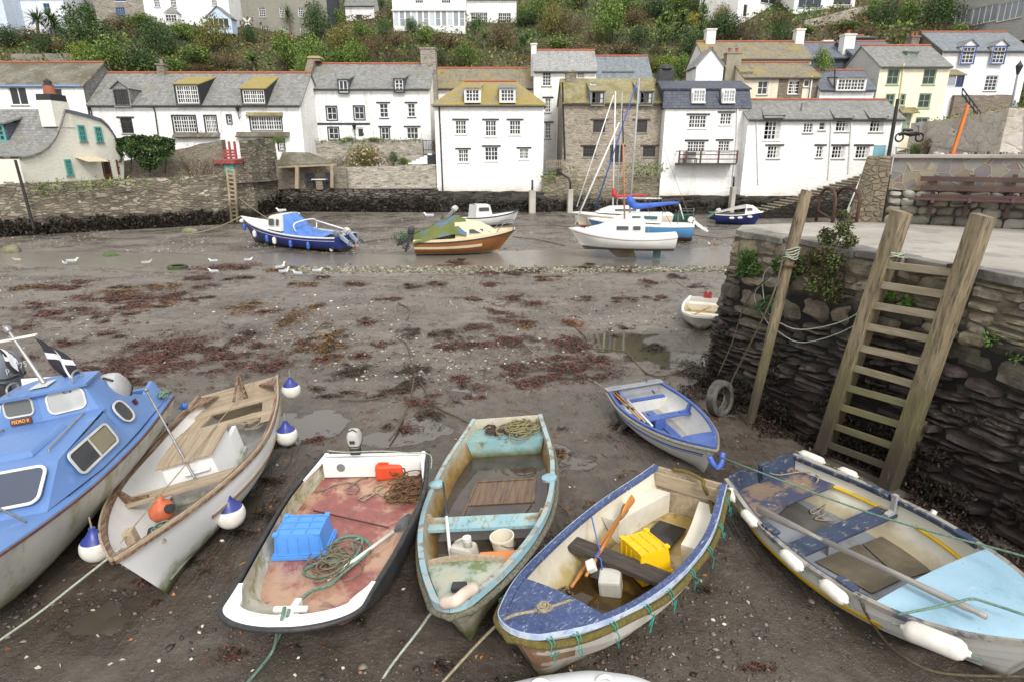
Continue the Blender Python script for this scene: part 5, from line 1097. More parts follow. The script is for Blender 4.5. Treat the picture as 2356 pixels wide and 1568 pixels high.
t=thg('glazed_porch','blue framed glazed porch between the yellow house and the white house','porch',W(2200,200,57));f=FP((2182,160),57.4,(2222,160),57.4);zb_,zt_=f.uz(2190,200)[1],f.uz(2190,172)[1];mb=MB().hexa([f.P(0,5,0),f.P(f.w,5,0),f.P(f.w,5,-1.4),f.P(0,5,-1.4)],[f.P(0,zb_,0),f.P(f.w,zb_,0),f.P(f.w,zb_,-1.4),f.P(0,zb_,-1.4)]);mb.mk('base',WH('limewash_n'),t,w=1);window(t,f,.05,f.w*.55,zb_,zt_,1,1,rec=-.0,sill=None,glass=GlP);window(t,f,f.w*.55,f.w,zb_,zt_,2,1,fr='r',rec=0,sill=None);mb=MB();sheet(mb,f.P(-.1,zt_,.2),f.P(f.w+.1,zt_,.2),f.P(f.w+.1,zt_+.6,-1.4),f.P(-.1,zt_+.6,-1.4));mb.mk('roof',SL['grnlich'],t,w=1,uv=1)
h=House('house','dark slate hung house with navy gable window and white chimney behind the yellow house',(1868,134),63,(2000,130),63,8,7,(1930,100),SL['navy'],SL['blue'],group=GH);h.make();h.chim(1939,1964,80,m=M_chw,pots=1,dep=1.0,d=1.0,zlow=8);h.chim(1892,1912,94,m=M_chw,pots=0,d=4)
h=House('house','blue slate house with small white casement in a navy gable, highest of the roofs behind',(1960,112),66,(2010,112),66,9,5,(1985,84),SL['navy'],SL['blue'],group=GH);h.win(1968,97+2,1983,112,3,2);h.ze+=1.0;h.make()
h=House('house','low blue slate roof with terracotta ridge behind the yellow house',(1965,128),62,(2075,128),62,8,7,(2020,97),SL['navy'],SL['blue'],group=GH);h.make()
# houses up the hill
def up(name,label,base,xl,xr,hgt,ridge_h,depth,wall,roofm,**k):
 b=hill(*base);Y=b.y;cat=k.pop('cat','house');yt=k.pop('yaw',0);h=House(name,label,(xl,base[1]),Y,(xr,base[1]),Y+yt,b.z-2.5,depth,('z',b.z+hgt+ridge_h),wall,roofm,cat=cat,group='houses up the hillside',ze=b.z+hgt,**k);return h
h=up('house','pale blue and white house cut by the top left corner',(20,92),-90,26,7,3,6,WH('limewash_o',c=(.55,.63,.76)),SL['grey']);h.make()
h=up('cottage','white cottage with blue windows behind palms at top left',(110,80),48,160,4.6,2.4,5,WH('limewash_p',c=(.72,.76,.82)),SL['brown']);h.win(98,8,117,28,2,2,fr='b');h.win(70,30,90,52,2,2,fr='b');h.win(112,64,152,79,3,1,fr='b');h.make()
h=up('house','plain white house end with no windows right of the palms',(180,55),160,200,7,2,6,WH('limewash_q'),SL['grey']);h.make()
h=up('house','rubble stone house with blue framed windows, next to a white house',(280,50),224,338,8,3,6,M_ston3,SL['grey']);h.win(264,17,291,44,4,5,fr='b',sill='w');h.win(260,-22,290,4,4,5,fr='b',sill='w');h.make()
h=up('house','white house with pale blue gabled porch and small slate bay roof',(440,58),338,532,8,3,6,WH('limewash_r',c=(.8,.81,.83)),SL['grey'])
for q in((351,-10,369,17),(389,-10,407,18),(484,-12,500,13)):h.win(*q,4,4,sill='b')
h.make();f=h.f;u0,zt=f.uz(378,31,.8);u1,zl=f.uz(411,52,.8);mb=MB().hexa([f.P(u0,zl-1,0),f.P(u1,zl-1,0),f.P(u1,zl-1,.8),f.P(u0,zl-1,.8)],[f.P(u0,zt,0),f.P(u1,zt,0),f.P(u1,zt,.8),f.P(u0,zt,.8)]);ba=mb.mk('bay',MF_w,h.root,w=1);window(ba,f,u0+.1,u1-.1,zl+.1,zt-.15,4,2,o=.85,rec=.02,case=2,sill=None);mb=MB();p=f.P((u0+u1)/2,zt+1.0,.2);c=[f.P(u0-.15,zt,.95),f.P(u1+.15,zt,.95),f.P(u1+.15,zt,0),f.P(u0-.15,zt,0)];[mb.poly(c[i],c[(i+1)%4],p)for i in range(3)];mb.mk('bay_roof',SL['grey'],ba,w=1,uv=1,fix=0)
u0,zt=f.uz(473,40,1.6);u1,zl=f.uz(534,62,1.6);zp=f.uz(503,14,1.6)[1];mb=MB().prism([f.P(u0,zl-.8,1.6),f.P(u1,zl-.8,1.6),f.P(u1,zt,1.6),f.P((u0+u1)/2,zp,1.6),f.P(u0,zt,1.6)],-f.n*1.6);pc=mb.mk('porch',mat('porch_blue',(.5,.64,.8),(.47,.6,.76),r=.7),h.root,w=1);window(pc,f,u0+.3,u1-.3,zl-.2,zt-.1,4,1,o=1.68,rec=.05,case=4,sill=None);mb=MB()
for u,sg in((u0,-1),(u1,1)):sheet(mb,f.P(u+sg*.2,zt-.15,1.8),f.P(u+sg*.2,zt-.15,0),f.P((u0+u1)/2,zp+.05,0),f.P((u0+u1)/2,zp+.05,1.8),.08)
mb.mk('porch_roof',SL['grey'],pc,w=1,uv=1)
M_grr=WH('grey_roughcast',c=(.27,.26,.22),sd=(.2,.2,.17));h=up('house','large plain grey rendered house with white sash windows',(650,78),545,757,10,3,7,M_grr,SL['grey'],sidem=SL['navy'])
for q in((594,16,612,40),(642,18,656,40),(685,18,701,40),(600,60,619,80),(646,61,662,75),(690,63,708,76),(600,-30,615,-8),(690,-30,706,-8)):h.win(*q,3,4,sill='s')
h.make();h=up('outbuilding','low slate roofed white outbuilding between the grey house and the glazed veranda',(830,46),796,862,2.0,2.1,4,WH('limewash_s'),SL['grey'],cat='outbuilding');h.win(819,34,833,46,1,1,fr='k');h.make()
h=up('villa','white villa with long glazed veranda and terrace above the bushes',(1000,62),905,1072,8,3,8,WH('limewash_t',c=(.82,.82,.82)),SL['grey'],cat='villa')
for q in((954,-14,974,8),(1015,-14,1037,8)):h.win(*q,4,3,sill='w')
h.make();f=h.f;za,zb=f.uz(990,62,2)[1],f.uz(990,24,2)[1];ua,ub=f.uz(905,50,2)[0],f.uz(1070,50,2)[0];vr=thg('glazed_veranda','white glazed veranda along the front of the villa','veranda',f.P((ua+ub)/2,za,1));
mb=MB();sheet(mb,f.P(ua-.2,zb,2.2),f.P(ub+.2,zb,2.2),f.P(ub+.2,zb+.7,0),f.P(ua-.2,zb+.7,0));mb.mk('roof',MF_w,vr,w=1);n_=12
for i in range(n_):window(vr,f,ua+(ub-ua)*i/n_,ua+(ub-ua)*(i+1)/n_,za,zb,1,2 if i%2 else 1,o=2,rec=.08,sill=None,glass=GlP if i%3 else gl('veranda_glass',(.3,.33,.36),.2),fw=.12)
mb=MB().hexa([f.P(ua,za-.9,1.98),f.P(ub,za-.9,1.98),f.P(ub,za-.9,0),f.P(ua,za-.9,0)],[f.P(ua,za,1.98),f.P(ub,za,1.98),f.P(ub,za,0),f.P(ua,za,0)]);mb.mk('plinth',MF_w,vr,w=1);VF=f
h=up('house','white wing with tall grey slate roof and long casements right of the villa',(1130,53),1073,1188,3.2,4.2,8,WH('limewash_u'),SL['grey']);h.win(1083,29,1122,53,8,3,case=4);h.win(1146,30,1176,53,6,3,case=3);h.make()
h=up('house','white house with picture window above the retaining wall, upper right',(1760,44),1695,1787,9,2,7,WH('limewash_v'),SL['grey'],yaw=4);h.win(1752,-14,1806,16,3,1,case=3);h.win(1712,10,1718,40,1,1);h.make()
h=up('house','white house with blue balcony doors on a terrace, upper right',(1900,20),1826,1965,7,2,7,WH('limewash_w'),SL['grey']);h.win(1840,-16,1888,18,3,1,case=3,fr='b');h.win(1920,-16,1958,12,1,1);h.make()
h=up('house','timber clad house with slate roof among shrubs in the top right corner',(2280,68),2190,2372,5.5,4,8,mat('silvered_cladding',(.4,.4,.38),(.3,.3,.28),sc=1.5,r=.8,st=(1,1,9),bump=.3),SL['bluegrey'],yaw=-9,sidem=SL['navy']);h.win(2200,28,2230,52,3,1,case=3,glass=GlP);h.win(2240,20,2290,48,4,1,case=4,glass=GlP);h.win(2300,10,2350,40,4,1,case=4,glass=GlP);h.make()
# harbour walls, garden walls, steps
WD=(.45,1.5,(.014,.012,.009),1.6)
M_hw=stm('harbour_rubble',[(.16,.135,.105),(.34,.295,.23),(.09,.078,.062),(.44,.39,.31),(.25,.215,.165),(.12,.1,.08),(.3,.26,.2)],(.15,.13,.1),1.7,6.0,dark=WD,bump=.9,lich=((.13,.14,.06),.66))
M_hw2=stm('dark_harbour_rubble',[(.1,.088,.07),(.17,.148,.115),(.05,.044,.036),(.22,.19,.15)],(.025,.022,.018),1.6,5.5,dark=(.7,1.9,(.013,.011,.009),1.5),bump=1.0)
M_gw=stm('garden_rubble',[(.3,.27,.22),(.48,.44,.375),(.2,.175,.145),(.54,.5,.43),(.38,.34,.285)],(.42,.39,.33),2.2,7.5,bump=.7,lich=((.2,.19,.12),.63))
M_rock=stm('wet_rock_face',[(.05,.045,.035),(.075,.068,.055),(.035,.032,.027)],(.025,.022,.018),.5,2.2,dark=(.5,1.6,(.014,.012,.009),1.6),bump=1.0,jit=.35,lich=((.16,.14,.1),.62))
M_whw=stm('peeling_limewash_wall',[(.52,.47,.42),(.6,.56,.5),(.42,.36,.3),(.56,.5,.46)],(.5,.45,.38),1.1,2.0,bump=.6,jit=.3,lich=((.26,.22,.16),.56))
def hwall(name,label,pts,tops,m,th=.7,batter=.25,rough=.1,zb=-.3,cat='wall',seed=0,group=None,step=.5,topm=None,kind=None):
 P0=[V3((p[0],p[1],0))for p in pts];L=[0]
 for a,b in zip(P0,P0[1:]):L.append(L[-1]+(b-a).length)
 n=max(int(L[-1]/step),2);t=thg(name,label,cat,(P0[0]+P0[-1])/2,group=group);rows=[];back=[]
 for i in range(n+1):
  s_=L[-1]*i/n;k=0
  while k<len(L)-2 and s_>L[k+1]:k+=1
  f=(s_-L[k])/(L[k+1]-L[k]);p=P0[k].lerp(P0[k+1],f);d=(P0[k+1]-P0[k]).normalized();nn=V3((d.y,-d.x,0));nn=nn if nn.y<0 else-nn
  zt=tops[k]*(1-f)+tops[k+1]*f+.1*noise.noise((s_*.9,seed,0));r=[];m_=max(int((zt-zb)/.35),3)
  for j in range(13):
   z=zb+(zt-zb)*j/12;o=batter*(1-j/12)+rough*(noise.noise((s_*.8,z*1.3,seed))+.6*noise.noise((s_*2.6,z*3.5,seed+4)));r.append(p+nn*o+V3((0,0,z)))
  r.append(p-nn*th+V3((0,0,zt+.02)));r.append(p-nn*th+V3((0,0,zb)));rows.append(r)
 mb=MB().grid(rows);mb.poly(*rows[0]);mb.poly(*rows[-1]);mb.mk('masonry',m,t,w=1,uv=1,fix=0);return t
def zpl(px,py,a,b):
 d=(b-a).normalized();n=V3((d.y,-d.x,0));return PL(px,py,a,n).z
LA,LB=G(-60,549),G(523,516)
LC=G(592,505)
hwall('harbour_wall','long rubble harbour wall at left with black weed along its foot',[LA,LA.lerp(LB,.35),LA.lerp(LB,.7),LB,LC],[zpl(-60,428,LA,LB),zpl(150,419,LA,LB),zpl(350,411,LA,LB),zpl(520,404,LA,LB),zpl(545,404,LA,LB)],M_hw,seed=1)
TA,TB=LC+V3((-.15,.35,0)),G(664,491)
hwall('harbour_wall','tall mossy rubble wall between the small timber ladder and the open shelter',[TA,TA.lerp(TB,.4),TB],[zpl(552,322,TA,TB),zpl(590,318,TA,TB),zpl(643,317,TA,TB)],stm('mossy_harbour_rubble',[(.15,.135,.105),(.28,.25,.195),(.085,.076,.06),(.2,.18,.13),(.34,.3,.24)],(.12,.11,.085),1.8,5.5,dark=WD,bump=.9,lich=((.12,.13,.06),.56)),seed=2,batter=.2)
MA,MB_=G(652,497),G(1008,497);MA.y+=.3
hwall('harbour_wall','dark wet rubble wall below the garden, left of the hipped house',[MA,MB_],[zpl(666,435,MA,MB_),zpl(1003,437,MA,MB_)],M_hw2,seed=3)
DA,DB=V3((G(1002,495).x,49.2,0)),V3((G(1252,495).x+.5,49.2,0))
hwall('rock_base','dark weedy rock base under the white hipped house',[DA,DB],[1.85,1.8],M_rock,seed=4,batter=.8,rough=.3,th=.9,cat='rock')
GA,GB=V3((W(1248,440,49.4).x,49.4,0)),V3((W(1530,440,49.4).x,49.4,0))
hwall('harbour_wall','rubble wall with grassy tufts under the stone house',[GA,GB],[3.05,2.9],stm('tan_harbour_rubble',[(.24,.21,.16),(.32,.28,.21),(.19,.165,.13)],(.2,.175,.12),1.6,4.5,dark=(.9,2.1,(.03,.026,.02),1.5),bump=.9,lich=((.14,.14,.06),.54)),seed=5,batter=.45,rough=.16)
HA,HB=V3((W(1522,440,48.4).x,48.4,0)),V3((W(2095,440,47.2).x,47.2,0))
hwall('rock_base','dark layered rock face under the mansard house and the long white house',[HA,HA.lerp(HB,.45),HB],[1.55,1.6,1.7],M_rock,seed=6,batter=.7,rough=.32,th=1.2,cat='rock')
def wline(px0,Y0,px1,Y1,y=400):return W(px0,y,Y0),W(px1,y,Y1)
a,b=wline(728,50.2,1004,50.4);hwall('garden_wall','pale lower garden wall above the dark harbour wall',[a,a.lerp(b,.12),b],[zpl(742,402,a,b),zpl(760,386,a,b),zpl(1000,380,a,b)],M_gw,seed=7,zb=1.8,batter=.08,rough=.05)
a,b=wline(700,53,975,53);hwall('garden_wall','pale upper garden wall with plants along its top in front of the navy trimmed house',[a,a.lerp(b,.08),b],[zpl(702,345,a,b),zpl(722,325,a,b),zpl(970,321,a,b)],M_gw,seed=8,zb=2.0,batter=.1,rough=.05)
a,b=wline(282,47.2,520,47.5);hwall('garden_wall','grey rubble garden wall behind the ivy, left of the tall wall',[a,b],[zpl(290,372,a,b),zpl(515,322,a,b)],M_chs,seed=9,zb=2.5,batter=.05,rough=.05)
a,b=wline(2050,47.5,2122,47,300);c=W(2360,247,33)
hwall('retaining_wall','peeling whitewashed retaining wall rising beside the lane at right',[W(2118,300,46),W(2230,280,40),c],[W(2118,284,46).z,W(2230,273,40).z,W(2345,250,33.5).z],M_whw,seed=10,zb=4.0,batter=.25,rough=.15)
a,b=W(2195,230,57),W(2330,228,56.5);hwall('retaining_wall','grey retaining wall below the white house with blue dormers',[a,b],[W(2195,219,57).z,W(2330,219,56.5).z],Sn2,seed=11,zb=4.0,batter=.1,rough=.06)
a,b,c=hill(1850,62),hill(1935,58),hill(2020,30)
hwall('retaining_wall','pale stone terrace wall high on the right hillside',[a,b,c],[W(1850,48,a.y).z,W(1935,26,b.y).z,W(2020,8,c.y).z],M_gw,seed=12,zb=a.z-3,batter=.2,rough=.08)
a,b=hill(30,147,56),hill(175,140,56);hwall('garden_wall','old grey rendered wall behind the cottage at the left edge',[a,b],[W(30,125,a.y).z,W(175,123,b.y).z],mat('old_grey_render',(.24,.22,.19),(.17,.16,.14),sc=.8,r=.9,bump=.3,bs=6,co='World'),seed=13,zb=a.z-3,batter=.05,rough=.03)
mb=MB();p=[W(728,434,50.1),W(1004,434,50.3)];mb.poly(V3((W(728,400,50.5).x,50.5,2.9)),V3((W(1004,400,50.5).x,50.5,2.95)),V3((W(1004,400,53).x,53.2,3.1)),V3((W(700,400,53).x,53.2,3.1)))
tag(mb.mk('garden_bed',M_soil,mw=Matrix.Identity(4),fix=0),kind='structure')
mb=MB().poly(V3((-18.5,48.9,2.05)),V3((-6.2,48.9,2.1)),V3((-6.2,50.6,2.1)),V3((-18.5,53,2.1)));tag(mb.mk('shelter_floor',M_lane,mw=Matrix.Identity(4),fix=0),kind='structure')
mb=MB().poly(V3((-19,53.3,4.7)),V3((-6.5,53.3,4.7)),V3((-6.5,58,4.7)),V3((-19,58,4.7)));tag(mb.mk('front_path',M_lane,mw=Matrix.Identity(4),fix=0),kind='structure')
mb=MB().poly(V3((2.6,49.6,2.75)),V3((13,49.6,2.75)),V3((13,57,2.75)),V3((2.6,57,2.75)));tag(mb.mk('passage',M_lane,mw=Matrix.Identity(4),fix=0),kind='structure')
S0,S1=W(1752,492,45.2),W(2032,404,46.2);S0 .z=max(S0 .z,.1);st=thg('harbour_steps','long flight of stone steps climbing from the mud beside the long white house','steps',S0)
N_=19;mb=MB();d=V3((S1 .x-S0 .x,S1 .y-S0 .y,0));nn=V3((d.y,-d.x,0)).normalized();nn=nn if nn.y<0 else-nn
prof=[]
for i in range(N_):a=S0+d*(i/N_);b=S0+d*((i+1)/N_);z=S0 .z+(S1 .z-S0 .z)*(i+1)/N_;prof+=[V3((a.x,a.y,z)),V3((b.x,b.y,z))]
base=[V3((prof[-1].x,prof[-1].y,-.3)),V3((prof[0].x,prof[0].y,-.3))]
M_step=stm('step_stone',[(.3,.26,.19),(.24,.21,.155),(.34,.3,.23)],(.17,.15,.11),1.2,3.0,dark=(.2,1.0,(.06,.055,.035),.9),bump=.4)
mb.grid([prof,[p-nn*1.9 for p in prof]]);mb.mk('treads',M_step,st,w=1,uv=1,fix=0);mb=MB()
for i in range(N_):a,b=prof[2*i],prof[2*i+1];mb.poly(V3((a.x,a.y,-.3)),V3((b.x,b.y,-.3)),b,a)
mb.mk('side_face',M_hw2,st,w=1,uv=1,fix=0)
mb=MB()
for i in range(N_):a,b=prof[2*i],prof[2*i+1];mb.beam(a+V3((0,0,.01))-nn*.02-d.normalized()*.04,a+V3((0,0,.01))-nn*1.85-d.normalized()*.04,.09,.07)
mb.mk('nosings',mat('pale_step_edge',(.42,.38,.29),(.33,.3,.22),sc=2,r=.85),st,w=1)
lp=thg('landing','stone landing at the head of the steps beside the pale blue door','landing',S1);mb=MB();q=[S1+nn*.1,S1+d.normalized()*3.5+nn*.1,S1+d.normalized()*3.5-nn*1.9,S1-nn*1.9];mb.prism([V3((p.x,p.y,-.3))for p in q],(0,0,S1 .z+.3));mb.mk('block',M_hw2,lp,w=1,uv=1)
def slad(label,bl,br,tl,tr,n,m,w_=.09):
 t=thg('timber_ladder',label,'ladder',(bl+br)/2)
 for a,b in((bl,tl),(br,tr)):mb=MB().beam(a,b,w_,w_*1.2,(0,1,0));mb.mk('rail',m,t,w=1)
 for i in range(n):f=(i+.7)/n;mb=MB().beam(bl.lerp(tl,f),br.lerp(tr,f),w_*.8,w_*.8);mb.mk('rung',m,t,w=1)
Ml2=mat('far_ladder_wood',(.36,.29,.2),(.28,.22,.15),sc=2,r=.85,lay=[('wz',(.08,.08,.04),2.0,1.2,.4,.85)],co='World')
q=lambda x,y:PL(x,y,LB+V3((0,-.35,0)),V3((.35,-.93,0)))
slad('small timber ladder with green piles at the corner of the left harbour wall',q(534,513),q(547,511),q(522,386),q(539,390),13,Ml2,.13)
slad('dark timber ladder standing below the head of the stone steps',W(1991,495,44.2),W(2027,492,44.2),W(1988,423,44.6),W(2030,420,44.6),9,Ml2,.14)
def pole(name,label,a,b,r,m,cat='pole',n=10):mb=MB().tube([a,a.lerp(b,.5),b],[r,r*.95,r*.85],n);return tag(mb.mk(name,m,sm=.7),label,cat)
M_tar=mat('tarred_pole',(.015,.014,.014),(.03,.028,.026),sc=2,r=.6,bump=.2)
pole('mooring_pole','black tarred pole leaning against the left harbour wall',PL(78,526,LA+V3((0,-.45,0)),V3((.45,-.9,0))),PL(35,368,LA+V3((0,-.45,0)),V3((.45,-.9,0))),.085,M_tar)
pole('mooring_pole','tall black pole standing at the right end of the long white house',W(2026,470,40),W(2066,228,40),.12,M_tar)
Con=mat('bleached_concrete',(.45,.43,.38),(.36,.34,.3),sc=1.2,r=.9,bump=.3,lay=[('n',(.25,.22,.17),2.5,.55,.75,.6)])
for(x0,x1,y0,y1,Y,lb)in((1217,1232,438,492,48.2,'pale concrete post below the right corner of the hipped house'),(1305,1318,436,488,48.2,'pale concrete post in front of the stone house wall'),(1678,1692,430,474,47.4,'pale concrete post under the mansard house downpipe')):
 a,b=W(x0,y1,Y),W(x1,y0,Y);t=thg('concrete_post',lb,'post',V3(((a.x+b.x)/2,Y,0)),group='concrete posts along the far wall');mb=MB().box(((a.x+b.x)/2,Y,b.z/2-.1),(b.x-a.x,.5,b.z+.2),(0,.0,R(6)));mb.mk('shaft',Con,t,w=1,bev=.03)
 mb=MB();c_=V3(((a.x+b.x)/2,Y,b.z));mb.tube([c_-V3((0,0,.1)),c_+V3((0,0,.5)),c_+V3((-.15,.1,.85)),c_+V3((-1.0,.3,1.35))]if x0==1305 else[c_-V3((0,0,.1)),c_+V3((0,.1,.75))],.08,8);mb.mk('pipe',M_lead,t,w=1,sm=1)
pg=thg('picket_fence','weathered picket fence in the gap left of the stone house','fence',W(1278,388,49.3));a,b=W(1257,388,49.3),W(1300,388,49.3);zt=W(1280,367,49.3).z;M_pk=mat('grey_pickets',(.27,.23,.18),(.2,.17,.13),sc=3,r=.9)
for i in range(11):p=a.lerp(b,i/10);mb=MB().box((p.x,p.y,(p.z+zt)/2),(.07,.04,zt-p.z));mb.mk('picket',M_pk,pg,w=1)
for z in(a.z+.15,zt-.15):mb=MB().beam(V3((a.x,a.y+.05,z)),V3((b.x,b.y+.05,z)),.05,.08);mb.mk('rail',M_pk,pg,w=1)
sh=thg('open_shelter','open lean-to shelter with mossy slate roof and wooden posts on the far wall','shelter',W(705,433,49));fe0,fe1,bk0,bk1=W(638,381,48.3),W(771,375,48.3),W(650,350,49.9),W(712,351,49.9);mb=MB();sheet(mb,fe0,fe1,bk1,bk0,.12);mb.mk('roof',SL['moss'],sh,w=1,uv=1)
for x0,y0,y1,r_ in((684,384,434,.13),(764,380,432,.11)):a=W(x0,y1,48.4);b=W(x0,y0,48.4);mb=MB().beam(a,b,r_*2,r_*2,(0,1,0));mb.mk('post',Ml2,sh,w=1)
mb=MB().beam(fe0+V3((0,.1,-.1)),fe1+V3((0,.1,-.1)),.14,.2);mb.mk('beam',Ml2,sh,w=1);mb=MB();a,b=W(640,434,49.6),W(800,434,49.6);mb.hexa([V3((a.x,49.6,2)),V3((b.x,49.6,2)),V3((b.x,49.9,2)),V3((a.x,49.9,2))],[V3((a.x,49.6,4.3)),V3((b.x,49.6,3.6)),V3((b.x,49.9,3.6)),V3((a.x,49.9,4.3))]);mb.mk('back_wall',M_chs,sh,w=1,uv=1)
t=thg('garden_table','small pale table inside the open shelter','table',W(735,430,49.0));c_=W(735,413,49.0);mb=MB().box(c_,(1.1,.6,.06));mb.mk('table_top',MF_w,t,w=1);mb=MB().box(c_-V3((0,0,.4)),(.5,.4,.75));mb.mk('pedestal',M_chs,t,w=1,uv=1)
for x,lb in((712,'dark slatted chair left of the shelter table'),(757,'dark slatted chair right of the shelter table')):
 c_=W(x,415,49.15);t=thg('garden_chair',lb,'chair',c_-V3((0,0,.5)),group='chairs in the shelter');mb=MB().box(c_+V3((0,.22,.25)),(.62,.05,.6));mb.mk('backrest',MF_n,t,w=1);mb=MB().box(c_-V3((0,0,.05)),(.62,.5,.06));mb.mk('seat',MF_n,t,w=1)
 for sx in(-.27,.27):
  for sy in(-.2,.2):mb=MB().box(c_+V3((sx,sy,-.3)),(.05,.05,.45));mb.mk('leg',MF_n,t,w=1)
ht=thg('boat_store','little stone store with teal door and red sheet roof above the small ladder','hut',W(515,405,45.2));P_=lambda x,y,o=0:W(x,y,45.2+o)
M_redm=mat('red_sheet',(.32,.05,.05),(.24,.05,.045),sc=3,r=.6,lay=[('n',(.2,.13,.1),4,.55,.7,.6)]);a,b=P_(495,405),P_(541,376);mb=MB().hexa([V3((a.x,45.2,a.z)),V3((b.x,45.2,a.z)),V3((b.x,46.8,a.z)),V3((a.x,46.8,a.z))],[V3((a.x,45.2,b.z)),V3((b.x,45.2,b.z)),V3((b.x,46.8,b.z)),V3((a.x,46.8,b.z))]);mb.mk('wall',M_chs,ht,w=1,uv=1)
mb=MB();a,b=P_(494,377),P_(543,369);mb.hexa([V3((a.x,44.9,a.z)),V3((b.x,44.9,a.z)),V3((b.x,46.9,a.z+.1)),V3((a.x,46.9,a.z+.1))],[V3((a.x,44.9,b.z)),V3((b.x,44.9,b.z)),V3((b.x,46.9,b.z+.1)),V3((a.x,46.9,b.z+.1))]);mb.mk('roof',M_redm,ht,w=1)
mb=MB();a,b=P_(518,404,-.06),P_(537,378,-.06);mb.box(((a.x+b.x)/2,45.14,(a.z+b.z)/2),(b.x-a.x,.06,b.z-a.z));mb.mk('door',MF_t,ht,w=1)
rf=thg('red_gate','red painted timber gate frame on top of the wall above the teal door','gate',W(530,362,46.5));a,b=W(513,360,46.5),W(541,347,46.5);
for z in(a.z,(a.z+b.z)/2,b.z):mb=MB().box(((a.x+b.x)/2,46.5,z),(b.x-a.x,.06,.14));mb.mk('bar',M_redm,rf,w=1)
for x in(W(529,350,46.5).x,b.x):mb=MB().box((x,46.54,b.z-.1),(.14,.1,1.5));mb.mk('post',M_redm,rf,w=1)
ws_=thg('garden_steps','white stepped garden wall with a small black arch left of the hipped house','steps',W(968,378,51));mb=MB()
for i in range(6):a=W(940+i*9,378,51);zt=W(960,375-i*4.2,51).z;mb.box((a.x+.16,51.3,(a.z+zt)/2),(.34,.7,zt-a.z+.02))
mb.mk('masonry',WH('limewash_step'),ws_,w=1,bev=.02);mb=MB();a,b=W(985,378,50.9),W(995,357,50.9);mb.box(((a.x+b.x)/2+.1,51.0,(a.z+b.z)/2),(b.x-a.x+.3,.12,b.z-a.z));mb.mk('arch',MF_k,ws_,w=1)
ir=thg('iron_railing','thin black iron railing beside the navy trimmed house','railing',W(985,350,53));a,b=W(974,348,53),W(998,348,53);zt=W(985,324,53).z
for i in range(7):p=a.lerp(b,i/6);mb=MB().box((p.x,53,(p.z+zt)/2),(.03,.03,zt-p.z));mb.mk('baluster',M_lead,ir,w=1)
for z in(a.z+.1,zt):mb=MB().box(((a.x+b.x)/2,53,z),(b.x-a.x,.04,.05));mb.mk('rail',M_lead,ir,w=1)
# cream cottage with swept roof
cc=thg('cottage','cream cottage with sweeping curved slate roof, teal windows and a chimney, at left','cottage',W(160,420,41),group=GH);f=FP((43,365),37,(283,365),46);M_cream=WH('cream_render_wall',c=(.74,.73,.64),streak=.2,bump=.25)
U=lambda x,y:f.uz(*z1(x,y));roofp=[U(*p)for p in((118,1008),(185,998),(250,975),(300,938),(335,893),(362,842),(380,792),(393,745),(404,703))];backp=[U(*p)for p in((404,703),(475,716),(560,738),(640,763),(680,798),(712,842),(742,895),(765,950),(790,1005))];zb_=2.6;ub_=U(786,1150)[0]
prof=[(roofp[0][0]+.1,zb_)]+roofp+backp[1:]+[(ub_,zb_)];cw=[U(*q)for q in((488,798),(553,905),(596,808),(658,910),(405,1018),(466,1120),(642,1022),(718,1146),(735,1020),(763,1115))]
mb=MB().poly(*[f.P(u,z)for u,z in prof]);mb.poly(*[f.P(u,z,-9)for u,z in prof]);mb.grid([[f.P(u,z-.08,0)for u,z in prof],[f.P(u,z-.08,-9)for u,z in prof]]);u0=roofp[0][0]+.1
mb.mk('wall',M_cream,cc,w=1,uv=1,fix=0)
f2=FP((0,365),37,(43,365),37);c0=f.P(u0,0);f2 .o=c0-f.n*9;f2 .u=f.n.copy();f2 .w=9;f2 .n=-f.u if(-f.u).y<0 else f.u;mb=MB();wz=f2 .uz(*z1(2,1030)),f2 .uz(*z1(84,1158));wall_holes(mb,f2,0,9,2.0,roofp[0][1]+.1,[(wz[0][0],wz[1][0],wz[1][1],wz[0][1])]);mb.mk('front_wall',M_hw,cc,w=1,uv=1,fix=0);window(cc,f2,wz[0][0],wz[1][0],wz[1][1],wz[0][1],6,4,fr='t',case=2,bw=.05,fw=.09)
mb=MB().grid([[f.P(u,z+.06,.16)for u,z in roofp],[f.P(u,z+.06,-9)for u,z in roofp]]);mb.grid([[f.P(u,z-.06,.16)for u,z in roofp],[f.P(u,z-.06,-9)for u,z in roofp]]);mb.grid([[f.P(u,z+.06,.16)for u,z in roofp],[f.P(u,z-.08,.16)for u,z in roofp]]);mb.mk('roof',SL['grey'],cc,w=1,uv=1,fix=0)
mb=MB().grid([[f.P(u,z+.06,.1)for u,z in backp],[f.P(u,z+.06,-9)for u,z in backp]]);mb.grid([[f.P(u,z+.06,.1)for u,z in backp],[f.P(u,z-.14,.1)for u,z in backp]]);mb.mk('rear_roof',SL['blue'],cc,w=1,uv=1,fix=0)
for k,(c_,r_)in enumerate(((3,3),(3,3),(3,4))):(ua,za),(ub,zb2)=cw[2*k],cw[2*k+1];window(cc,f,ua,ub,zb2,za,c_,r_,fr='t',o=.03,rec=.02,case=1,bw=.05,fw=.1)
M_bdoor=mat('brown_door',(.16,.05,.025),(.12,.04,.02),sc=3,r=.5)
for k in(6,8):(ua,za),(ub,zb2)=cw[k],cw[k+1];f.o+=f.n*.1;door(cc,f,ua,ub,zb2,za,M_bdoor,glazed=1 if k==6 else 0);f.o-=f.n*.1
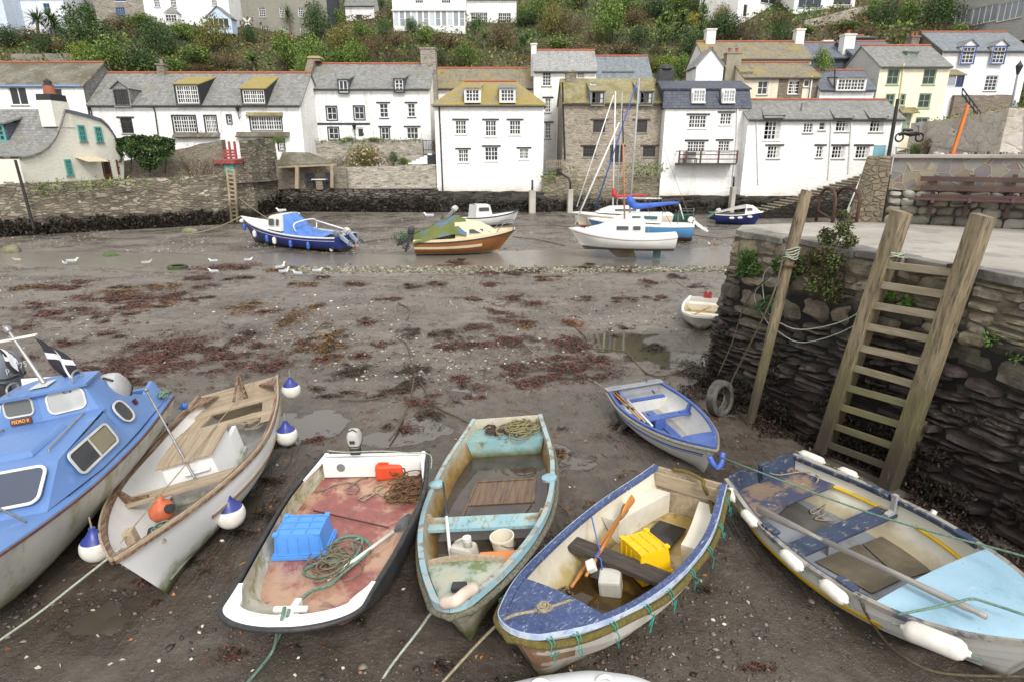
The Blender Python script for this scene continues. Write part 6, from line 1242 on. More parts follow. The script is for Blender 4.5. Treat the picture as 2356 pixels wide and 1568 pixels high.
(ua,za),(ub,zb2)=U(478,1003),U(622,1030);mb=MB();sheet(mb,f.P(ua,zb2,.9),f.P(ub,zb2,.9),f.P(ub,za,0),f.P(ua,za,0),.03);mb.mk('awning',mat('cream_awning',(.66,.6,.42),(.5,.42,.28),sc=2,r=.8,st=(9,9,.5)),cc,w=1)
(ua,za),(ub,zb2)=U(318,640),U(455,712);mb=MB().hexa([f.P(ua,zb2-1,.05),f.P(ub,zb2-1,.05),f.P(ub,zb2-1,-.9),f.P(ua,zb2-1,-.9)],[f.P(ua,za,.05),f.P(ub-.2,za,.05),f.P(ub-.2,za,-.9),f.P(ua,za,-.9)]);ch_=mb.mk('chimney',M_cream,cc,w=1);z_t=U(318,600)[1];mb=MB().hexa([f.P(ua,za,.06),f.P(ub-.25,za,.06),f.P(ub-.25,za,-.9),f.P(ua,za,-.9)],[f.P(ua+.05,z_t,.06),f.P(ub-.3,z_t,.06),f.P(ub-.3,z_t,-.9),f.P(ua+.05,z_t,-.9)]);mb.mk('chimney_top',MF_k,ch_,w=1);mb=MB().lathe([(.001,0),(.34,0),(.3,.5),(.33,.55),(.001,.56)],12,o=f.P((ua+ub)/2-.2,z_t,-.4));mb.mk('chimney_pot',M_terra,ch_,w=1);mb=MB().lathe([(.24,.5),(.22,.8),(.001,.95)],10,o=f.P((ua+ub)/2-.2,z_t,-.4));mb.mk('cowl',MF_k,ch_,w=1)
c_=f2 .uz(*z1(-30,790),);ua,za=f2 .uz(*z1(-70,790));ub,zb2=f2 .uz(*z1(50,905));dsh=-2.6;mb=MB();ua2,za2=f2 .uz(*z1(-60,795),dsh);ub2,zb3=f2 .uz(*z1(50,905),dsh)
mb.hexa([f2 .P(ua2,zb3-.3,dsh-3),f2 .P(ub2+.1,zb3-.3,dsh-3),f2 .P(ub2+.1,zb3-.3,dsh),f2 .P(ua2,zb3-.3,dsh)],[f2 .P(ua2,za2+.1,dsh-3),f2 .P(ub2+.1,za2+.1,dsh-3),f2 .P(ub2+.1,za2+.1,dsh),f2 .P(ua2,za2+.1,dsh)]);dm=mb.mk('dormer',SL['navy'],cc,w=1,uv=1);window(dm,f2,ua2+.1,ub2,zb3,za2,2,3,fr='t',o=dsh+.03,rec=.02,sill='t',bw=.06,fw=.12);mb=MB();sheet(mb,f2 .P(ua2,za2+.1,dsh+.3),f2 .P(ub2+.3,za2+.1,dsh+.3),f2 .P(ub2+.3,za2+.9,dsh-2.6),f2 .P(ua2,za2+.9,dsh-2.6));mb.mk('dormer_roof',SL['grey'],dm,w=1,uv=1)
(ua,za)=U(770,985);sdh=thg('satellite_dish','dark satellite dish at the rear corner of the cream cottage','dish',f.P(ua,za,.5));mb=MB().lathe([(.001,0),(.2,.03),(.38,.12)],16,(f.n+V3((0,0,.3))),f.P(ua,za,.5));mb.mk('reflector',Mgun,sdh,w=1);mb=MB().tube([f.P(ua,za-.1,0),f.P(ua,za,.5)],.03,5);mb.mk('arm',M_lead,sdh,w=1)
# right hand lane
sl=thg('street_lamp','grey street lamp post on the lane at the right edge','street lamp',W(2327,250,45));a,b=W(2327,250,45),W(2341,172,45);mb=MB().tube([a-V3((0,0,1)),b],[.09,.06],8);mb.mk('post',Mgun,sl,w=1,sm=1);mb=MB().lathe([(.08,0),(.22,.5),(.24,.55),(.05,.8),(.001,.95)],6,o=b);mb.mk('lantern',MF_k,sl,w=1)
om=thg('orange_mast','bright orange boat mast leaning above the bench wall','mast',W(2188,362,30));a,b=W(2186,372,30),W(2227,242,30);mb=MB().beam(a,b,.14,.12,(0,1,0));mb.mk('spar',mat('orange_paint',(.62,.18,.02),(.54,.15,.02),sc=3,r=.45),om,w=1,bev=.02);mb=MB().tube([b,W(2160,362,30)],.015,4);mb.tube([b-V3((0,0,.5)),W(2170,362,30)],.015,4);mb.mk('stay',Mmet,om,w=1)
rb_=thg('covered_boat','red covered boat top showing above the bench wall under the orange mast','boat',W(2190,366,30));mb=MB();c_=W(2190,368,30);mb.lathe([(.001,0),(.8,0),(.75,.25),(.4,.45),(.001,.5)],14,o=c_-V3((0,0,.2)));mb.mk('cover',mat('red_cover',(.5,.05,.03),(.42,.04,.03),sc=3,r=.6),rb_,w=1,sm=1);mb=MB().lathe([(.001,0),(.6,.02),(.8,.5),(.001,.5)],14,o=c_-V3((0,0,.7)));mb.mk('hull',MF_n,rb_,w=1,sm=1)
pf=thg('paling_fence','row of dark palings along the lane behind the bench wall','fence',W(2300,366,31));rr=random.Random(8)
for i in range(34):x=2155+i*7.2;a=W(x,368,31);zt=W(x,349+rr.random()*4,31).z;mb=MB().box((a.x,31,(a.z-.3+zt)/2),(.09,.05,zt-a.z+.3));mb.mk('paling',M_pk if i%4 else MF_k,pf,w=1)
mb=MB();a,b=W(2150,358,31.05),W(2400,358,31.05);mb.beam(a,b,.05,.1);mb.mk('rail',M_pk,pf,w=1)
for(x,y)in((2150,350),(2163,352),(2216,352),(2330,350)):a=W(x,369,30.6);b=W(x,y,30.6);mb=MB().lathe([(.13,0),(.13,b.z-a.z-.05),(.09,b.z-a.z),(.001,b.z-a.z+.02)],10,o=a-V3((0,0,.0)));tag(mb.mk('short_bollard',Con if x!=2163 else MF_w,sm=.6),{2150:'pale bollard at the left end of the dark palings',2163:'white bollard second from the left along the palings',2216:'pale bollard just right of the orange mast',2330:'pale bollard towards the right edge behind the bench wall'}[x],'bollard','bollards along the lane')
rl=thg('hand_railing','grey tubular hand railing at the top of the harbour steps','railing',W(2090,362,43));P_=lambda x,y:W(x,y,43);M_gal=mat('galvanised_grey',(.3,.31,.31),(.24,.25,.25),r=.5)
for pts in([(2061,340),(2096,343),(2112,362)],[(2061,352),(2093,354)],[(2093,325),(2128,352),(2128,362)]):mb=MB().tube([P_(*p)for p in pts],.04,6);mb.mk('rail',M_gal,rl,w=1)
for x,y0,y1 in((2062,338,364),(2092,342,364)):mb=MB().tube([P_(x,y0),P_(x,y1)],.04,6);mb.mk('post',M_gal,rl,w=1)
hr=thg('stair_rail','black iron stair railing in front of the grey retaining wall','railing',W(2230,250,52));mb=MB();P_=lambda x,y:W(x,y,52)
for o_ in(0,9):mb=MB().tube([P_(2214,203+o_*1.6),P_(2258,262+o_*1.6)],.05,6);mb.mk('rail',M_lead,hr,w=1)
for k in range(6):mb=MB();x,y=2214+k*8.8,203+k*11.8;mb.tube([P_(x,y),P_(x,y+22)],.04,5);mb.mk('baluster',M_lead,hr,w=1)
bk=thg('motor_scooter','dark motor scooter parked on the lane by the yellow house','motorbike',W(2092,328,44));c_=W(2092,327,44);M_bkb=mat('bike_black',(.015,.015,.017),(.03,.03,.03),sc=4,r=.3,bump=0)
for dx in(-.75,.65):mb=MB().tube([c_+V3((dx+.27*cos(a),0,.3+.27*sin(a)))for a in[i*pi/8 for i in range(16)]],.06,6,closed=1);mb.mk('wheel',Mblk,bk,w=1)
mb=MB().tube([c_+V3(q)for q in((-.8,0,.45),(-.5,0,.62),(0,0,.5),(.35,0,.55),(.6,0,.5))],[.08,.15,.16,.15,.08],8);mb.mk('body',M_bkb,bk,w=1,sm=1);mb=MB().tube([c_+V3(q)for q in((-.6,0,.8),(-.2,0,.8),(.1,0,.76))],[.07,.1,.06],8);mb.mk('seat',Mblk,bk,w=1,sm=1);mb=MB().tube([c_+V3((.62,0,.35)),c_+V3((.42,0,1.05)),c_+V3((.36,.25,1.1))],.04,6);mb.tube([c_+V3((.42,0,1.05)),c_+V3((.36,-.25,1.1))],.03,6);mb.mk('handlebar',Mmet,bk,w=1);mb=MB().box(c_+V3((.5,0,1.15)),(.1,.35,.35),(0,.4,0));mb.mk('windshield',GlP,bk,w=1)
wx=thg('white_cross','large white wooden cross mark in front of the grey rendered house','sign',W(569,62,80));b_=hill(569,66);c_=W(569,52,b_.y)
for s_ in(-1,1):mb=MB().box(c_,(1.5,.08,.2),(0,s_*R(48),0));mb.mk('board',MF_w,wx,w=1)
mb=MB().box((c_.x,c_.y+.1,c_.z-.9),(.1,.1,2.2));mb.mk('post',Mgun,wx,w=1)
# hillside planting
PB={'dk':[(.038,.075,.02),(.055,.105,.028),(.024,.05,.016),(.075,.12,.034)],'gr':[(.1,.17,.03),(.14,.22,.038),(.07,.12,.024),(.17,.24,.045)],'ly':[(.2,.26,.022),(.25,.29,.03),(.11,.16,.02),(.08,.12,.02)],'ol':[(.16,.14,.035),(.21,.17,.035),(.11,.12,.03),(.09,.11,.03)],'rb':[(.14,.085,.05),(.18,.115,.06),(.1,.07,.04),(.12,.11,.04)],'or':[(.24,.1,.02),(.2,.12,.025),(.12,.09,.03)],'ye':[(.4,.28,.02),(.33,.24,.02),(.08,.12,.03)]}
PROTO={}
def lumpy(seed,n,nl,size,flat=.85,gap=.0,lump=.42):
 rng=np.random.default_rng(seed);L=[];
 for i in range(nl):
  a=rng.uniform(0,6.28);e=rng.uniform(0,1.45);k=rng.uniform(.45,.72);L.append((cos(a)*cos(e)*k,sin(a)*cos(e)*k,sin(e)*k*flat*1.1+.25,lump*rng.uniform(.55,1.15),rng.uniform(.65,1.35)))
 P,K=[],[]
 for(x,y,z,r,b)in L:
  k=int(n*r*r/(nl*lump*lump))+8;d=rng.normal(size=(k,3));d/=np.linalg.norm(d,axis=1)[:,None];q=d*r*(1-.55*rng.random((k,1))**2.2)+(x,y,z);P.append(q);K+=[b]*k
 P=np.concatenate(P);K=np.array(K);m=P[:,2]>.02;return P[m],K[m],rng
def proto(kind,v):
 key=(kind,v)
 if key in PROTO:return PROTO[key]
 t=thg({'dk':'dense_bush','gr':'green_bush','ly':'golden_bush','ol':'olive_bush','rb':'brown_bush','or':'orange_bush','ye':'yellow_bush','br':'bare_shrub','pa':'cordyline_palm','co':'conifer','iv':'ivy'}[kind],'x','palm' if kind=='pa' else 'tree' if kind=='co' else 'bush',(0,0,0))
 sd=sum(map(ord,kind))*7+v*31;rng=np.random.default_rng(sd);rr=random.Random(sd)
 if kind=='br':
  V,Fq,cols=[],[],[]
  def twig(p,d,l,r,dep):
   q=p+d*l;s=np.cross(d,rng.normal(size=3));s/=np.linalg.norm(s)+1e-9;s2=np.cross(d,s);n=len(V);
   for a,w in((p,r),(q,r*.6)):V.extend([a+s*w,a-s*w*.5+s2*w*.87,a-s*w*.5-s2*w*.87])
   for k in range(3):Fq.append((n+k,n+(k+1)%3,n+3+(k+1)%3,n+3+k));cols.append(np.array((.1,.065,.045))*rr.uniform(.7,1.5))
   if dep>0:
    for _ in range(3 if dep>1 else 4):dd=d+rng.normal(size=3)*.42;dd[2]+=.12;dd/=np.linalg.norm(dd);twig(p+d*l*rr.uniform(.45,1),dd,l*rr.uniform(.55,.85),r*.6,dep-1)
  for i in range(13):a=rr.uniform(0,6.28);d=np.array((cos(a)*.55,sin(a)*.55,rr.uniform(.6,1.1)));d/=np.linalg.norm(d);twig(np.array((cos(a)*.12,sin(a)*.12,-.05)),d,rr.uniform(.35,.5),.013,3)
  npmesh('branches',V,Fq,Mlf,t,cols);P=rng.normal(size=(260,3))*(.4,.4,.3)+(0,0,.55);lmesh('leaves',P,rng.uniform(.03,.07,260),colmix(rng,260,PB['ol']+PB['rb']),Mlf,t,seed=sd)
 elif kind=='pa':
  mb=MB().tube([(0,0,-.1),(.03,0,.3),(0,.02,.58)],[.05,.04,.035],7);heads=[(0,.02,.6)]
  if v:mb.tube([(.02,0,.35),(.15,.08,.55),(.2,.1,.68)],[.03,.025,.025],6);heads.append((.2,.1,.7));mb.tube([(0,0,.3),(-.14,-.05,.5)],[.03,.025],6);heads.append((-.15,-.05,.55))
  mb.mk('trunk',mat('palm_bark',(.16,.13,.09),(.1,.085,.06),sc=6,r=.9),t);P,D_=[],[]
  mb=MB();mb.c=(0,0,0)
  for hd in heads:
   for k in range(70):
    a=rr.uniform(0,6.28);e=rr.uniform(-.5,1.5);l=rr.uniform(.28,.42)*(1 if len(heads)>1 else 1.2);d=V3((cos(a)*cos(e),sin(a)*cos(e),sin(e)));s_=d.cross(V3((0,0,1))).normalized()*.012;h0=V3(hd);mb.c=tuple(x*rr.uniform(.6,1.5)for x in(.075,.12,.035));mid=h0+d*l*.6-V3((0,0,.03));tip=h0+d*l-V3((0,0,.14*cos(e)));mb.add([h0-s_,h0+s_,mid+s_*1.3,mid-s_*1.3,tip],[(0,1,2,3),(3,2,4)])
  mb.mk('fronds',Mlf,t,fix=0)
 elif kind=='co':
  mb=MB().tube([(0,0,-.1),(0,0,1.0)],[.06,.02],7);mb.mk('trunk',mat('dark_bark',(.06,.045,.03),(.04,.03,.022),sc=6,r=.9),t);P,S,cl=[],[],[]
  for k in range(46):
   z=rr.uniform(.12,1.0);a=rr.uniform(0,6.28);l=(1.05-z)*.62+.1;b_=rr.uniform(.6,1.4)
   for i in range(38):u=rr.random();P.append((cos(a)*l*u+rr.gauss(0,.045),sin(a)*l*u+rr.gauss(0,.045),z+.1*u-.12*u*u+rr.gauss(0,.03)));cl.append(np.array(PB['gr' if u>.7 else 'dk'][rr.randrange(4)])*b_)
  lmesh('crown',np.array(P),.075,np.array(cl),Mlf,t,seed=sd,aspect=2.2,up=-.1)
 else:
  n,nl,sz,fl={'dk':(4200,19,.062,.9),'gr':(3800,17,.072,.9),'ly':(2800,13,.07,.85),'ol':(3600,15,.065,.8),'rb':(3400,22,.055,.6),'or':(1000,10,.1,.7),'ye':(800,9,.1,.7),'iv':(2600,22,.07,.8)}[kind]
  P,K,rng=lumpy(sd,n,nl,sz,fl);pal=PB['dk']+PB['gr']if kind=='iv' else PB[kind];cl=colmix(rng,len(P),pal,.22)*K[:,None];lmesh('crown',P,rng.uniform(sz*.6,sz*1.4,len(P)),cl,Mlf,t,seed=sd,aspect=1.6,up=.25);mb=MB()
  for k in range(7):a=rr.uniform(0,6.28);mb.tube([(0,0,-.15),(.2*cos(a),.2*sin(a),.25),(.5*cos(a),.5*sin(a),.6)],[.035,.022,.01],5)
  mb.mk('stems',mat('dark_bark',(.06,.045,.03),(.04,.03,.022),sc=6,r=.9),t)
 PROTO[key]=t;t['first']=1;return t
KN={'dk':'dark evergreen bush','gr':'mid green leafy bush','ly':'bright yellow green bush','ol':'olive leaved bush','rb':'brown autumn shrub','or':'small orange leaved bush','ye':'yellow flowering bush','br':'bare brown twiggy shrub','pa':'spiky cordyline palm','co':'feathery green conifer','iv':'mass of dark green ivy'}
def where(x):
 for lim,s in((95,'behind the cottage at the left edge'),(180,'by the blue windowed cottage'),(290,'above the left end of the long row'),(400,'above the first dormers of the long row'),(545,'below the white house with the blue porch'),(640,'left of the grey rendered house front'),(770,'below the grey rendered house'),(880,'below the slate outbuilding'),(985,'below the left half of the glazed veranda'),(1080,'below the right half of the glazed veranda'),(1190,'below the slate roofed white wing'),(1300,'above the tall narrow white house'),(1400,'above the slate roof with dormer band'),(1510,'above the left half of the stone house'),(1620,'above the black slate clad chimney'),(1740,'above the left end of the lichen roof'),(1860,'above the right end of the lichen roof'),(2010,'by the dark slate roofs'),(2120,'above the yellow house')):
  if x<lim:return s
 return 'at the upper right corner'
BU=[]
for q in '''95 92 70 62 pa;128 92 62 58 pa;62 98 80 36 rb;20 110 70 40 dk;213 122 112 82 dk;205 54 48 38 dk;200 148 60 44 ly;250 168 90 62 gr;337 170 92 46 dk;362 126 68 62 dk;500 122 76 68 ol;430 92 74 32 gr;387 128 40 34 dk;300 92 72 48 br;335 66 80 26 gr;275 70 50 36 rb;448 152 104 34 gr;520 160 70 40 rb;585 168 60 40 pa;578 102 36 34 dk;405 166 60 24 gr;470 168 80 20 rb;150 120 60 30 rb;105 128 50 40 dk;
735 92 66 66 dk;650 100 38 26 or;655 166 76 70 gr;722 162 74 66 gr;668 84 40 64 pa;792 122 76 52 ol;828 98 56 36 gr;880 148 92 56 br;942 148 84 50 br;820 152 60 48 gr;885 96 34 40 dk;948 78 32 30 dk;1030 116 96 42 rb;1094 104 36 54 pa;1115 118 40 42 pa;1158 112 72 58 rb;1040 160 84 48 br;1072 156 70 44 gr;880 46 40 46 pa;770 60 50 36 gr;915 110 70 40 rb;985 100 60 34 gr;1000 158 50 40 dk;860 122 60 40 rb;780 160 60 36 gr;
1202 42 32 24 ly;1206 62 58 30 dk;1204 64 26 24 pa;1275 84 64 66 ol;1325 80 80 76 br;1412 104 82 76 gr;1530 108 96 80 co;1612 94 62 84 co;1567 100 90 70 co;1595 58 34 28 ye;1470 108 46 36 dk;1246 132 48 42 br;1204 128 40 44 pa;1282 124 86 26 gr;1370 104 66 46 br;1430 128 96 30 rb;1520 128 62 30 br;1592 132 66 44 dk;1664 98 76 54 dk;1728 98 66 70 br;1690 92 60 60 br;1530 168 60 34 ly;1570 176 46 42 gr;1500 166 44 30 ol;1340 132 80 30 rb;1262 30 70 40 gr;1240 56 50 50 gr;1335 20 70 40 gr;1420 36 90 40 gr;1500 44 80 34 dk;1560 26 70 36 gr;1640 38 60 44 gr;1460 60 70 36 rb;1668 22 40 26 ol;
2035 72 60 56 dk;2085 54 60 40 gr;2150 70 92 66 dk;2060 98 100 40 br;2130 100 110 56 br;2010 48 50 40 gr;2230 84 70 44 br;2300 84 80 44 br;2340 60 70 40 dk;1795 60 70 30 rb;1660 60 50 40 ol;1850 84 60 20 gr;1950 72 80 18 gr;1800 100 50 40 dk;1990 90 60 30 rb;2200 100 60 36 gr'''.replace('\n','').split(';'):BU.append(q.split()+[None])
for q in '''1891 166 46 46 gr 57;845 386 82 46 ol 51.8;470 428 110 104 br 43.6;905 378 30 24 dk 51.8;930 380 40 16 gr 51.8;780 388 44 36 br 51;640 330 40 14 gr 46;700 200 34 60 gr 57;2130 358 46 40 rb 43;2100 360 40 24 gr 43;1000 346 18 24 rb 51;860 328 60 10 gr 53.2;800 330 36 14 gr 53.2'''.split('\n')[0].split(';'):BU.append(q.split())
lab={}
for q in BU:lab.setdefault(KN[q[4]]+' '+(where(float(q[0]))if q[5]is None else ''),[]).append(float(q[0]))
used=set();rb2=random.Random(5)
SPEC={1891:'round green bush between the dark slate roofs and the mossy dormer',845:'round hydrangea bush with faded pink flower heads on the garden terrace',470:'reddish brown bare shrub over the left harbour wall',905:'small dark bush right of the hydrangea',930:'low green plants along the lower garden wall',780:'bare twiggy shrub left of the hydrangea',640:'green growth on top of the tall mossy wall',700:'green bush in the gap beside the tall stone chimney',2130:'brown round shrub by the lane at the foot of the peeling wall',2100:'green plants beside the grey hand railing',1000:'reddish potted plant by the corner of the hipped house',860:'green plants trailing over the upper garden wall',800:'small bush on the upper garden wall under the navy band'}
for i,q in enumerate(BU):
 x,y,w,h=map(float,q[:4]);kind=q[4];Y=q[5];v=i%2
 p=W(x,y,float(Y))if Y else hill(x,y)
 dep=(p-EYEV).dot(V3((0,_c,-_s)));sx=w/FV*dep*.5/.8;sz=1.12*h/FV*dep/{'co':1.1,'pa':1.0,'br':1.25}.get(kind,1.12)
 M=TRS(p-V3((0,0,.05)),(0,0,rb2 .uniform(0,6.28)),(sx*(1.9 if kind=='pa' else 1.05),(sx*.75 if Y else sx)*(1.9 if kind=='pa' else 1.05),sz));pr=proto(kind,v)
 if Y:lb=SPEC[int(x)]
 else:
  k0=KN[kind]+' ';xs=sorted(lab[k0+where(x)]);lb=k0+where(x)
  if len(xs)>1:lb=['leftmost ','second ','third ','fourth '][xs.index(x)]+lb if len(xs)>2 else('left ' if x==xs[0]else 'right ')+lb
 g='bushes and trees on the hillside' if not Y else 'garden plants by the houses'
 if pr.name not in used:used.add(pr.name);pr.matrix_world=M;MX[pr.name]=M;tag(pr,lb,pr['category'],g);del pr['first'];o=pr
 else:o=dup(pr,M,lb,g);o.pop('first',None)
rng=np.random.default_rng(3);c_=W(845,366,51.4);d=rng.normal(size=(90,3));d[:,1]=-abs(d[:,1]);d/=np.linalg.norm(d,axis=1)[:,None];P=np.array(c_)+d*(1.45,1.2,.8);hd=lmesh('hydrangea_heads',P,.2,colmix(rng,90,[(.5,.32,.3),(.55,.42,.36),(.4,.3,.22)],.15),Mlf,None,seed=4,aspect=1.1,mw=Matrix.Identity(4));tag(hd,'faded pink and cream flower heads on the hydrangea','flowers',kind='stuff')
rng=np.random.default_rng(17);N_=140000;yy=57+82*rng.random(N_)**1.15;xx=(rng.random(N_)*2-1)*(yy*.98+4);zz=np.array([terr(a,b)for a,b in zip(xx,yy)])
nz=np.array([noise.noise((a*.11,b*.11,7))+.5*noise.noise((a*.4,b*.4,2))for a,b in zip(xx,yy)]);nb=np.array([noise.noise((a*.07,b*.09,31))for a,b in zip(xx,yy)])
cl=np.where((nb>.12)[:,None],colmix(rng,N_,PB['rb']+PB['ol'][:2],.3),np.where((nz>.25)[:,None],colmix(rng,N_,PB['gr']+PB['ly'][3:],.3),np.where((nz<-.3)[:,None],colmix(rng,N_,PB['dk'],.3),colmix(rng,N_,PB['ol']+PB['gr'],.3))))
P=np.stack([xx,yy,zz+.1+(np.maximum(nz,0)*1.6+.5)*rng.random(N_)],1)
S=rng.uniform(.16,.52,N_);tag(lmesh('hillside_scrub',P,S,cl,Mlf,None,seed=9,aspect=1.8,up=.45,mw=Matrix.Identity(4)),'tangled low scrub and bracken covering the hillside','scrub',kind='stuff')
def tufts(name,label,pts,n,sp,size,pal,seed):
 rng=np.random.default_rng(seed);P=np.concatenate([np.array(p)+rng.normal(size=(n,3))*sp for p in pts]);tag(lmesh(name,P,rng.uniform(size*.6,size*1.3,len(P)),colmix(rng,len(P),pal,.3),Mlf,None,seed=seed,aspect=2.2,up=.3,mw=Matrix.Identity(4)),label,'plants',kind='stuff')
tufts('wall_tufts','green tufts growing on the rubble wall under the stone house',[W(x,y,48.95)for x,y in((1265,402),(1312,392),(1440,388),(1465,385),(1478,395),(1490,388),(1512,386),(1505,400),(1475,405),(1260,412))],60,(.35,.1,.2),.2,PB['gr'],3)
tufts('wall_tufts','green weeds and grass along the top of the left harbour wall',[PL(x,y,LA+V3((0,-.1,0)),V3((.45,-.9,0)))for x,y in((90,428),(120,426),(125,440),(150,424),(195,420),(205,428),(240,420),(255,418),(285,417),(245,432),(320,420),(420,415),(415,412),(110,432))],50,(.45,.15,.16),.17,PB['gr']+PB['ol'][2:],4)
tufts('wall_tufts','small plants along the top of the upper garden wall',[W(x,323+(x%7),52.85)for x in range(735,970,14)],22,(.3,.12,.1),.15,PB['gr']+PB['dk'],5)
tufts('wall_tufts','green growth hanging on the peeling whitewashed wall',[W(2255,318,38.6),W(2275,330,37.8),W(2235,312,39.5),W(2262,345,37.9),W(2290,308,37)],70,(.35,.1,.3),.22,PB['gr']+PB['dk'],6)
tufts('wall_tufts','grass along the crest of the peeling whitewashed wall',[W(2130+22*k,284-3.4*k,46-1.27*k)for k in range(10)],40,(.4,.2,.12),.18,PB['ol']+PB['gr'],7)
rng=np.random.default_rng(77);iy=W(330,350,45.6);P=[]
while len(P)<6500:
 px,py=rng.uniform(262,402),rng.uniform(308,398);lo=345+48*math.exp(-((px-345)/42)**2)if px>280 else 372;hi_=312+8*((px-330)/68)**2+5*noise.noise((px*.06,1,2))
 if py<hi_ or py>lo+6*noise.noise((px*.09,3,1)):continue
 k=noise.noise((px*.045,py*.06,9));P.append(W(px,py,45.9-.5*k-rng.uniform(0,.35)))
P=np.array(P);kk=np.array([.75+.6*(noise.noise((p[0]*1.3,p[1],p[2]*1.6))+.4)for p in P]);ivt=thg('ivy','mass of dark green ivy over the wall right of the cream cottage','ivy',iy);lmesh('leaves',P-np.array(iy),rng.uniform(.1,.24,len(P)),colmix(rng,len(P),PB['dk']+PB['dk']+PB['gr'][2:3],.25)*kk[:,None],Mlf,ivt,seed=5,aspect=1.4,up=-.2);mb=MB()
for x in(300,345,380):mb.tube([W(x,398,46.4)-iy,W(x+4,350,46.2)-iy,W(x-6,318,46.2)-iy],[.05,.04,.02],5)
mb.mk('stems',mat('dark_bark',()),ivt)
hb=hill(798,147);y_=hb.y;a,b=W(783,147,y_),W(815,122,y_);hu=thg('summerhouse','dark timber summerhouse with small panes among the shrubs above the navy trimmed house','hut',hb)
mb=MB().box(((a.x+b.x)/2,y_+.9,(a.z+b.z)/2-.4),(b.x-a.x,1.8,b.z-a.z+.8));mb.mk('wall',mat('dark_timber_hut',(.03,.024,.02),(.045,.036,.03),sc=3,r=.8),hu,w=1)
mb=MB().hexa([V3((a.x-.2,y_-.2,b.z)),V3((b.x+.3,y_-.2,b.z)),V3((b.x+.3,y_+2,b.z+.3)),V3((a.x-.2,y_+2,b.z+.3))],[V3((a.x-.2,y_-.2,b.z+.08)),V3((b.x+.3,y_-.2,b.z+.08)),V3((b.x+.3,y_+2,b.z+.38)),V3((a.x-.2,y_+2,b.z+.38))]);mb.mk('roof',Msill,hu,w=1)
fh=FP((783,135),y_-.02,(815,135),y_-.02);window(hu,fh,.2,fh.w/2-.1,a.z+.3,b.z-.2,3,3,fr='d',o=.05,rec=.04,sill=None);window(hu,fh,fh.w/2+.1,fh.w-.2,a.z+.3,b.z-.2,3,3,fr='d',o=.05,rec=.04,sill=None)
# the boats in front
def vA(x,y):return x*.38465,735.1+y*.38465
def vB(x,y):return 490+x*.3725,923.6+y*.3725
def vC(x,y):return 923.6+x*.38465,904.7+y*.38465
def vD(x,y):return 1130.9+x*.339,1036.6+y*.339
def vE(x,y):return 1639.8+x*.363,998.9+y*.363
def vF(x,y):return 1357+x*.18033,829.3+y*.18033
M_wood=mat('varnished_wood',(.17,.085,.045),(.1,.05,.03),sc=1.5,r=.55,bump=.25,bs=6,st=(1,12,12),lay=[('n',(.3,.25,.19),2.5,.46,.62,.75),('n',(.05,.03,.02),6,.6,.7,.7)])
M_bare=mat('bare_plank',(.4,.32,.22),(.3,.235,.16),sc=1.4,r=.75,bump=.35,bs=6,st=(1.5,16,16),lay=[('n',(.1,.07,.05),3,.58,.75,.7),('n',(.45,.38,.28),1.2,.5,.7,.5)])
MbY=mat('bare_plank_across',(.41,.33,.23),(.3,.24,.165),sc=1.4,r=.75,bump=.35,bs=6,st=(16,1.5,16),lay=[('n',(.1,.07,.05),3,.58,.75,.7),('n',(.46,.39,.29),1.2,.5,.7,.5)])
M_grp_in=mat('white_inner_grp',(.8,.8,.79),(.74,.74,.73),sc=2,r=.45,bump=.06,lay=[('z',(.3,.27,.2),.3,.1,.2,.5)])
GR_BOATS='open boats aground in front'
# white boat with brown rails
M_h2=mat('white_hull_paint',(.8,.8,.8),(.74,.75,.75),sc=1.2,r=.42,bump=.06,lay=[('n',(.33,.33,.3),5,.62,.8,.5,(.6,1,3)),('z',(.13,.16,.045),.36,.12,.4),('z',(.03,.03,.022),.16,.04,.15)])
b2=Boat('wooden_boat','white open boat with brown varnished rails, engine box and ball fenders','boat',-4.259,7.604,-1.367,5.179,.217,[.691,.914,.91,.477,.023],[.767,.743,.952],p=(2.2,1.25),rake=.55,group=GR_BOATS)
b2 .hull(M_h2,M_grp_in,MbY)
b2 .rail(M_wood,.028,.045,.05);b2 .rail(M_bare,.03,-.006,.01,up=.022,name='rail_cap')
b2 .strake('rubbing_strake',M_bare,.36,.43,.05,.8)
b2 .floor(mat('grey_bilge',(.3,.3,.29),(.2,.2,.19),sc=3,r=.5),.17,.02,.93)
b2 .thwart(MbY,.59,.56,.24,.045)
b2 .knee(M_wood,.60,.56,side=-1,ln=.3,h=.19);b2 .knee(M_wood,.60,.56,side=1,ln=.3,h=.19)
b2 .thwart(MbY,.20,.53,.2,.04);b2 .thwart(MbY,.06,.56,.3,.04,'stern_bench')
for sd_ in(-1,1):
 mb=MB();ts=[.08+.2*i/8 for i in range(9)]
 mb.grid([[V3((b2 .X(t,.3),sd_*b2 .wid(t,.52),.52)),V3((b2 .X(t,.3),sd_*(b2 .wid(t,.52)-.27),.52)),V3((b2 .X(t,.3),sd_*(b2 .wid(t,.52)-.27),.48))]for t in ts]);mb.mk('side_bench',M_bare,b2 .root)
mb=MB().hexa([(-.6,-.42,.17),(.27,-.42,.17),(.27,.3,.17),(-.6,.3,.17)],[(-.6,-.39,.81),(.27,-.39,.81),(.27,.27,.81),(-.6,.27,.81)]);mb.box((-.8,.24,.4),(.4,.07,.5));mb.box((-.8,.24,.2),(.5,.1,.1));mb.mk('engine_box',M_h2,b2 .root,bev=.015)
mb=MB()
for i in range(4):mb.box((-.15,-.06+(i-1.5)*.19,.832),(.98,.186,.035))
mb.mk('engine_lid',M_bare,b2 .root,bev=.006)
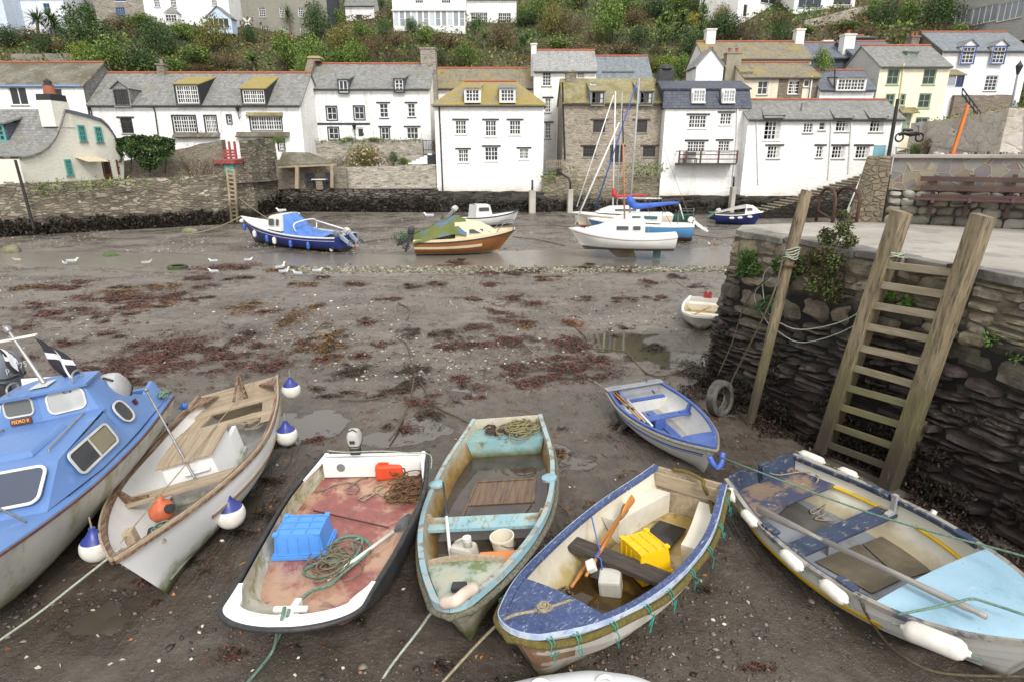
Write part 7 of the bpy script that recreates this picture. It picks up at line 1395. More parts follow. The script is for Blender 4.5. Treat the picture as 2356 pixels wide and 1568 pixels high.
mb=MB().tube([(.27,-.12,.62),(.31,-.12,.62),(.31,.2,.62),(.27,.2,.62)],.018,8);mb.mk('grab_rail',M_h2,b2 .root,sm=1)
mb=MB().box((2.18,0,.84),(.1,.1,.34));mb.box((2.1,.0,.74),(.06,.5,.05));mb.mk('mooring_post',M_bare,b2 .root)
mb=MB().hexa([(-2.5,.06,.45),(-2.42,.06,.45),(-2.42,.12,.45),(-2.5,.12,.45)],[(-2.56,.06,1.0),(-2.5,.06,1.0),(-2.5,.12,1.0),(-2.56,.12,1.0)]);mb.tube([(-2.5,.09,.98),(-1.95,.05,.72)],.022,8);mb.mk('tiller',M_wood,b2 .root,bev=.006)
for sd_ in(-1,1):
 mb=MB().prism([b2 .edge(.0,sd_,-.02,-.01)+V3((.04,0,0)),b2 .edge(.0,sd_,-.34,-.06)+V3((.04,0,0)),b2 .edge(.06,sd_,-.1,-.02),b2 .edge(.12,sd_,-.03,-.01)],(0,0,-.04));mb.mk('quarter_knee',M_wood,b2 .root)
pb=b2 .at(*vA(1165,945),.6);pt_=b2 .at(*vA(880,430),1.72)
mb=MB().tube([pb,pt_],.016,8);mb.lathe([(.001,0),(.028,.012),(.028,.04),(.001,.05)],10,(pt_-pb),pt_);mb.mk('flag_pole',Mmet,b2 .root,sm=.6)
GF='white ball fenders with blue caps'
for(x,y,z,lb)in((1335,1175,.42,'large white ball fender with blue cap hanging at the middle of the white boat side'),(1680,700,.55,'white ball fender with blue cap hung below the rear quarter of the white boat'),(1712,428,.66,'white ball fender with blue cap at the stern corner of the white boat'),(592,1352,.58,'white ball fender with blue cap at the bow of the white boat')):
 p=G(*vA(x,y),z)+b2 .M.to_3x3()@V3((0,.09 if x>700 else-.03,0));ball_fender(p,.18 if 700<x<1400 else.165,lb,GF)
p=b2 .Wd(b2 .at(*vA(968,1140),.44));t=thg('orange_buoy','faded orange ball buoy lying inside the bow of the white boat','buoy',p)
mb=MB().lathe([(.001,-.15)]+[(.155*sin(a),-.155*cos(a))for a in[i*pi/14 for i in range(1,13)]]+[(.05,.16),(.05,.2),(.001,.2)],20);mb.mk('ball',mat('faded_orange',(.55,.14,.05),(.45,.1,.045),sc=6,r=.5,lay=[('n',(.2,.06,.04),9,.55,.75,.6)]),t,sm=1)
mb=MB().lathe([(.06,.0),(.06,.08),(.001,.09)],12,(.8,-.3,.3),(.1,-.04,.05));mb.mk('neck',Mblk,t)
mb=MB().tube([b2 .Wd(q)for q in coil_pts((1.78,.12,.62),.1,9,.1,3,.2)],.011,5);tag(mb.mk('coiled_rope',MRg,sm=1),'green coiled rope stowed in the bow of the white boat','rope')
mb=MB().tube([b2 .Wd(q)for q in coil_pts((-1.55,.36,.36),.15,9,.12,5,.2)],.011,5);tag(mb.mk('coiled_rope',MRt,sm=1),'tan coiled rope on the stern bottom boards of the white boat','rope')
mb=MB().hexa([V3(q)for q in((.9,-.55,.18),(1.25,-.5,.18),(1.25,-.2,.18),(.9,-.2,.18))],[V3(q)for q in((.95,-.5,.36),(1.2,-.45,.33),(1.2,-.24,.32),(.95,-.25,.37))]);mb.T=None
o=mb.mk('black_bag',Mblk,bev=.05,mw=b2 .M);tag(o,'crumpled black bag lying forward of the engine box in the white boat','bag')
rope('thin tan line stretched from stern to bow across the white boat',MRt,wiggle(b2 .Wd(b2 .edge(0,.45,0,.06)),b2 .Wd((2.35,-.02,.98)),20,.02,.02),.008)
rope('pale green mooring rope running from the white boat bow to lower left corner',MRp,wiggle(b2 .Wd((2.42,.0,.96)),G(-10,1478,.1),24,.03,.03),.013)
# red floored boat
M_h3=mat('black_dory_hull',(.035,.037,.04),(.055,.055,.055),sc=3,r=.5,bump=.08,lay=[('n',(.2,.19,.16),6,.6,.75,.6),('z',(.07,.08,.03),.3,.05,.3)])
M_i3=mat('lichened_white_grp',(.52,.5,.42),(.4,.38,.28),sc=4,r=.7,bump=.4,bs=18,lay=[('n',(.2,.19,.04),5,.48,.62,.8),('n',(.66,.64,.58),9,.55,.68,.8),('n',(.09,.08,.05),14,.6,.72,.7)])
M_white3=mat('white_gelcoat',(.8,.8,.78),(.74,.74,.71),sc=2,r=.32,bump=.03,lay=[('n',(.4,.33,.24),4,.62,.78,.7),('n',(.12,.09,.07),11,.68,.76,.6)])
M_red=NT('red_deck_paint')
def _red(t):
 k=t.co('Object');n1=t.noise(k,1.6,8,.7,.4);n2=t.noise(k,6,7,.7)
 c=t.mix(t.step(n2,.35,.65),(.3,.1,.085),(.22,.082,.075));c=t.mix(t.mul(t.step(n1,.46,.6),.85),c,(.46,.3,.2))
 c=t.mix(t.mul(t.step(t.noise(k,3.3,8,.7,.5),.55,.68),.7),c,(.13,.05,.05));c=t.mix(t.step(t.noise(k,17,5),.68,.76),c,(.5,.42,.34))
 wet=t.step(t.noise(k,1.0,4),.42,.55)
 return t.done(c,t.mixf(wet,.55,.16),t.bump(n2,.15,.01),0,.5)
M_red=_red(M_red)
b3=Boat('dory','flat red-floored dory with white bow rim and black rubber edge','boat',-2.006,6.079,-1.592,3.547,.034,[.774,.88,.806,.70,.66],[.6,.575,.732],rnd_t=.9,p=(3.4,3.0),rake=.75,trake=.12,th=.05,kup=.2,group=GR_BOATS)
b3 .hull(M_h3,M_i3,M_white3,tth=.12)
b3 .tube_along('rubber_edge',Mblk,.027,-.004,.0,sides=(-1,1),n=10)
b3 .floor(M_red,.32,.03,.955,'deck')
b3 .rail(M_white3,-.02,.16,.03,.016,t0=.80,t1=1,name='bow_rim',wf=lambda t:.07+.1*sm(.8,.9,t))
mb=MB()
for sd_ in(-1,1):
 rows=[[b3 .edge(t,sd_,-.045-(.0 if k in(0,3)else w_),.02-z_)for k,(w_,z_)in enumerate(((0,0),(w,.0),(w,.04),(0,.06)))]for t,w in((.0,.05),(.08,.05),(.14,.03),(.2,.01))]
 mb.grid(rows)
mb.box((b3 .X(0)+.14,0,.47),(.16,1.42,.26));mb.mk('transom_well',M_white3,b3 .root,bev=.02)
mb=MB().box((1.5,.02,.68),(.34,.07,.1),(0,-.15,0));mb.box((1.52,.02,.74),(.05,.32,.045));mb.box((1.64,.02,.7),(.16,.2,.06));mb.mk('bow_cleat',M_white3,b3 .root,bev=.015)
mb=MB().lathe([(.001,0),(.06,.002),(.06,.012),(.001,.014)],14,(1,0,0),(b3 .X(0)+.22,-.45,.5));mb.mk('drain_cover',Mgun,b3 .root)
outboard('small grey outboard motor clamped on the stern of the red-floored dory',b3 .M@TRS((b3 .X(0)-.02,-.28,.6),(0,0,pi))@Matrix.Rotation(R(-12),4,'Y'),.72,mat('pale_grey_enamel',(.5,.5,.48),(.42,.42,.4),sc=6,r=.4,bump=.03),leg=Mblk)
crate('blue plastic fish crate turned upside down in the red-floored dory',b3 .M@TRS(tuple(b3 .at(*vB(570,880),.36)[:2])+(.325,),(0,0,R(92))),.6,.46,.3,mat('blue_plastic',(.09,.3,.78),(.075,.26,.68),sc=3,r=.38,bump=.02,lay=[('n',(.2,.33,.62),8,.6,.8,.4)]))
M_fuel=mat('red_fuel_plastic',(.62,.075,.02),(.55,.06,.02),sc=3,r=.4,bump=.03)
q=b3 .at(*vB(1095,420),.42);t=thg('fuel_can','orange red fuel can on the red deck near the stern','fuel can',mat=b3 .M@TRS((q.x,q.y,.33),(0,0,R(-82))))
mb=MB().hexa([(-.2,-.13,0),(.2,-.13,0),(.2,.13,0),(-.2,.13,0)],[(-.17,-.1,.2),(.2,-.11,.22),(.2,.11,.22),(-.17,.1,.2)]);mb.mk('body',M_fuel,t,bev=.035)
mb=MB().box((.06,0,.225),(.2,.09,.035));mb.mk('handle',M_fuel,t,bev=.012)
mb=MB().lathe([(.035,.2),(.035,.25),(.001,.255)],12,o=(-.12,0,0));mb.mk('cap',Mgun,t)
A_=lambda x,y,z=.335:b3 .Wd(b3 .at(*vB(x,y),z))
rope('grey fuel hose looping over the red deck from the fuel can',mat('grey_hose',(.2,.18,.15),(.14,.12,.1),sc=9,r=.6),[A_(*q_)for q_ in((1035,375),(1000,420),(950,460),(905,480),(870,505),(830,535),(840,565),(880,565),(905,535),(890,505),(830,497),(740,515),(680,545),(632,553))],.011,'fuel_hose','hose')
rope('brown rope loop lying on the red deck beside the tangled net',MRt,[A_(*q_)for q_ in((1060,570),(1000,560),(940,575),(895,600),(930,612),(985,575),(1040,530),(1065,520),(1040,510),(1000,525),(990,550),(1040,575),(1080,590),(1130,590))],.012)
mb=MB()
for i in range(26):
 q=b3 .at(*vB(1185+rnd.gauss(0,45),560+rnd.gauss(0,48)),.34)
 mb.tube([b3 .Wd(p_)for p_ in coil_pts((q.x,q.y,.335+rnd.random()*.13),.05+rnd.random()*.1,1.6,.06,i,.5,N=12)],.009,5)
tag(mb.mk('tangled_net',mat('brown_net',(.16,.095,.04),(.09,.05,.025),sc=15,r=.9,bump=.4,bs=80),sm=1),'tangled heap of brown net and line on the red deck by the side','net')
mb=MB()
for i in range(10):
 q=b3 .at(*vB(760+rnd.gauss(0,60),985+rnd.gauss(0,50)),.34)
 mb.tube([b3 .Wd(p_)for p_ in coil_pts((q.x,q.y,.335+rnd.random()*.06),.08+rnd.random()*.09,2.4,.05,i+40,.5,N=14)],.009,5)
tag(mb.mk('tangled_line',mat('grey_line',(.2,.18,.12),(.12,.11,.07),sc=20,r=.9,bump=.3,bs=90),sm=1),'tangled thin grey line beside the blue crate on the red deck','rope')
rope('thick green rope looping over the red deck to the bow cleat',MRg,cpts([A_(x,y,.36+(i%3)*.012)for i,(x,y)in enumerate(((720,1090),(640,1085),(560,1060),(590,1020),(700,985),(830,985),(870,930),(860,870),(920,840),(910,900),(860,970),(780,985),(720,950),(730,890),(790,840),(880,828),(950,860),(970,910),(900,980),(800,1060),(720,1130),(620,1160),(540,1220),(480,1270)))]+[A_(440,1275,.78)]),.019)
rope('green mooring rope hanging from the dory bow cleat to the mud',MRg,cpts([A_(440,1270,.8),A_(425,1340,.76),G(*vB(400,1400),.5),G(*vB(372,1530),.1),G(590,1545,.05),G(540,1600,.03)]),.016)
rope('second green line from the dory bow cleat down to the same knot',MRg,cpts([A_(470,1280,.8),A_(460,1320,.76),G(*vB(430,1400),.5),G(*vB(385,1500),.12),G(*vB(365,1550),.06)]),.014)
Mwsh=mat('white_alloy_tube',(.78,.78,.76),(.7,.7,.68),sc=5,r=.35,bump=.02)
M_blade=mat('black_blade_plastic',(.05,.055,.065),(.1,.105,.12),sc=5,r=.45,bump=.05)
oar('white shafted paddle with black blade lying on the rope in the dory',aim(A_(705,1100,.37),A_(1130,790,.40),.5),1.32,.34,.17,Mwsh,M_blade,r=.021)
rope('rusty rod lying across the red deck behind the blue crate',M_rust,[A_(620,670,.345),A_(1085,775,.345)],.009,'rusty_rod','rod')
rope('thin green line tied along the dory transom',MRp,cpts([b3 .Wd(b3 .edge(0,-.9,0,.06)),b3 .Wd((b3 .X(0)+.06,-.4,.66)),b3 .Wd((b3 .X(0)+.05,.1,.66)),b3 .Wd((b3 .X(0)+.05,.5,.62)),b3 .Wd(b3 .edge(.03,1,.03,.02)),b3 .Wd(b3 .edge(.08,1,.04,-.1))]),.008)
# green-stained blue boat full of rain water
def peel(name,c,c2,wood=(.33,.28,.2),amt=.7,moss=(.13,.15,.03),ms=.5,r=.65,sc=2.5):
 return mat(name,c,c2,sc=sc,r=r,bump=.35,bs=14,lay=[('n',wood,7,.53,.6,amt,(1,2.5,2)),('n',(.1,.09,.06),12,.6,.68,.6),('n',moss,2.2,.56,.72,ms)])
M_h4=mat('mossy_cream_hull',(.4,.38,.31),(.3,.28,.22),sc=2.5,r=.7,bump=.25,lay=[('n',(.1,.1,.035),3,.45,.6,.8),('z',(.09,.11,.025),.5,.12,.5),('z',(.04,.035,.028),.16,.02,.2),('n',(.5,.49,.44),9,.55,.7,.5)])
M_i4=mat('stained_cream_inner',(.48,.45,.36),(.38,.35,.26),sc=2,r=.55,bump=.2,lay=[('n',(.62,.6,.52),7,.52,.7,.5,(.6,1,2)),('n',(.1,.07,.03),4,.58,.72,.7,(1,1,.5)),('z',(.24,.14,.03),.62,.3,.4),('z',(.05,.035,.015),.38,.22,.2)])
M_bl4=peel('flaking_pale_blue',(.2,.4,.5),(.29,.45,.5),wood=(.34,.3,.23),amt=.85,ms=.7)
b4=Boat('rowing_boat','old pale blue rowing boat holding rain water, jug, bucket and orange box','boat',-.228,6.693,-1.673,4.5,.124,[.544,.78,.748,.43,.12],[.679,.587,.88],rnd_t=.975,p=(2.5,1.4),rake=.45,group=GR_BOATS,planks=7,step=.008)
b4 .hull(M_h4,M_i4,M_i4)
b4 .rail(M_bl4,.028,.028,.07);b4 .rail(mat('flaked_rail_top',(.4,.4,.34),(.3,.42,.46),sc=6,r=.75,bump=.4,bs=14,lay=[('n',(.16,.13,.09),7,.5,.62,.8),('n',(.22,.42,.52),4,.52,.6,.8),('n',(.1,.12,.03),3,.6,.72,.7)]),.03,.03,-.006,.018,name='rail_top');b4 .tube_along('rope_fender',mat('grey_matted_rope',(.2,.18,.13),(.11,.1,.07),sc=30,r=.95,bump=.9,bs=45,bd=.03),.033,.045,-.11,wob=.006)
def bilge(name,c,c2):
 t=NT(name);k=t.co('Object');return t.done(t.mix(t.step(t.noise(k,2.2,6),.4,.6),c,c2),.04,t.bump(t.noise(k,6,3),.02,.01),0,.5)
b4 .floor(bilge('bilge_water',(.045,.035,.028),(.075,.058,.045)),.27,.1,.9,'rain_water')
mb=MB()
for(a,b,c,d,z,w)in((-.35,-.4,-.35,.52,.274,.035),(-.95,-.34,-.95,.5,.274,.03),(-.35,.52,-.95,.5,.274,.04),(-.1,-.4,-.95,-.34,.273,.03)):mb.beam((a,b,z),(c,d,z),w,.02)
for i in range(8):mb.beam((-.37,-.33+i*.112,.263),(-.93,-.29+i*.108,.263),.106,.02)
mb.mk('bottom_boards',mat('soaked_boards',(.17,.105,.055),(.11,.065,.035),sc=2,r=.25,bump=.15,st=(1,10,10),lay=[('n',(.05,.035,.025),3,.5,.65,.7)]),b4 .root)
mb=MB().prism([(-.28,.5,.274),(-.05,.42,.274),(.16,-.1,.274),(-.12,-.32,.274),(-.25,.0,.274)],(0,0,.012));o=mb.mk('loose_board',mat('dark_wet_board',(.05,.042,.038),(.07,.058,.05),sc=3,r=.25),b4 .root)
mb=MB();ts=[0.01+.095*i/8 for i in range(9)];zz=.52
rows=[[V3((b4 .X(t,.3),b4 .wid(t,zz)*(j/6-1),zz))for j in range(13)]for t in ts];mb.grid(rows)
rows2=[[p+V3((.02,0,0)),V3((p.x+.05,0,0))+V3((0,min(1,b4 .wid(.12,.24)/max(abs(p.y),.01))*p.y if abs(p.y)>b4 .wid(.12,.24)else p.y,.24))]for p in rows[-1]]
mb.grid([rows[-1],[r_[0]for r_ in rows2]]);mb.grid(rows2);mb.mk('stern_seat',mat('pale_blue_grp',(.2,.37,.4),(.28,.42,.42),sc=2.5,r=.6,bump=.15,lay=[('n',(.3,.28,.17),4,.5,.66,.7),('n',(.09,.11,.03),7,.57,.7,.8),('z',(.08,.1,.02),.42,.26,.15)]),b4 .root)
b4 .thwart(peel('flaking_blue_across',(.24,.45,.52),(.36,.5,.5),wood=(.28,.24,.16)),.575,.47,.26,.05)
b4 .knee(M_bare,.575,.47,side=-1,ln=.22,h=.13);b4 .knee(M_bare,.575,.47,side=1,ln=.22,h=.13)
DK4=.83
b4 .deck(mat('mossy_foredeck',(.42,.42,.32),(.3,.38,.36),sc=3,r=.75,bump=.3,lay=[('n',(.12,.16,.03),3,.46,.62,.85),('n',(.48,.47,.4),8,.55,.68,.8),('n',(.2,.4,.48),5,.6,.7,.7)]),DK4,.985,.05,-.02,inset=.05)
mb=MB();xk=b4 .X(DK4);wk=b4 .hb(DK4)-.06;mb.grid([[(xk-.03,wk*(j/6-1),b4 .zg(DK4)+.035+.05*(1-(j/6-1)**2)),(xk+.005,wk*(j/6-1),b4 .zg(DK4)+.035+.05*(1-(j/6-1)**2)),(xk+.005,wk*(j/6-1),b4 .zg(DK4)-.05),(xk-.03,wk*(j/6-1),b4 .zg(DK4)-.05),(xk-.03,wk*(j/6-1),b4 .zg(DK4)+.035+.05*(1-(j/6-1)**2))]for j in range(13)]);mb.mk('coaming',M_bare,b4 .root)
for sd_ in(-1,1):
 mb=MB();c_=b4 .edge(.42,sd_,-.04,.02);mb.lathe([(.001,0),(.1,.0),(.1,.03),(.04,.045),(.001,.046)],14,o=c_);mb.mk('rowlock_pad',M_bl4,b4 .root)
mb=MB().box(b4 .at(*vC(345,1155),.9),(.1,.14,.05));mb.mk('bow_fitting',Mblk,b4 .root,bev=.01)
c0=b4 .at(*vC(245,1250),.9);c1=b4 .at(*vC(320,1240),.96);c2_=b4 .at(*vC(445,1155),.93)
t=thg('bow_fender','curved white foam fender lashed over the bow of the old pale blue boat','fender',mat=b4 .M)
mb=MB();cp=cpts([c0,c1,(c1+c2_)/2+V3((.02,0,.02)),c2_],5);mb.tube(cp,[.03]+[.055]*(len(cp)-2)+[.025],12);mb.mk('foam',mat('pinkish_foam',(.62,.53,.45),(.5,.42,.34),sc=7,r=.7,bump=.1),t,sm=1)
mb=MB().tube([c0,c0+V3((.03,0,-.05))],.01,5);mb.mk('lashing',MRt,t)
def B4(x,y,z):return b4 .at(*vC(x,y),z)
M_jug=mat('cloudy_plastic',(.55,.54,.49),(.46,.45,.4),sc=4,r=.4,bump=.05,lay=[('n',(.3,.27,.2),6,.55,.75,.5)])
def jug(label,M,m=None,s=1.0):
 t=thg('plastic_jug',label,'jug',mat=M);mb=MB()
 mb.hexa([(-.13*s,-.1*s,0),(.13*s,-.1*s,0),(.13*s,.1*s,0),(-.13*s,.1*s,0)],[(-.12*s,-.09*s,.24*s),(.12*s,-.09*s,.24*s),(.12*s,.09*s,.24*s),(-.12*s,.09*s,.24*s)]);mb.mk('body',m or M_jug,t,bev=.04*s)
 mb=MB().lathe([(.05*s,.23*s),(.035*s,.28*s),(.035*s,.3*s)],12,o=(0.06*s,0,0));mb.tube([(.05*s,0,.29*s),(0,0,.3*s),(-.08*s,0,.25*s),(-.1*s,0,.22*s)],.016*s,8);mb.mk('handle',m or M_jug,t,sm=1)
 mb=MB().lathe([(.045*s,.295*s),(.045*s,.335*s),(.001,.337*s)],12,o=(.06*s,0,0));mb.mk('cap',Mvin,t);return t
q=B4(378,960,.34);jug('grey white plastic jug with a handle standing in the old pale blue boat',b4 .M@TRS((q.x,q.y,.2),(0,0,1.2)),s=1.15)
q=B4(608,900,.36);t=thg('bucket','round cream bucket standing behind the orange box','bucket',mat=b4 .M@TRS((q.x,q.y,.2)))
mb=MB().lathe([(.001,0),(.11,0),(.135,.25),(.145,.25),(.145,.275),(.13,.275),(.128,.25),(.105,.03),(.001,.03)],24);mb.mk('pail',mat('cream_plastic',(.72,.68,.55),(.66,.62,.5),sc=4,r=.42),t,sm=.7)
mb=MB().tube([(.14*cos(a),.14*sin(a),.25-.1*sin(a*1))for a in[i*pi/10 for i in range(11)]],.005,5);mb.mk('handle',Mmet,t)
q=B4(575,985,.42);t=thg('orange_box','orange plastic box upturned in front of the cream bucket','box',mat=b4 .M@TRS((q.x,q.y,.2),(0,0,R(92))))
mb=MB().hexa([(-.25,-.16,0),(.25,-.16,0),(.25,.16,0),(-.25,.16,0)],[(-.22,-.13,.23),(.22,-.13,.23),(.22,.13,.23),(-.22,.13,.23)]);mb.mk('body',mat('orange_plastic',(.72,.25,.07),(.64,.22,.07),sc=4,r=.45),t,bev=.02)
mb=MB().hexa([(-.27,-.18,0),(.27,-.18,0),(.27,.18,0),(-.27,.18,0)],[(-.26,-.17,.04),(.26,-.17,.04),(.26,.17,.04),(-.26,.17,.04)]);mb.mk('rim',mat('orange_plastic',()),t,bev=.01)
oar('short paddle with black blade standing against the thwart of the old pale blue boat',b4 .M@aim(B4(297,1020,.26),B4(275,790,.56),1.5),.98,.42,.17,Mwsh,M_blade,r=.02)
mb=MB()
for i in range(14):
 q=B4(690+rnd.gauss(0,40),225+rnd.gauss(0,18),.53);mb.tube([b4 .Wd(p_)for p_ in coil_pts((q.x,q.y,.535+rnd.random()*.07),.09+rnd.random()*.09,2,.05,i+80,.35,N=14)],.011,5)
tag(mb.mk('rope_heap',mat('olive_line',(.27,.24,.12),(.16,.14,.07),sc=20,r=.9,bump=.3,bs=90),sm=1),'heap of olive rope on the stern seat of the old pale blue boat','rope')
mb=MB()
for i in range(26):
 q=B4(565+rnd.gauss(0,26),230+rnd.gauss(0,14),.53);mb.tube([b4 .Wd(p_)for p_ in coil_pts((q.x,q.y,.53+rnd.random()*.05),.025+rnd.random()*.03,1.2,.04,i+120,.4,N=9)],.009,5)
tag(mb.mk('rusty_chain_heap',M_rust,sm=1),'heap of rusty chain on the stern seat beside the olive rope','chain')
rope('pale green rope from the old pale blue bow down to the bottom edge',MRp,cpts([b4 .Wd((2.2,0,.86)),G(*vC(190,1300),.62),G(*vC(100,1420),.3),G(890,1545,.06),G(840,1640,.03)]),.014)
# boat with wide blue gunwale
M_bl5=mat('worn_navy_paint',(.036,.06,.155),(.055,.085,.2),sc=3,r=.6,bump=.25,bs=30,lay=[('n',(.42,.47,.55),11,.58,.66,.8,(1,4,1)),('n',(.5,.52,.54),6,.66,.71,.8,(3,1,1)),('n',(.03,.05,.16),3,.5,.7,.5),('n',(.35,.24,.16),5,.69,.73,.8),('n',(.16,.21,.36),24,.5,.65,.5)])
M_h5=mat('grubby_white_hull',(.56,.53,.49),(.47,.44,.4),sc=1.6,r=.55,bump=.12,lay=[('n',(.26,.23,.18),3,.55,.75,.6,(.6,1,3)),('z',(.15,.15,.045),.26,.08,.35),('z',(.035,.035,.03),.1,.02,.2),('n',(.66,.64,.6),11,.58,.7,.5)])
M_i5=mat('stained_white_inner',(.66,.62,.52),(.58,.54,.44),sc=2.2,r=.5,bump=.12,lay=[('n',(.4,.33,.2),5,.58,.75,.5),('z',(.36,.27,.07),.36,.18,.35,.85),('z',(.12,.075,.02),.2,.1,.15,.8)])
b5=Boat('rowing_boat','white rowing boat with wide worn navy gunwale, yellow crate and two wooden oars','boat',1.215,5.61,-2.25,3.747,.066,[.488,.702,.667,.45,.17],[.687,.58,.87],rnd_t=.965,p=(2.4,1.5),rake=.4,group=GR_BOATS,planks=6,step=.022,th=.03)
b5 .hull(M_h5,M_i5,M_bare)
b5 .rail(M_bl5,.015,.062,.035);b5 .rail(mat('pale_rail_edge',(.5,.56,.66),(.3,.38,.56),sc=9,r=.6,lay=[('n',(.2,.19,.15),10,.6,.7,.7)]),.02,-.012,.045,.014,name='rail_edge')
b5 .tube_along('rope_fender',mat('olive_mossy_rope',(.12,.10,.02),(.18,.14,.035),sc=30,r=.95,bump=1.0,bs=60,bd=.03,lay=[('n',(.05,.05,.02),9,.55,.7,.6)]),.036,.04,-.085,wob=.02)
b5 .floor(mat('algae_floor',(.4,.3,.1),(.28,.19,.05),sc=3,r=.4,bump=.2,lay=[('n',(.5,.44,.28),4,.5,.65,.7),('n',(.06,.04,.02),6,.58,.7,.7)]),.12,.02,.93,bumpy=.0)
b5 .floor(bilge('amber_bilge_water',(.09,.055,.012),(.05,.03,.012)),.15,.40,.84,'bilge_water')
b5 .deck(M_bl5,.795,.995,.045,-.005,inset=.03)
def B5(x,y,z):return b5 .at(*vD(x,y),z)
def slab(b,pts,z,th,name,m,bev=.01):
 mb=MB();q=[V3((p.x,p.y,z))for p in pts];mb.hexa([p-V3((0,0,th))for p in q],q);return mb.mk(name,m,b.root,bev=bev)
M_dk=mat('rotten_dark_plank',(.07,.055,.045),(.04,.034,.03),sc=2,r=.8,bump=.6,bs=7,st=(14,1.5,14),lay=[('n',(.22,.15,.1),3,.6,.7,.6)])
tq=B5(875,740,.42);b5 .thwart(M_dk,.5+tq.x/b5 .L,.42,.24,.06)
Mb5=mat('white_bench_grp',(.7,.67,.58),(.62,.58,.48),sc=3,r=.5,bump=.1,lay=[('n',(.46,.38,.2),4,.55,.72,.6),('n',(.15,.13,.1),14,.66,.74,.6)])
for sd_ in(-1,1):
 mb=MB();rows=[]
 for i in range(9):
  t=.03+.28*i/8;w=b5 .wid(t,.42);w2=max(b5 .wid(t,.16)-.02,w-.3);yi=w-.26
  rows.append([V3((b5 .X(t,.3),sd_*w,.42)),V3((b5 .X(t,.3),sd_*yi,.42)),V3((b5 .X(t,.3),sd_*(yi+.02),.12))])
 mb.grid(rows);e=rows[-1];mb.poly(e[0],e[1],e[2],V3((e[0].x,sd_*b5 .wid(.31,.14),.12)));mb.mk('side_bench',Mb5,b5 .root)
mb=MB().box((b5 .X(0)+.07,0,.53),(.03,1.0-.1,.2));mb.mk('transom_board',MbY,b5 .root,bev=.006)
t=thg('rubber_mat','wet black rubber mat on the stern floor between white benches','mat',mat=b5 .M)
mb=MB();q4=[V3(p)for p in((b5 .X(.12),-.2,.165),(b5 .X(.38),-.22,.17),(b5 .X(.38),.17,.17),(b5 .X(.12),.17,.165))];mb.hexa([p-V3((0,0,.012))for p in q4],q4);mb.mk('sheet',mat('wet_black_mat',(.012,.013,.015),(.02,.02,.022),sc=5,r=.12,bump=.1,lay=[('n',(.5,.46,.36),38,.69,.72,.9)]),t)
q=B5(1060,720,.33);crate('yellow plastic fish crate upside down behind the dark thwart',b5 .M@TRS((q.x,q.y-.02,.16),(R(2),R(-4),R(60))),.5,.4,.34,mat('yellow_plastic',(.85,.52,.005),(.78,.46,.005),sc=3,r=.38,bump=.02))
M_oarw=mat('orange_varnished_oar',(.52,.22,.055),(.42,.16,.04),sc=1.5,r=.4,bump=.1,st=(1,14,14),lay=[('n',(.2,.09,.04),4,.6,.75,.6)])
oar('orange varnished wooden oar lying over the dark thwart, upper of the pair',b5 .M@aim(B5(540,925,.2),B5(935,355,.6),1.2),1.5,.34,.11,M_oarw,M_oarw,'wooden oars in the navy edged boat',r=.024)
oar('weathered grey bladed wooden oar under the orange oar on the dark thwart',b5 .M@aim(B5(640,850,.36),B5(955,310,.56),.9),1.3,.32,.11,M_oarw,mat('grey_blade_wood',(.32,.25,.15),(.22,.17,.1),sc=2,r=.7,st=(1,12,12)),'wooden oars in the navy edged boat',r=.022)
q=B5(815,870,.28);t=thg('water_can','square cloudy white canister floating in amber bilge water','canister',mat=b5 .M@TRS((q.x,q.y,.1),(R(4),R(8),R(25))))
mb=MB().box((0,0,.13),(.24,.24,.26));mb.mk('body',M_jug,t,bev=.03)
mb=MB().box((-.05,-.2,.33),(.13,.1,.08),(.4,.2,.3));mb.mk('lid',Mvin,t,bev=.015)
rope('thin blue twine lashing the oars above the white canister',mat('blue_twine',(.06,.14,.5),(.05,.1,.4),sc=9,r=.8),cpts([b5 .Wd(B5(680,450,.6)),b5 .Wd(B5(715,600,.5)),b5 .Wd(B5(735,680,.45)),b5 .Wd(B5(705,715,.46)),b5 .Wd(B5(740,730,.45)),b5 .Wd(B5(750,820,.34))]),.009,'blue_twine','twine')
mb=MB();rr=random.Random(9)
for i in range(9):
 p=B5(520+rr.gauss(0,40),955+rr.gauss(0,30),.2);q=B5(500+rr.gauss(0,70),960+rr.gauss(0,45),.28)
 mb.tube([b5 .Wd((p.x,p.y,.15+rr.random()*.06)),b5 .Wd(((p.x+q.x)/2,(p.y+q.y)/2,.26)),b5 .Wd((q.x,q.y,.17+rr.random()*.1))],.013,5)
tag(mb.mk('kelp_clump',mat('brown_kelp',(.1,.07,.03),(.06,.045,.02),sc=9,r=.5)),'clump of brown kelp stalks behind the navy foredeck','seaweed')
M_tw=mat('teal_twine',(.03,.3,.24),(.02,.2,.17),sc=9,r=.9)
rr=random.Random(3)
for sd_,ts in((1,(.06,.2,.33,.46,.58,.68,.8,.9,.96)),(-1,(.08,.25,.42,.6,.75,.9))):
 for tt_ in ts:
  c_=b5 .edge(tt_,sd_,.04,-.085);mb=MB();pts=[]
  for k in range(14):
   a=k*.62-.5;pts.append(c_+V3((.004*k-.03,sd_*(.045*sin(a)),.05*cos(a)+.01)))
  for k in range(5):pts.append(c_+V3((rr.gauss(0,.03),sd_*(.05+rr.random()*.02),-.05-.04*k*(k%2))))
  mb.tube(pts,.0055,4);mb.mk('twine_tie',M_tw,b5 .root)
rope('tan rope from the navy foredeck to the lower edge of the picture',MRt,cpts([b5 .Wd(B5(540,1010,.84)),b5 .Wd(B5(420,1050,.9)),b5 .Wd(B5(290,1085,.92)),b5 .Wd(B5(110,1130,.9)),G(*vC(480,1470),.5),G(990,1600,.05)]),.014)
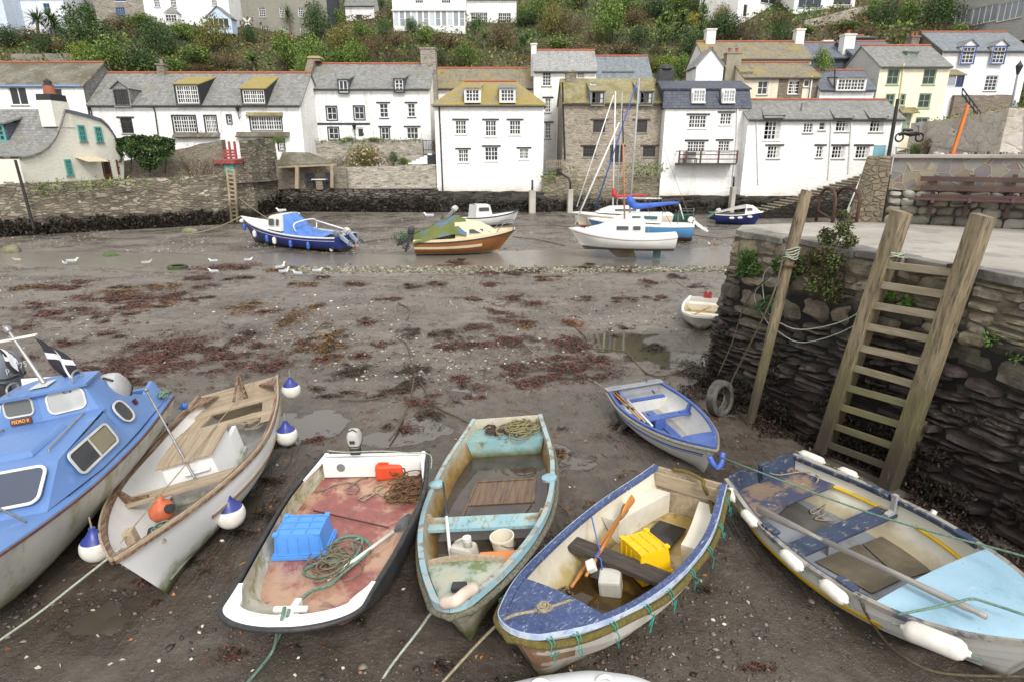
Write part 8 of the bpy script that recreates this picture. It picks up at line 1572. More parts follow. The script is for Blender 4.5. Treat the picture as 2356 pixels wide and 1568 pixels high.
mb=MB()
for i in range(5):mb.tube([b5 .Wd(p_)for p_ in coil_pts(tuple(B5(350,1068,.93)),.035,2,.03,i,.5,N=9)],.011,5)
tag(mb.mk('rope_knot',MRt,sm=1),'frayed tan rope knot on the navy foredeck','rope')
mb=MB().tube(cpts([b5 .Wd(B5(1235,125,.72)),b5 .Wd(B5(1330,145,.75)),b5 .Wd(B5(1430,195,.73)),b5 .Wd(B5(1440,240,.68)),b5 .Wd(B5(1480,320,.45)),b5 .Wd(B5(1500,420,.43))]),.026,8);tag(mb.mk('thick_rope',mat('olive_mossy_rope',()),sm=1),'thick olive rope hanging over the transom of the navy edged boat','rope')
mb=MB()
for sd_ in(-1,1):
 mb.grid([[b5 .pt(t,q,sd_)+V3((.004,sd_*.016,0))for q in(.16,.3,.45,.6,.72-(1-t)*2)]for t in(.9+.03*sd_*0,.93,.95,.965,.98,.99,.996,1)])
mb.mk('bow_patch',mat('bare_brown_stem',(.34,.2,.12),(.25,.14,.08),sc=4,r=.7,lay=[('n',(.5,.46,.4),6,.55,.7,.7)]),b5 .root)
# light blue foredeck boat
M_n6=mat('peeling_navy',(.028,.042,.085),(.04,.06,.11),sc=3,r=.6,bump=.3,lay=[('n',(.28,.23,.17),7,.56,.64,.75,(2,1,1)),('n',(.5,.48,.3),15,.62,.68,.5),('n',(.4,.52,.56),9,.66,.7,.5)])
M_h6=mat('white_clinker_paint',(.62,.62,.6),(.53,.53,.51),sc=1.4,r=.5,bump=.1,lay=[('n',(.3,.29,.25),5,.58,.78,.5,(.6,1,3)),('z',(.2,.19,.13),.2,.04,.3)])
M_i6=mat('cream_ribbed_inner',(.68,.66,.57),(.6,.58,.49),sc=2,r=.45,bump=.1,lay=[('z',(.34,.26,.12),.34,.16,.3,.7),('n',(.4,.35,.24),6,.62,.8,.5)])
b6=Boat('rowing_boat','white rowing boat with light blue foredeck, yellow stripe and a long grey oar','boat',4.144,5.778,-1.22,3.58,.145,[.581,.845,.849,.529,.0],[.628,.622,.826],p=(2.5,1.4),rake=.4,group=GR_BOATS,planks=7,step=.013)
def notch(s):return[V3((s.X(0),y,s.zg(0)+h))for y,h in((.42,.05),(.3,.06),(.22,-.02),(.1,-.05),(-.1,-.05),(-.22,-.02),(-.3,.06),(-.42,.05))]
b6 .hull(M_h6,M_i6,M_n6,top=notch)
b6 .rail(mat('grey_rail_wood',(.33,.31,.27),(.24,.22,.19),sc=3,r=.8,bump=.3,lay=[('n',(.03,.04,.09),4,.5,.62,.8)]),.022,.03,.045);b6 .rail(M_n6,-.028,.055,.05,.006,t1=.66,name='inner_rail')
M_yel=mat('yellow_stripe_paint',(.72,.47,.01),(.62,.4,.01),sc=4,r=.45,bump=.05,lay=[('n',(.25,.18,.05),8,.66,.76,.7)])
b6 .strake('yellow_strake',M_yel,.4,.5,.0,.7)
for sd_ in(1,):
 for a_,b_ in((.1,.36),(.46,.68)):
  mb=MB().tube([V3((b6 .X(a_+(b_-a_)*i/8,.3),sd_*(b6 .wid(a_+(b_-a_)*i/8,.40)-.015),.40))for i in range(9)],.024,8);mb.mk('yellow_stringer',M_yel,b6 .root,sm=1)
M_f6=mat('grey_floor_paint',(.22,.24,.27),(.27,.29,.32),sc=2,r=.45,bump=.05,lay=[('n',(.13,.11,.09),3,.52,.7,.7)])
b6 .floor(M_f6,.13,.02,.9)
def B6(x,y,z):return b6 .at(*vE(x,y),z)
M_brd=mat('muddy_floor_board',(.1,.085,.06),(.16,.13,.09),sc=2.5,r=.55,bump=.15,lay=[('n',(.09,.08,.04),3,.5,.65,.6),('n',(.27,.24,.18),9,.6,.75,.4)])
for k,pts in enumerate((((650,800),(930,690),(1190,915),(1010,1000)),((950,690),(1100,630),(1420,850),(1200,915)))):slab(b6,[B6(x,y,.16)for x,y in pts],.155+.003*k,.015,'floor_board',M_brd,.004)
slab(b6,[B6(x,y,.16)for x,y in((420,500),(520,410),(770,570),(640,640))],.152,.012,'floor_board',mat('dark_floor_mat',(.09,.085,.08),(.12,.115,.11),sc=4,r=.6),.003)
tq=B6(820,600,.42);b6 .thwart(M_n6,.5+tq.x/b6 .L,.42,.24,.04)
tk=.5+tq.x/b6 .L
mb=MB().box((tq.x,-.05,.27),(.05,.2,.26));mb.mk('thwart_post',M_f6,b6 .root)
b6 .knee(mat('grey_knee',(.36,.36,.36),(.28,.28,.28),r=.6),tk+.02,.42,side=1,ln=.14,h=.26,w=.06)
tq=B6(430,300,.43);slab(b6,[V3((b6 .X(.015),-b6 .wid(.015,.43),0)),V3((b6 .X(.17),-b6 .wid(.17,.43),0)),V3((b6 .X(.17),b6 .wid(.17,.43),0)),V3((b6 .X(.015),b6 .wid(.015,.43),0))],.43,.04,'stern_seat',mat('peeling_stern_seat',(.24,.17,.12),(.17,.12,.09),sc=2,r=.7,bump=.3,lay=[('n',(.03,.045,.1),2.2,.46,.56,.9),('n',(.4,.32,.25),9,.6,.7,.6)]))
mb=MB().box((b6 .X(0)+.07,.0,.56),(.05,.17,.32));mb.box((b6 .X(0)+.12,-.02,.6),(.03,.12,.2));mb.mk('outboard_pad',M_n6,b6 .root,bev=.008)
for tt_,sd_ in((.33,1),(.62,1),(.3,-1),(.6,-1)):
 mb=MB().box(b6 .edge(tt_,sd_,-.05,.025),(.22,.09,.04));mb.mk('rowlock_pad',M_n6,b6 .root,bev=.008)
b6 .deck(mat('light_blue_deck',(.29,.47,.6),(.34,.52,.64),sc=2.5,r=.42,bump=.08,lay=[('n',(.62,.67,.69),2.2,.62,.72,.8,(1.5,1,1)),('n',(.1,.17,.19),34,.6,.7,.6),('n',(.2,.36,.45),1.6,.5,.62,.6),('n',(.16,.12,.09),5,.7,.74,.8)]),.685,.995,.05,.008,inset=-.012)
M_oar6=mat('bleached_oar',(.38,.36,.33),(.28,.26,.24),sc=2,r=.75,bump=.25,st=(1,14,14),lay=[('n',(.5,.47,.42),3,.55,.7,.5)])
oar('long thick bleached grey oar lying from the stern seat over the light blue foredeck',b6 .M@aim(B6(1735,1155,.90),B6(265,462,.57),1.57),2.55,.95,.13,M_oar6,M_oar6,r=.032)
M_fl='long white fenders along the light blue decked boat'
for(a,z1,b,z2,r_,lb)in(((185,480),.47,(283,582),.44,.062,'white sausage fender nearest the stern on the yellow striped side'),((432,735),.44,(572,862),.44,.066,'white sausage fender beside the navy thwart of the yellow striped boat'),((680,925),.46,(858,1068),.46,.07,'white sausage fender just behind the light blue foredeck'),((1190,1215),.52,(1640,1395),.6,.098,'largest white cylinder fender hanging below the light blue foredeck'),((105,335),.5,(140,430),.42,.06,'white fender hanging at the stern corner next to the navy edged boat'),((545,110),.62,(715,180),.58,.062,'white fender with rusty stain on the ladder side near the stern'),((790,215),.6,(925,270),.57,.06,'white fender on the ladder side beside the ladder foot'),((1370,490),.62,(1415,515),.6,.055,'short white fender on the far rail near the quay wall')):
 tfen(G(*vE(*a),z1),G(*vE(*b),z2),r_,lb,M_fl)
rope('thin tan rope coiled loosely on the grey floor of the yellow striped boat',MRt,cpts([b6 .Wd(B6(x,y,z))for x,y,z in((310,180,.7),(340,230,.6),(420,255,.46),(560,235,.46),(650,250,.46),(660,300,.44),(540,390,.17),(640,390,.17),(715,440,.17),(640,500,.17),(620,480,.17),(680,460,.17),(710,500,.17),(650,535,.17),(780,545,.17))]),.01)
rope('taut green line from the small blue and white dinghy across the yellow striped boat',MRg,cpts([G(1652,1048,.42),G(*vE(240,215),.78),G(*vE(850,445),.8),G(*vE(1300,590),.9),G(*vE(1973,770),1.1),G(2500,1330,1.3)]),.012)
rope('green line made fast on the light blue foredeck',MRg,cpts([b6 .Wd(B6(1170,1140,.85)),b6 .Wd(B6(1500,1075,.92)),b6 .Wd(B6(1640,1040,.94)),b6 .Wd(B6(1760,1070,.94)),b6 .Wd(B6(1973,1140,.95))]),.012)
rope('dark green rope trailing from the white boat side over the pebbles',MRd,cpts([b6 .Wd(B6(930,1005,.68)),b6 .Wd(B6(945,1070,.6)),G(*vE(990,1160),.3),G(*vE(1080,1290),.05),G(*vE(1200,1400),.04),G(*vE(1450,1510),.04),G(*vE(1973,1530),.05)]),.015)
# small white and blue dinghy
M_bl7=mat('royal_blue_paint',(.05,.1,.32),(.07,.13,.37),sc=3,r=.5,bump=.12,lay=[('n',(.42,.38,.33),8,.62,.7,.6)])
M_h7=mat('white_dinghy_hull',(.7,.7,.68),(.62,.62,.6),sc=1.5,r=.4,bump=.05,lay=[('z',(.4,.39,.34),.2,.04,.2)])
b7=Boat('dinghy','small white dinghy with royal blue seats, boards and stripes near the tyre','boat',2.713,9.416,-1.34,2.907,.074,[.551,.635,.534,.283,.015],[.491,.5,.619],p=(2.4,1.35),rake=.3,group=GR_BOATS)
b7 .hull(M_h7,mat('white_speckled_inner',(.68,.68,.66),(.6,.6,.58),sc=3,r=.5,bump=.1,lay=[('n',(.3,.28,.22),18,.6,.7,.5),('z',(.42,.4,.34),.2,.1,.2,.6)]),mat('grey_transom',(.24,.25,.28),(.3,.31,.34),sc=3,r=.5),top=lambda s:[V3((s.X(0),y,s.zg(0)+h))for y,h in((.5,.05),(.3,.05),(.22,-.03),(-.22,-.03),(-.3,.05),(-.5,.05))])
b7 .rail(M_bl7,.0,.045,.03,.012);b7 .tube_along('rope_fender',mat('grey_coir_fender',(.33,.3,.24),(.22,.2,.16),sc=30,r=.95,bump=1.0,bs=70,bd=.02),.026,.022,-.045)
b7 .strake('blue_stripe',M_bl7,.30,.35,.02,.96,off=.006);b7 .strake('blue_pinstripe',M_bl7,.385,.4,.02,.96,off=.006)
b7 .floor(mat('grey_dinghy_floor',(.26,.26,.26),(.33,.33,.32),sc=4,r=.5),.09,.02,.9)
mb=MB()
for y0,y1 in((-.3,-.17),(-.15,-.01),(.04,.18)):mb.box((-.45,(y0+y1)/2,.115),(1.1,y1-y0,.02))
mb.box((.6,.02,.115),(.9,.14,.02));mb.mk('bottom_boards',M_bl7,b7 .root,bev=.004)
tq=b7 .at(*vF(1030,680),.33);b7 .thwart(M_bl7,.5+tq.x/b7 .L,.33,.17,.03);mb=MB().box((tq.x,-.02,.22),(.16,.2,.2));mb.mk('thwart_box',M_bl7,b7 .root,bev=.008)
b7 .knee(M_bl7,.5+tq.x/b7 .L,.33,side=1,ln=.2,h=.15);b7 .knee(M_bl7,.5+tq.x/b7 .L,.33,side=-1,ln=.2,h=.15)
mb=MB();ts=[.01+.11*i/6 for i in range(7)];rows=[[V3((b7 .X(t,.3),b7 .wid(t,.3)*(j/4-1),.3))for j in range(9)]for t in ts];mb.grid(rows);mb.grid([rows[-1],[V3((p.x,p.y*.82,.09))for p in rows[-1]]]);mb.mk('stern_seat',mat('pale_stern_box',(.62,.62,.6),(.55,.55,.52),sc=4,r=.5),b7 .root)
mb=MB().box((b7 .X(.055),0,.315),(.22,.98,.02));mb.mk('stern_board',mat('grey_transom',()),b7 .root);mb=MB().box((b7 .X(.105),0,.318),(.1,.98,.024));mb.mk('stern_trim',M_bl7,b7 .root)
b7 .deck(M_bl7,.81,.995,.02,.004,inset=.02,name='bow_seat');b7 .thwart(M_bl7,.79,.46,.08,.05,'bow_beam')
mb=MB().box((b7 .X(0)+.03,0,.5),(.16,1.16,.025));mb.mk('transom_cap',mat('grey_transom',()),b7 .root,bev=.008)
fb=MB();fb.tube(cpts([V3((b7 .L/2+.01,-.1,.5)),V3((b7 .L/2+.07,-.06,.38)),V3((b7 .L/2+.08,0,.33)),V3((b7 .L/2+.07,.06,.38)),V3((b7 .L/2+.01,.12,.52))]),.042,12);t=thg('bow_fender','worn blue fender looped round the dinghy bow','fender',mat=b7 .M);fb.mk('tube',mat('worn_blue_vinyl',(.06,.12,.55),(.1,.18,.55),sc=4,r=.4,lay=[('n',(.6,.52,.45),5,.55,.65,.8)]),t,sm=1);mb=MB().tube([(b7 .L/2-.02,-.1,.56),(b7 .L/2+.01,-.1,.48)],.008,5);mb.mk('lanyard',MRg,t)
def B7(x,y,z):return b7 .at(*vF(x,y),z)
GO='oars stowed in the small blue and white dinghy'
M_pal=mat('pale_varnish',(.52,.32,.14),(.44,.26,.1),sc=2,r=.4,st=(1,12,12))
oar('wooden oar nearest the hull side in the small dinghy',b7 .M@aim(B7(640,745,.37),B7(320,430,.4),.6),1.25,.42,.1,M_pal,M_oarw,GO,r=.018,collar=Mblk)
oar('wooden oar in the middle of the three in the small dinghy',b7 .M@aim(B7(705,780,.37),B7(365,425,.42),.6),1.3,.42,.1,M_pal,M_oarw,GO,r=.018,collar=Mblk)
oar('oar with blue blade and white shaft in the small dinghy',b7 .M@aim(B7(800,830,.38),B7(400,415,.44),.6),1.5,.45,.1,Mwsh,mat('blue_blade',(.1,.2,.6),(.08,.16,.5),sc=5,r=.4),GO,r=.02)
rope('dark cord tied over the dinghy stern seat',MRd,cpts([b7 .Wd(B7(720,250,.56)),b7 .Wd(B7(760,330,.34)),b7 .Wd(B7(825,410,.34)),b7 .Wd(B7(835,540,.14)),b7 .Wd(B7(880,590,.12))]),.01)
# boat cut by the lower edge of the picture
pE=G(1350,1566,.53)
b8=Boat('inflatable_boat','pale grey inflatable tube with a ring, cut off by the lower edge','boat',pE.x+.05,pE.y-.68,.03,1.5,0,[.6,.7,.7,.5,.1],[.36,.36,.42],group=GR_BOATS)
M_pvc=mat('pale_pvc',(.62,.64,.66),(.56,.58,.6),sc=3,r=.4,bump=.02)
b8 .tube_along('side_tube',M_pvc,.17,0,.0,n=14);b8 .floor(M_f6,.2,.02,.95)
mb=MB().tube([V3((.12,.68,.5))+V3((.07*cos(a),0,.08*sin(a)))for a in[i*pi/8 for i in range(9)]],.018,8);mb.tube([V3((-.42,.68,.5))+V3((.07*cos(a),0,.06*sin(a)))for a in[i*pi/8 for i in range(9)]],.018,8);mb.mk('grab_ring',Mvin,b8 .root,sm=1)
# blue cabin boat
M_pb=mat('pedro_blue_paint',(.1,.2,.44),(.12,.225,.47),sc=1.2,r=.42,bump=.03,lay=[('n',(.16,.3,.62),5,.55,.7,.5),('n',(.2,.22,.26),14,.72,.78,.4)])
M_ph=mat('stained_white_topsides',(.56,.56,.52),(.48,.48,.44),sc=1.4,r=.5,bump=.06,lay=[('n',(.27,.26,.1),1.8,.48,.64,.7,(1.8,1.8,.4)),('n',(.2,.19,.13),4,.56,.72,.5,(2,2,.5)),('z',(.16,.16,.05),.38,.1,.5,.8),('z',(.03,.03,.028),.16,.02,.15),('n',(.62,.62,.6),4,.55,.7,.4)])
b1=Boat('cabin_boat','blue cabin boat with white framed windows and a mast with two flags','boat',-5.68,6.17,-1.38,5.4,.16,[.92,.96,.84,.46,.0],[.91,.9,1.12],p=(1.4,1.1),rake=1.8,kup=.35,group='cabin boats aground')
b1 .hull(M_ph,M_pb,M_ph)
M_rub=mat('maroon_rub_rail',(.09,.03,.03),(.14,.06,.05),sc=5,r=.6,lay=[('n',(.3,.28,.25),8,.6,.72,.5)])
b1 .rail(M_rub,.014,.0,.025,.0,dz=-.005,name='rub_rail');b1 .rail(M_pb,-.002,.16,.03,.012,name='side_deck')
b1 .deck(M_pb,.56,.995,.06,.008,inset=.02)
UP=[(.10,.69,1.31),(-.5,.71,1.345),(-1.08,.71,1.385),(-1.19,.62,1.42),(-1.235,.56,1.6),(-1.28,.5,1.79),(-1.45,.5,1.79),(-1.66,.5,1.79),(-1.72,.53,1.66),(-1.83,.6,1.46),(-1.98,.66,1.3),(-2.15,.7,1.21),(-2.3,.71,1.15),(-2.42,.72,1.2),(-2.64,.72,1.24)]
LO=[(.62,.70,.96),(-.3,.86,.93),(-1.0,.88,.92),(-1.1,.88,.92),(-1.2,.88,.92),(-1.3,.88,.92),(-1.45,.88,.92),(-1.6,.87,.92),(-1.7,.87,.92),(-1.85,.86,.92),(-2.0,.86,.92),(-2.15,.85,.92),(-2.3,.85,.92),(-2.45,.84,.92),(-2.66,.83,.92)]
mb=MB()
for sd_ in(-1,1):
 mb.grid([[V3((u[0]*k+l[0]*(1-k),sd_*(u[1]*k+l[1]*(1-k)),u[2]*k+l[2]*(1-k)))for k in(0,.25,.5,.75,1)]for u,l in zip(UP,LO)])
 mb.grid([[V3((u[0],sd_*u[1],u[2])),V3((u[0],sd_*(u[1]-.05),u[2])),V3((u[0],sd_*(u[1]-.02),.6))]for u in UP[7:]])
mb.mk('cabin_side',M_pb,b1 .root,sm=.5)
mb=MB();ws=[(-1.19,.62,1.42),(-1.13,.3,1.43),(-1.06,0,1.44)]
wt_=[(-1.28,.5,1.79),(-1.21,.25,1.80),(-1.14,0,1.81)]
full=lambda L:[V3((x,-y,z))for x,y,z in L]+[V3(p)for p in L[-2::-1]]
mb.grid([full(ws),full(wt_)]);mb.mk('windscreen_frame',M_pb,b1 .root)
mb=MB()
ro=[(-1.22,.57,1.79),(-1.12,.29,1.815),(-1.05,0,1.83)];ra=[(-1.7,.54,1.8),(-1.7,.28,1.84),(-1.7,0,1.85)]
A_1=full(ro);A_2=full(ra);mb.grid([A_1,A_2]);mb.grid([[p-V3((0,0,.035))for p in A_1],[p-V3((0,0,.035))for p in A_2]])
ring=A_1+A_2[::-1];mb.grid([ring+[ring[0]],[p-V3((0,0,.035))for p in ring+[ring[0]]]]);mb.mk('cabin_roof',M_pb,b1 .root)
mb=MB();tp=[(.10,y,1.31+.05*(1-(y/.69)**2))for y in(-.69,-.35,0,.35,.69)];bt=[(-1.19,y,1.42+.02*(1-(y/.69)**2))for y in(-.70,-.35,0,.35,.70)];mb.grid([tp,[(-.5,p[1],1.36+.04*(1-(p[1]/.7)**2))for p in tp],bt]);mb.mk('coachroof',M_pb,b1 .root,sm=.4)
mb=MB();fb_=[(.62+.08*(1-(y/.7)**2),y,.955+.04*(1-(y/.7)**2))for y in(-.70,-.35,0,.35,.70)];mb.grid([tp,fb_]);mb.mk('cabin_front',M_pb,b1 .root)
mb=MB().hexa([(-.78,-.42,1.40),(-.05,-.36,1.36),(-.05,.36,1.36),(-.78,.42,1.40)],[(-.76,-.38,1.46),(-.1,-.33,1.42),(-.1,.33,1.42),(-.76,.38,1.46)]);mb.mk('hatch',M_pb,b1 .root,bev=.015)
M_alu=mat('weathered_aluminium_frame',(.6,.6,.57),(.48,.48,.46),sc=6,r=.45,bump=.05,metal=.0)
def glassm(name,c,r=.05):
 t=NT(name);return t.done(c,r,t.bump(t.noise(t.co('Object'),2,3),.02,.01),0,.5)
M_cabg=glassm('cabin_glass',(.05,.055,.06));M_curt=mat('pale_curtain_glass',(.42,.43,.42),(.33,.34,.33),sc=3,r=.12,bump=0)
def rwin(par,o,U,V_,glass,frame=M_alu,fw=.03,rad=.3,split=None,g2=None,name='window'):
 o=V3(o);U=V3(U);V_=V3(V_);nn=U.cross(V_).normalized();hw,hh=U.length/2,V_.length/2;r=rad*min(hw,hh)*2
 def rr(w,h,q):return[(w-q+q*cos(a),h-q+q*sin(a))if k==0 else(-w+q+q*cos(a),h-q+q*sin(a))if k==1 else(-w+q+q*cos(a),-h+q+q*sin(a))if k==2 else(w-q+q*cos(a),-h+q+q*sin(a))for k in range(4)for a in[k*pi/2+i*pi/8 for i in range(5)]]
 u,v=U.normalized(),V_.normalized();P=lambda a,h:o+u*a[0]+v*a[1]+nn*h
 ou,inn=rr(hw,hh,r),rr(hw-fw,hh-fw,max(r-fw,.01));n=len(ou);mb=MB();idx=list(range(n))+[0]
 mb.grid([[P(ou[i],.0)for i in idx],[P(ou[i],.016)for i in idx],[P(inn[i],.016)for i in idx],[P(inn[i],.003)for i in idx]])
 if split is not None:mb.box(P(((split-.5)*2*(hw-fw),0),.01),(.02,hh*1.9,.014),Matrix((u,v,nn)).transposed())
 w=mb.mk(name,frame,par);mb=MB().poly(*[P(p,.006)for p in inn]);MX[w.name]=MX[par.name];mb.mk('pane',glass,w)
 if g2 is not None:
  mb=MB();s0=(split-.5)*2*(hw-fw);mb.poly(P((s0,-hh+fw*1.3),.0075),P((hw-fw*1.6,-hh+fw*1.6),.0075),P((hw-fw*1.6,hh-fw*1.6),.0075),P((s0,hh-fw*1.3),.0075));mb.mk('sliding_pane',g2,w)
 return w
def bil(c,a,b):
 p=[V3(q)for q in c];return(p[0]*(1-a)+p[1]*a)*(1-b)+(p[2]*(1-a)+p[3]*a)*b
def facewin(par,c,a0,a1,b0,b1,glass,off=.004,**k):
 o=bil(c,(a0+a1)/2,(b0+b1)/2);U=bil(c,a1,(b0+b1)/2)-bil(c,a0,(b0+b1)/2);V_=bil(c,(a0+a1)/2,b1)-bil(c,(a0+a1)/2,b0);n=U.cross(V_).normalized();V_=n.cross(U.normalized())*V_.length
 return rwin(par,o+n*off,U,V_,glass,**k)
r1=b1 .root
facewin(r1,(ws[2],ws[0],wt_[2],wt_[0]),.14,.9,.14,.9,M_curt,fw=.022);mir=lambda p:(p[0],-p[1],p[2])
facewin(r1,(mir(ws[0]),ws[2],mir(wt_[0]),wt_[2]),.1,.88,.3,.92,glassm('cabin_glass_hazy',(.12,.13,.13),.1),fw=.022)
ff=(fb_[2],fb_[4],tp[2],tp[4]);facewin(r1,ff,.04,.9,.16,.9,off=.045,glass=glassm('blue_tinted_glass',(.06,.075,.11),.06),fw=.032,rad=.22,frame=Mvin);ff=(fb_[0],fb_[2],tp[0],tp[2]);facewin(r1,ff,.1,.96,.16,.9,off=.045,glass=glassm('blue_tinted_glass2',(.06,.075,.11),.06),fw=.032,rad=.22,frame=Mvin)
sc_=(LO[0],LO[2],UP[0],UP[2]);facewin(r1,sc_,.24,.88,.22,.84,M_cabg,fw=.028,rad=.24,split=.5,g2=mat('tan_blind',(.22,.2,.13),(.2,.18,.12),r=.2,bump=0),off=.05)
facewin(r1,(LO[3],LO[8],(-1.15,.66,1.42),(-1.75,.66,1.42)),.2,.75,.3,.92,M_cabg,fw=.026,rad=.4,off=.03)
sc2=tuple(mir(p)for p in(LO[2],LO[0],UP[2],UP[0]));facewin(r1,sc2,.12,.76,.22,.84,M_cabg,fw=.028,rad=.24,off=.05)
M_chr=mat('chrome',(.3,.3,.3),(.24,.24,.24),r=.3,bump=0,metal=.35)
for sd_ in(-1,1):
 mb=MB();a,b=V3((-1.06,sd_*.49,1.45)),V3((-.12,sd_*.5,1.39));mb.tube([a-V3((0,0,.05)),a,b,b-V3((0,0,.05))],.011,8);mb.mk('grab_rail',M_chr,r1,sm=.8)
 mb=MB();c=V3((-1.42,sd_*.4,1.84));mb.tube(cpts([c+V3((-.1,0,-.02)),c+V3((-.09,0,.07)),c+V3((.05,0,.09)),c+V3((.13,0,.05)),c+V3((.14,0,-.02))],3),.014,8);mb.mk('roof_handle',M_chr,r1,sm=.8)
mb=MB().box((-1.35,0,1.856),(.24,.22,.012));mb.mk('mast_plate',M_alu,r1,bev=.004)
mp0=V3((-1.38,0,1.86));best=min([b1 .at(*vA(50,65),2.3+.02*i)for i in range(60)],key=lambda p:abs(p.x+1.72));mp1=best
mb=MB().tube([mp0,mp0 .lerp(mp1,.5),mp1],[.028,.024,.02],10);mb.lathe([(.001,-.05),(.045,-.02),(.05,.03),(.03,.06),(.001,.068)],12,mp1-mp0,mp1);mb.mk('mast',M_chr,r1,sm=.6)
cb=mp0 .lerp(mp1,.84);mb=MB().box(cb,(.07,.56,.025));mb.mk('crossbar',Mvin,r1,bev=.006)
def flag(label,top,h,w,sway,seed):
 t=thg('flag',label,'flag',mat=b1 .M);rows=[];col=[]
 M_bk=mat('flag_black',(.012,.012,.016),(.02,.02,.026),r=.8,bump=.1);M_wh=mat('flag_white',(.68,.68,.7),(.6,.6,.62),r=.8,bump=.1)
 k=MB()
 N,K=9,14;P=[]
 for i in range(K+1):
  u=i/K;row=[]
  for j in range(N+1):
   v=j/N;row.append(top+V3((sway[0]*u+.05*sin(v*9+u*2+seed)*(.3+u),sway[1]*u+w*(v-.1)*(.55+.45*sin(u*2.4+.4))+.02*sin(u*7),-h*u-.35*h*v*(1-u*.3))))
  P.append(row)
 k.grid(P);k.mi=[1 if(j in(4,5)or i in(5,6))else 0 for i in range(K)for j in range(N)];k.mk('cloth',[M_bk,M_wh],t,sm=1,fix=0)
flag('black flag with white cross hanging from the crossbar over the blue cabin roof',cb+V3((0,.26,-.02)),.62,.26,(.12,.22),1);flag('smaller black and white flag hanging on the far end of the crossbar',cb+V3((0,-.25,-.02)),.4,.18,(.05,.1),4)
def text(s_,size,m,par,M,ext=.002,name='lettering'):
 cu=bpy.data.curves.new('lettering_curve','FONT');cu.body=s_;cu.size=size;cu.extrude=ext;cu.align_x='CENTER';cu.align_y='CENTER'
 tmp=bpy.data.objects.new('lettering_tmp',cu);C.objects.link(tmp);dg=bpy.context.evaluated_depsgraph_get()
 me=bpy.data.meshes.new_from_object(tmp.evaluated_get(dg));bpy.data.objects.remove(tmp);me.materials.clear();me.transform(M);return _link(name,me,m,par)
fw_=(mir(ws[0]),ws[2],mir(wt_[0]),wt_[2]);U=(V3(fw_[1])-V3(fw_[0])).normalized();Vv=(V3(fw_[2])-V3(fw_[0]));Vv=(Vv-U*Vv.dot(U)).normalized();Nn=U.cross(Vv)
o_=bil(fw_,.52,.14)+Nn*.014;Msg=Matrix((U,Vv,Nn)).transposed().to_4x4();Msg.translation=o_
mb=MB().box((0,0,0),(.3,.085,.02));mb.T=None;mb.v=[Msg@p for p in mb.v];sgn=mb.mk('name_board',mat('red_brown_board',(.16,.03,.018),(.12,.025,.015),sc=5,r=.4),r1,bev=.012)
text('PEDRO II',.062,mat('gold_letters',(.75,.5,.16),(.68,.45,.14),r=.5,bump=0),sgn,Msg@Matrix.Translation((0,0,.012)))
fp_=(ws[2],ws[0],wt_[2],wt_[0]);U=(V3(fp_[1])-V3(fp_[0])).normalized();Vv=(V3(fp_[2])-V3(fp_[0]));Vv=(Vv-U*Vv.dot(U)).normalized();Nn=U.cross(Vv)
Mst=Matrix((U,Vv,Nn)).transposed().to_4x4();Mst.translation=bil(fp_,.62,.86)+Nn*.012
mb=MB();mb.v=[];mb.box((0,0,0),(.1,.07,.004));mb.v=[Mst@p for p in mb.v];stk=mb.mk('registration_sticker',mat('sticker_blue',(.03,.06,.3),(.03,.06,.28),r=.4,bump=0),r1)
text('PHT',.032,Mvin,stk,Mst@Matrix.Translation((0,.016,.003)),.001);text('632',.032,Mvin,stk,Mst@Matrix.Translation((0,-.016,.003)),.001)
mb=MB().box((-1.86,.745,1.2),(.07,.03,.08),(.2,.0,.0));mb.mk('reflector',mat('dark_red_lens',(.1,.01,.015),(.08,.01,.015),r=.2,bump=0),r1)
mb=MB().tube([(.85,.62,1.0),(.62,.2,1.22)],.012,6);mb.tube([(.62,.2,1.22),(1.3,-.4,1.35)],.009,6);mb.tube([(1.55,.4,1.06),(1.3,-.05,1.2)],.012,6);mb.mk('pulpit_bar',Mmet,r1)
mb=MB()
for zz,w_ in((.62,.8),):mb.grid([[V3((x,y,zz))for y in(-w_,0,w_)]for x in(-1.7,-2.1,-2.6)])
mb.mk('cockpit_sole',M_pb,r1)
mb=MB().box((-2.64,0,1.0),(.08,1.5,.3));mb.mk('stern_coaming',M_pb,r1,bev=.02)
outboard('silver outboard motor on the stern of the blue cabin boat',b1 .M@TRS((b1 .at(280,905,1.3).x,b1 .at(280,905,1.3).y,1.02),(0,0,pi))@Matrix.Rotation(R(-28),4,'Y'),1.25,mat('silver_enamel',(.5,.51,.53),(.42,.43,.45),sc=5,r=.3,bump=.02,metal=.25))
tfen(G(*vA(1070,530),.75),G(*vA(1125,505),.8),.06,'small blue fender at the stern corner of the blue cabin boat',None,mat('bright_blue_vinyl',(.05,.13,.5),(.04,.11,.42),sc=5,r=.4))
mb=MB()
for i in range(4):mb.tube([b1 .Wd(p_)for p_ in coil_pts((-2.5,.86,.98),.06,2,.08,i+9,.5,N=10)],.013,5)
tag(mb.mk('rope_knot',MRg,sm=1),'green rope knotted round the stern cleat of the blue cabin boat','rope')
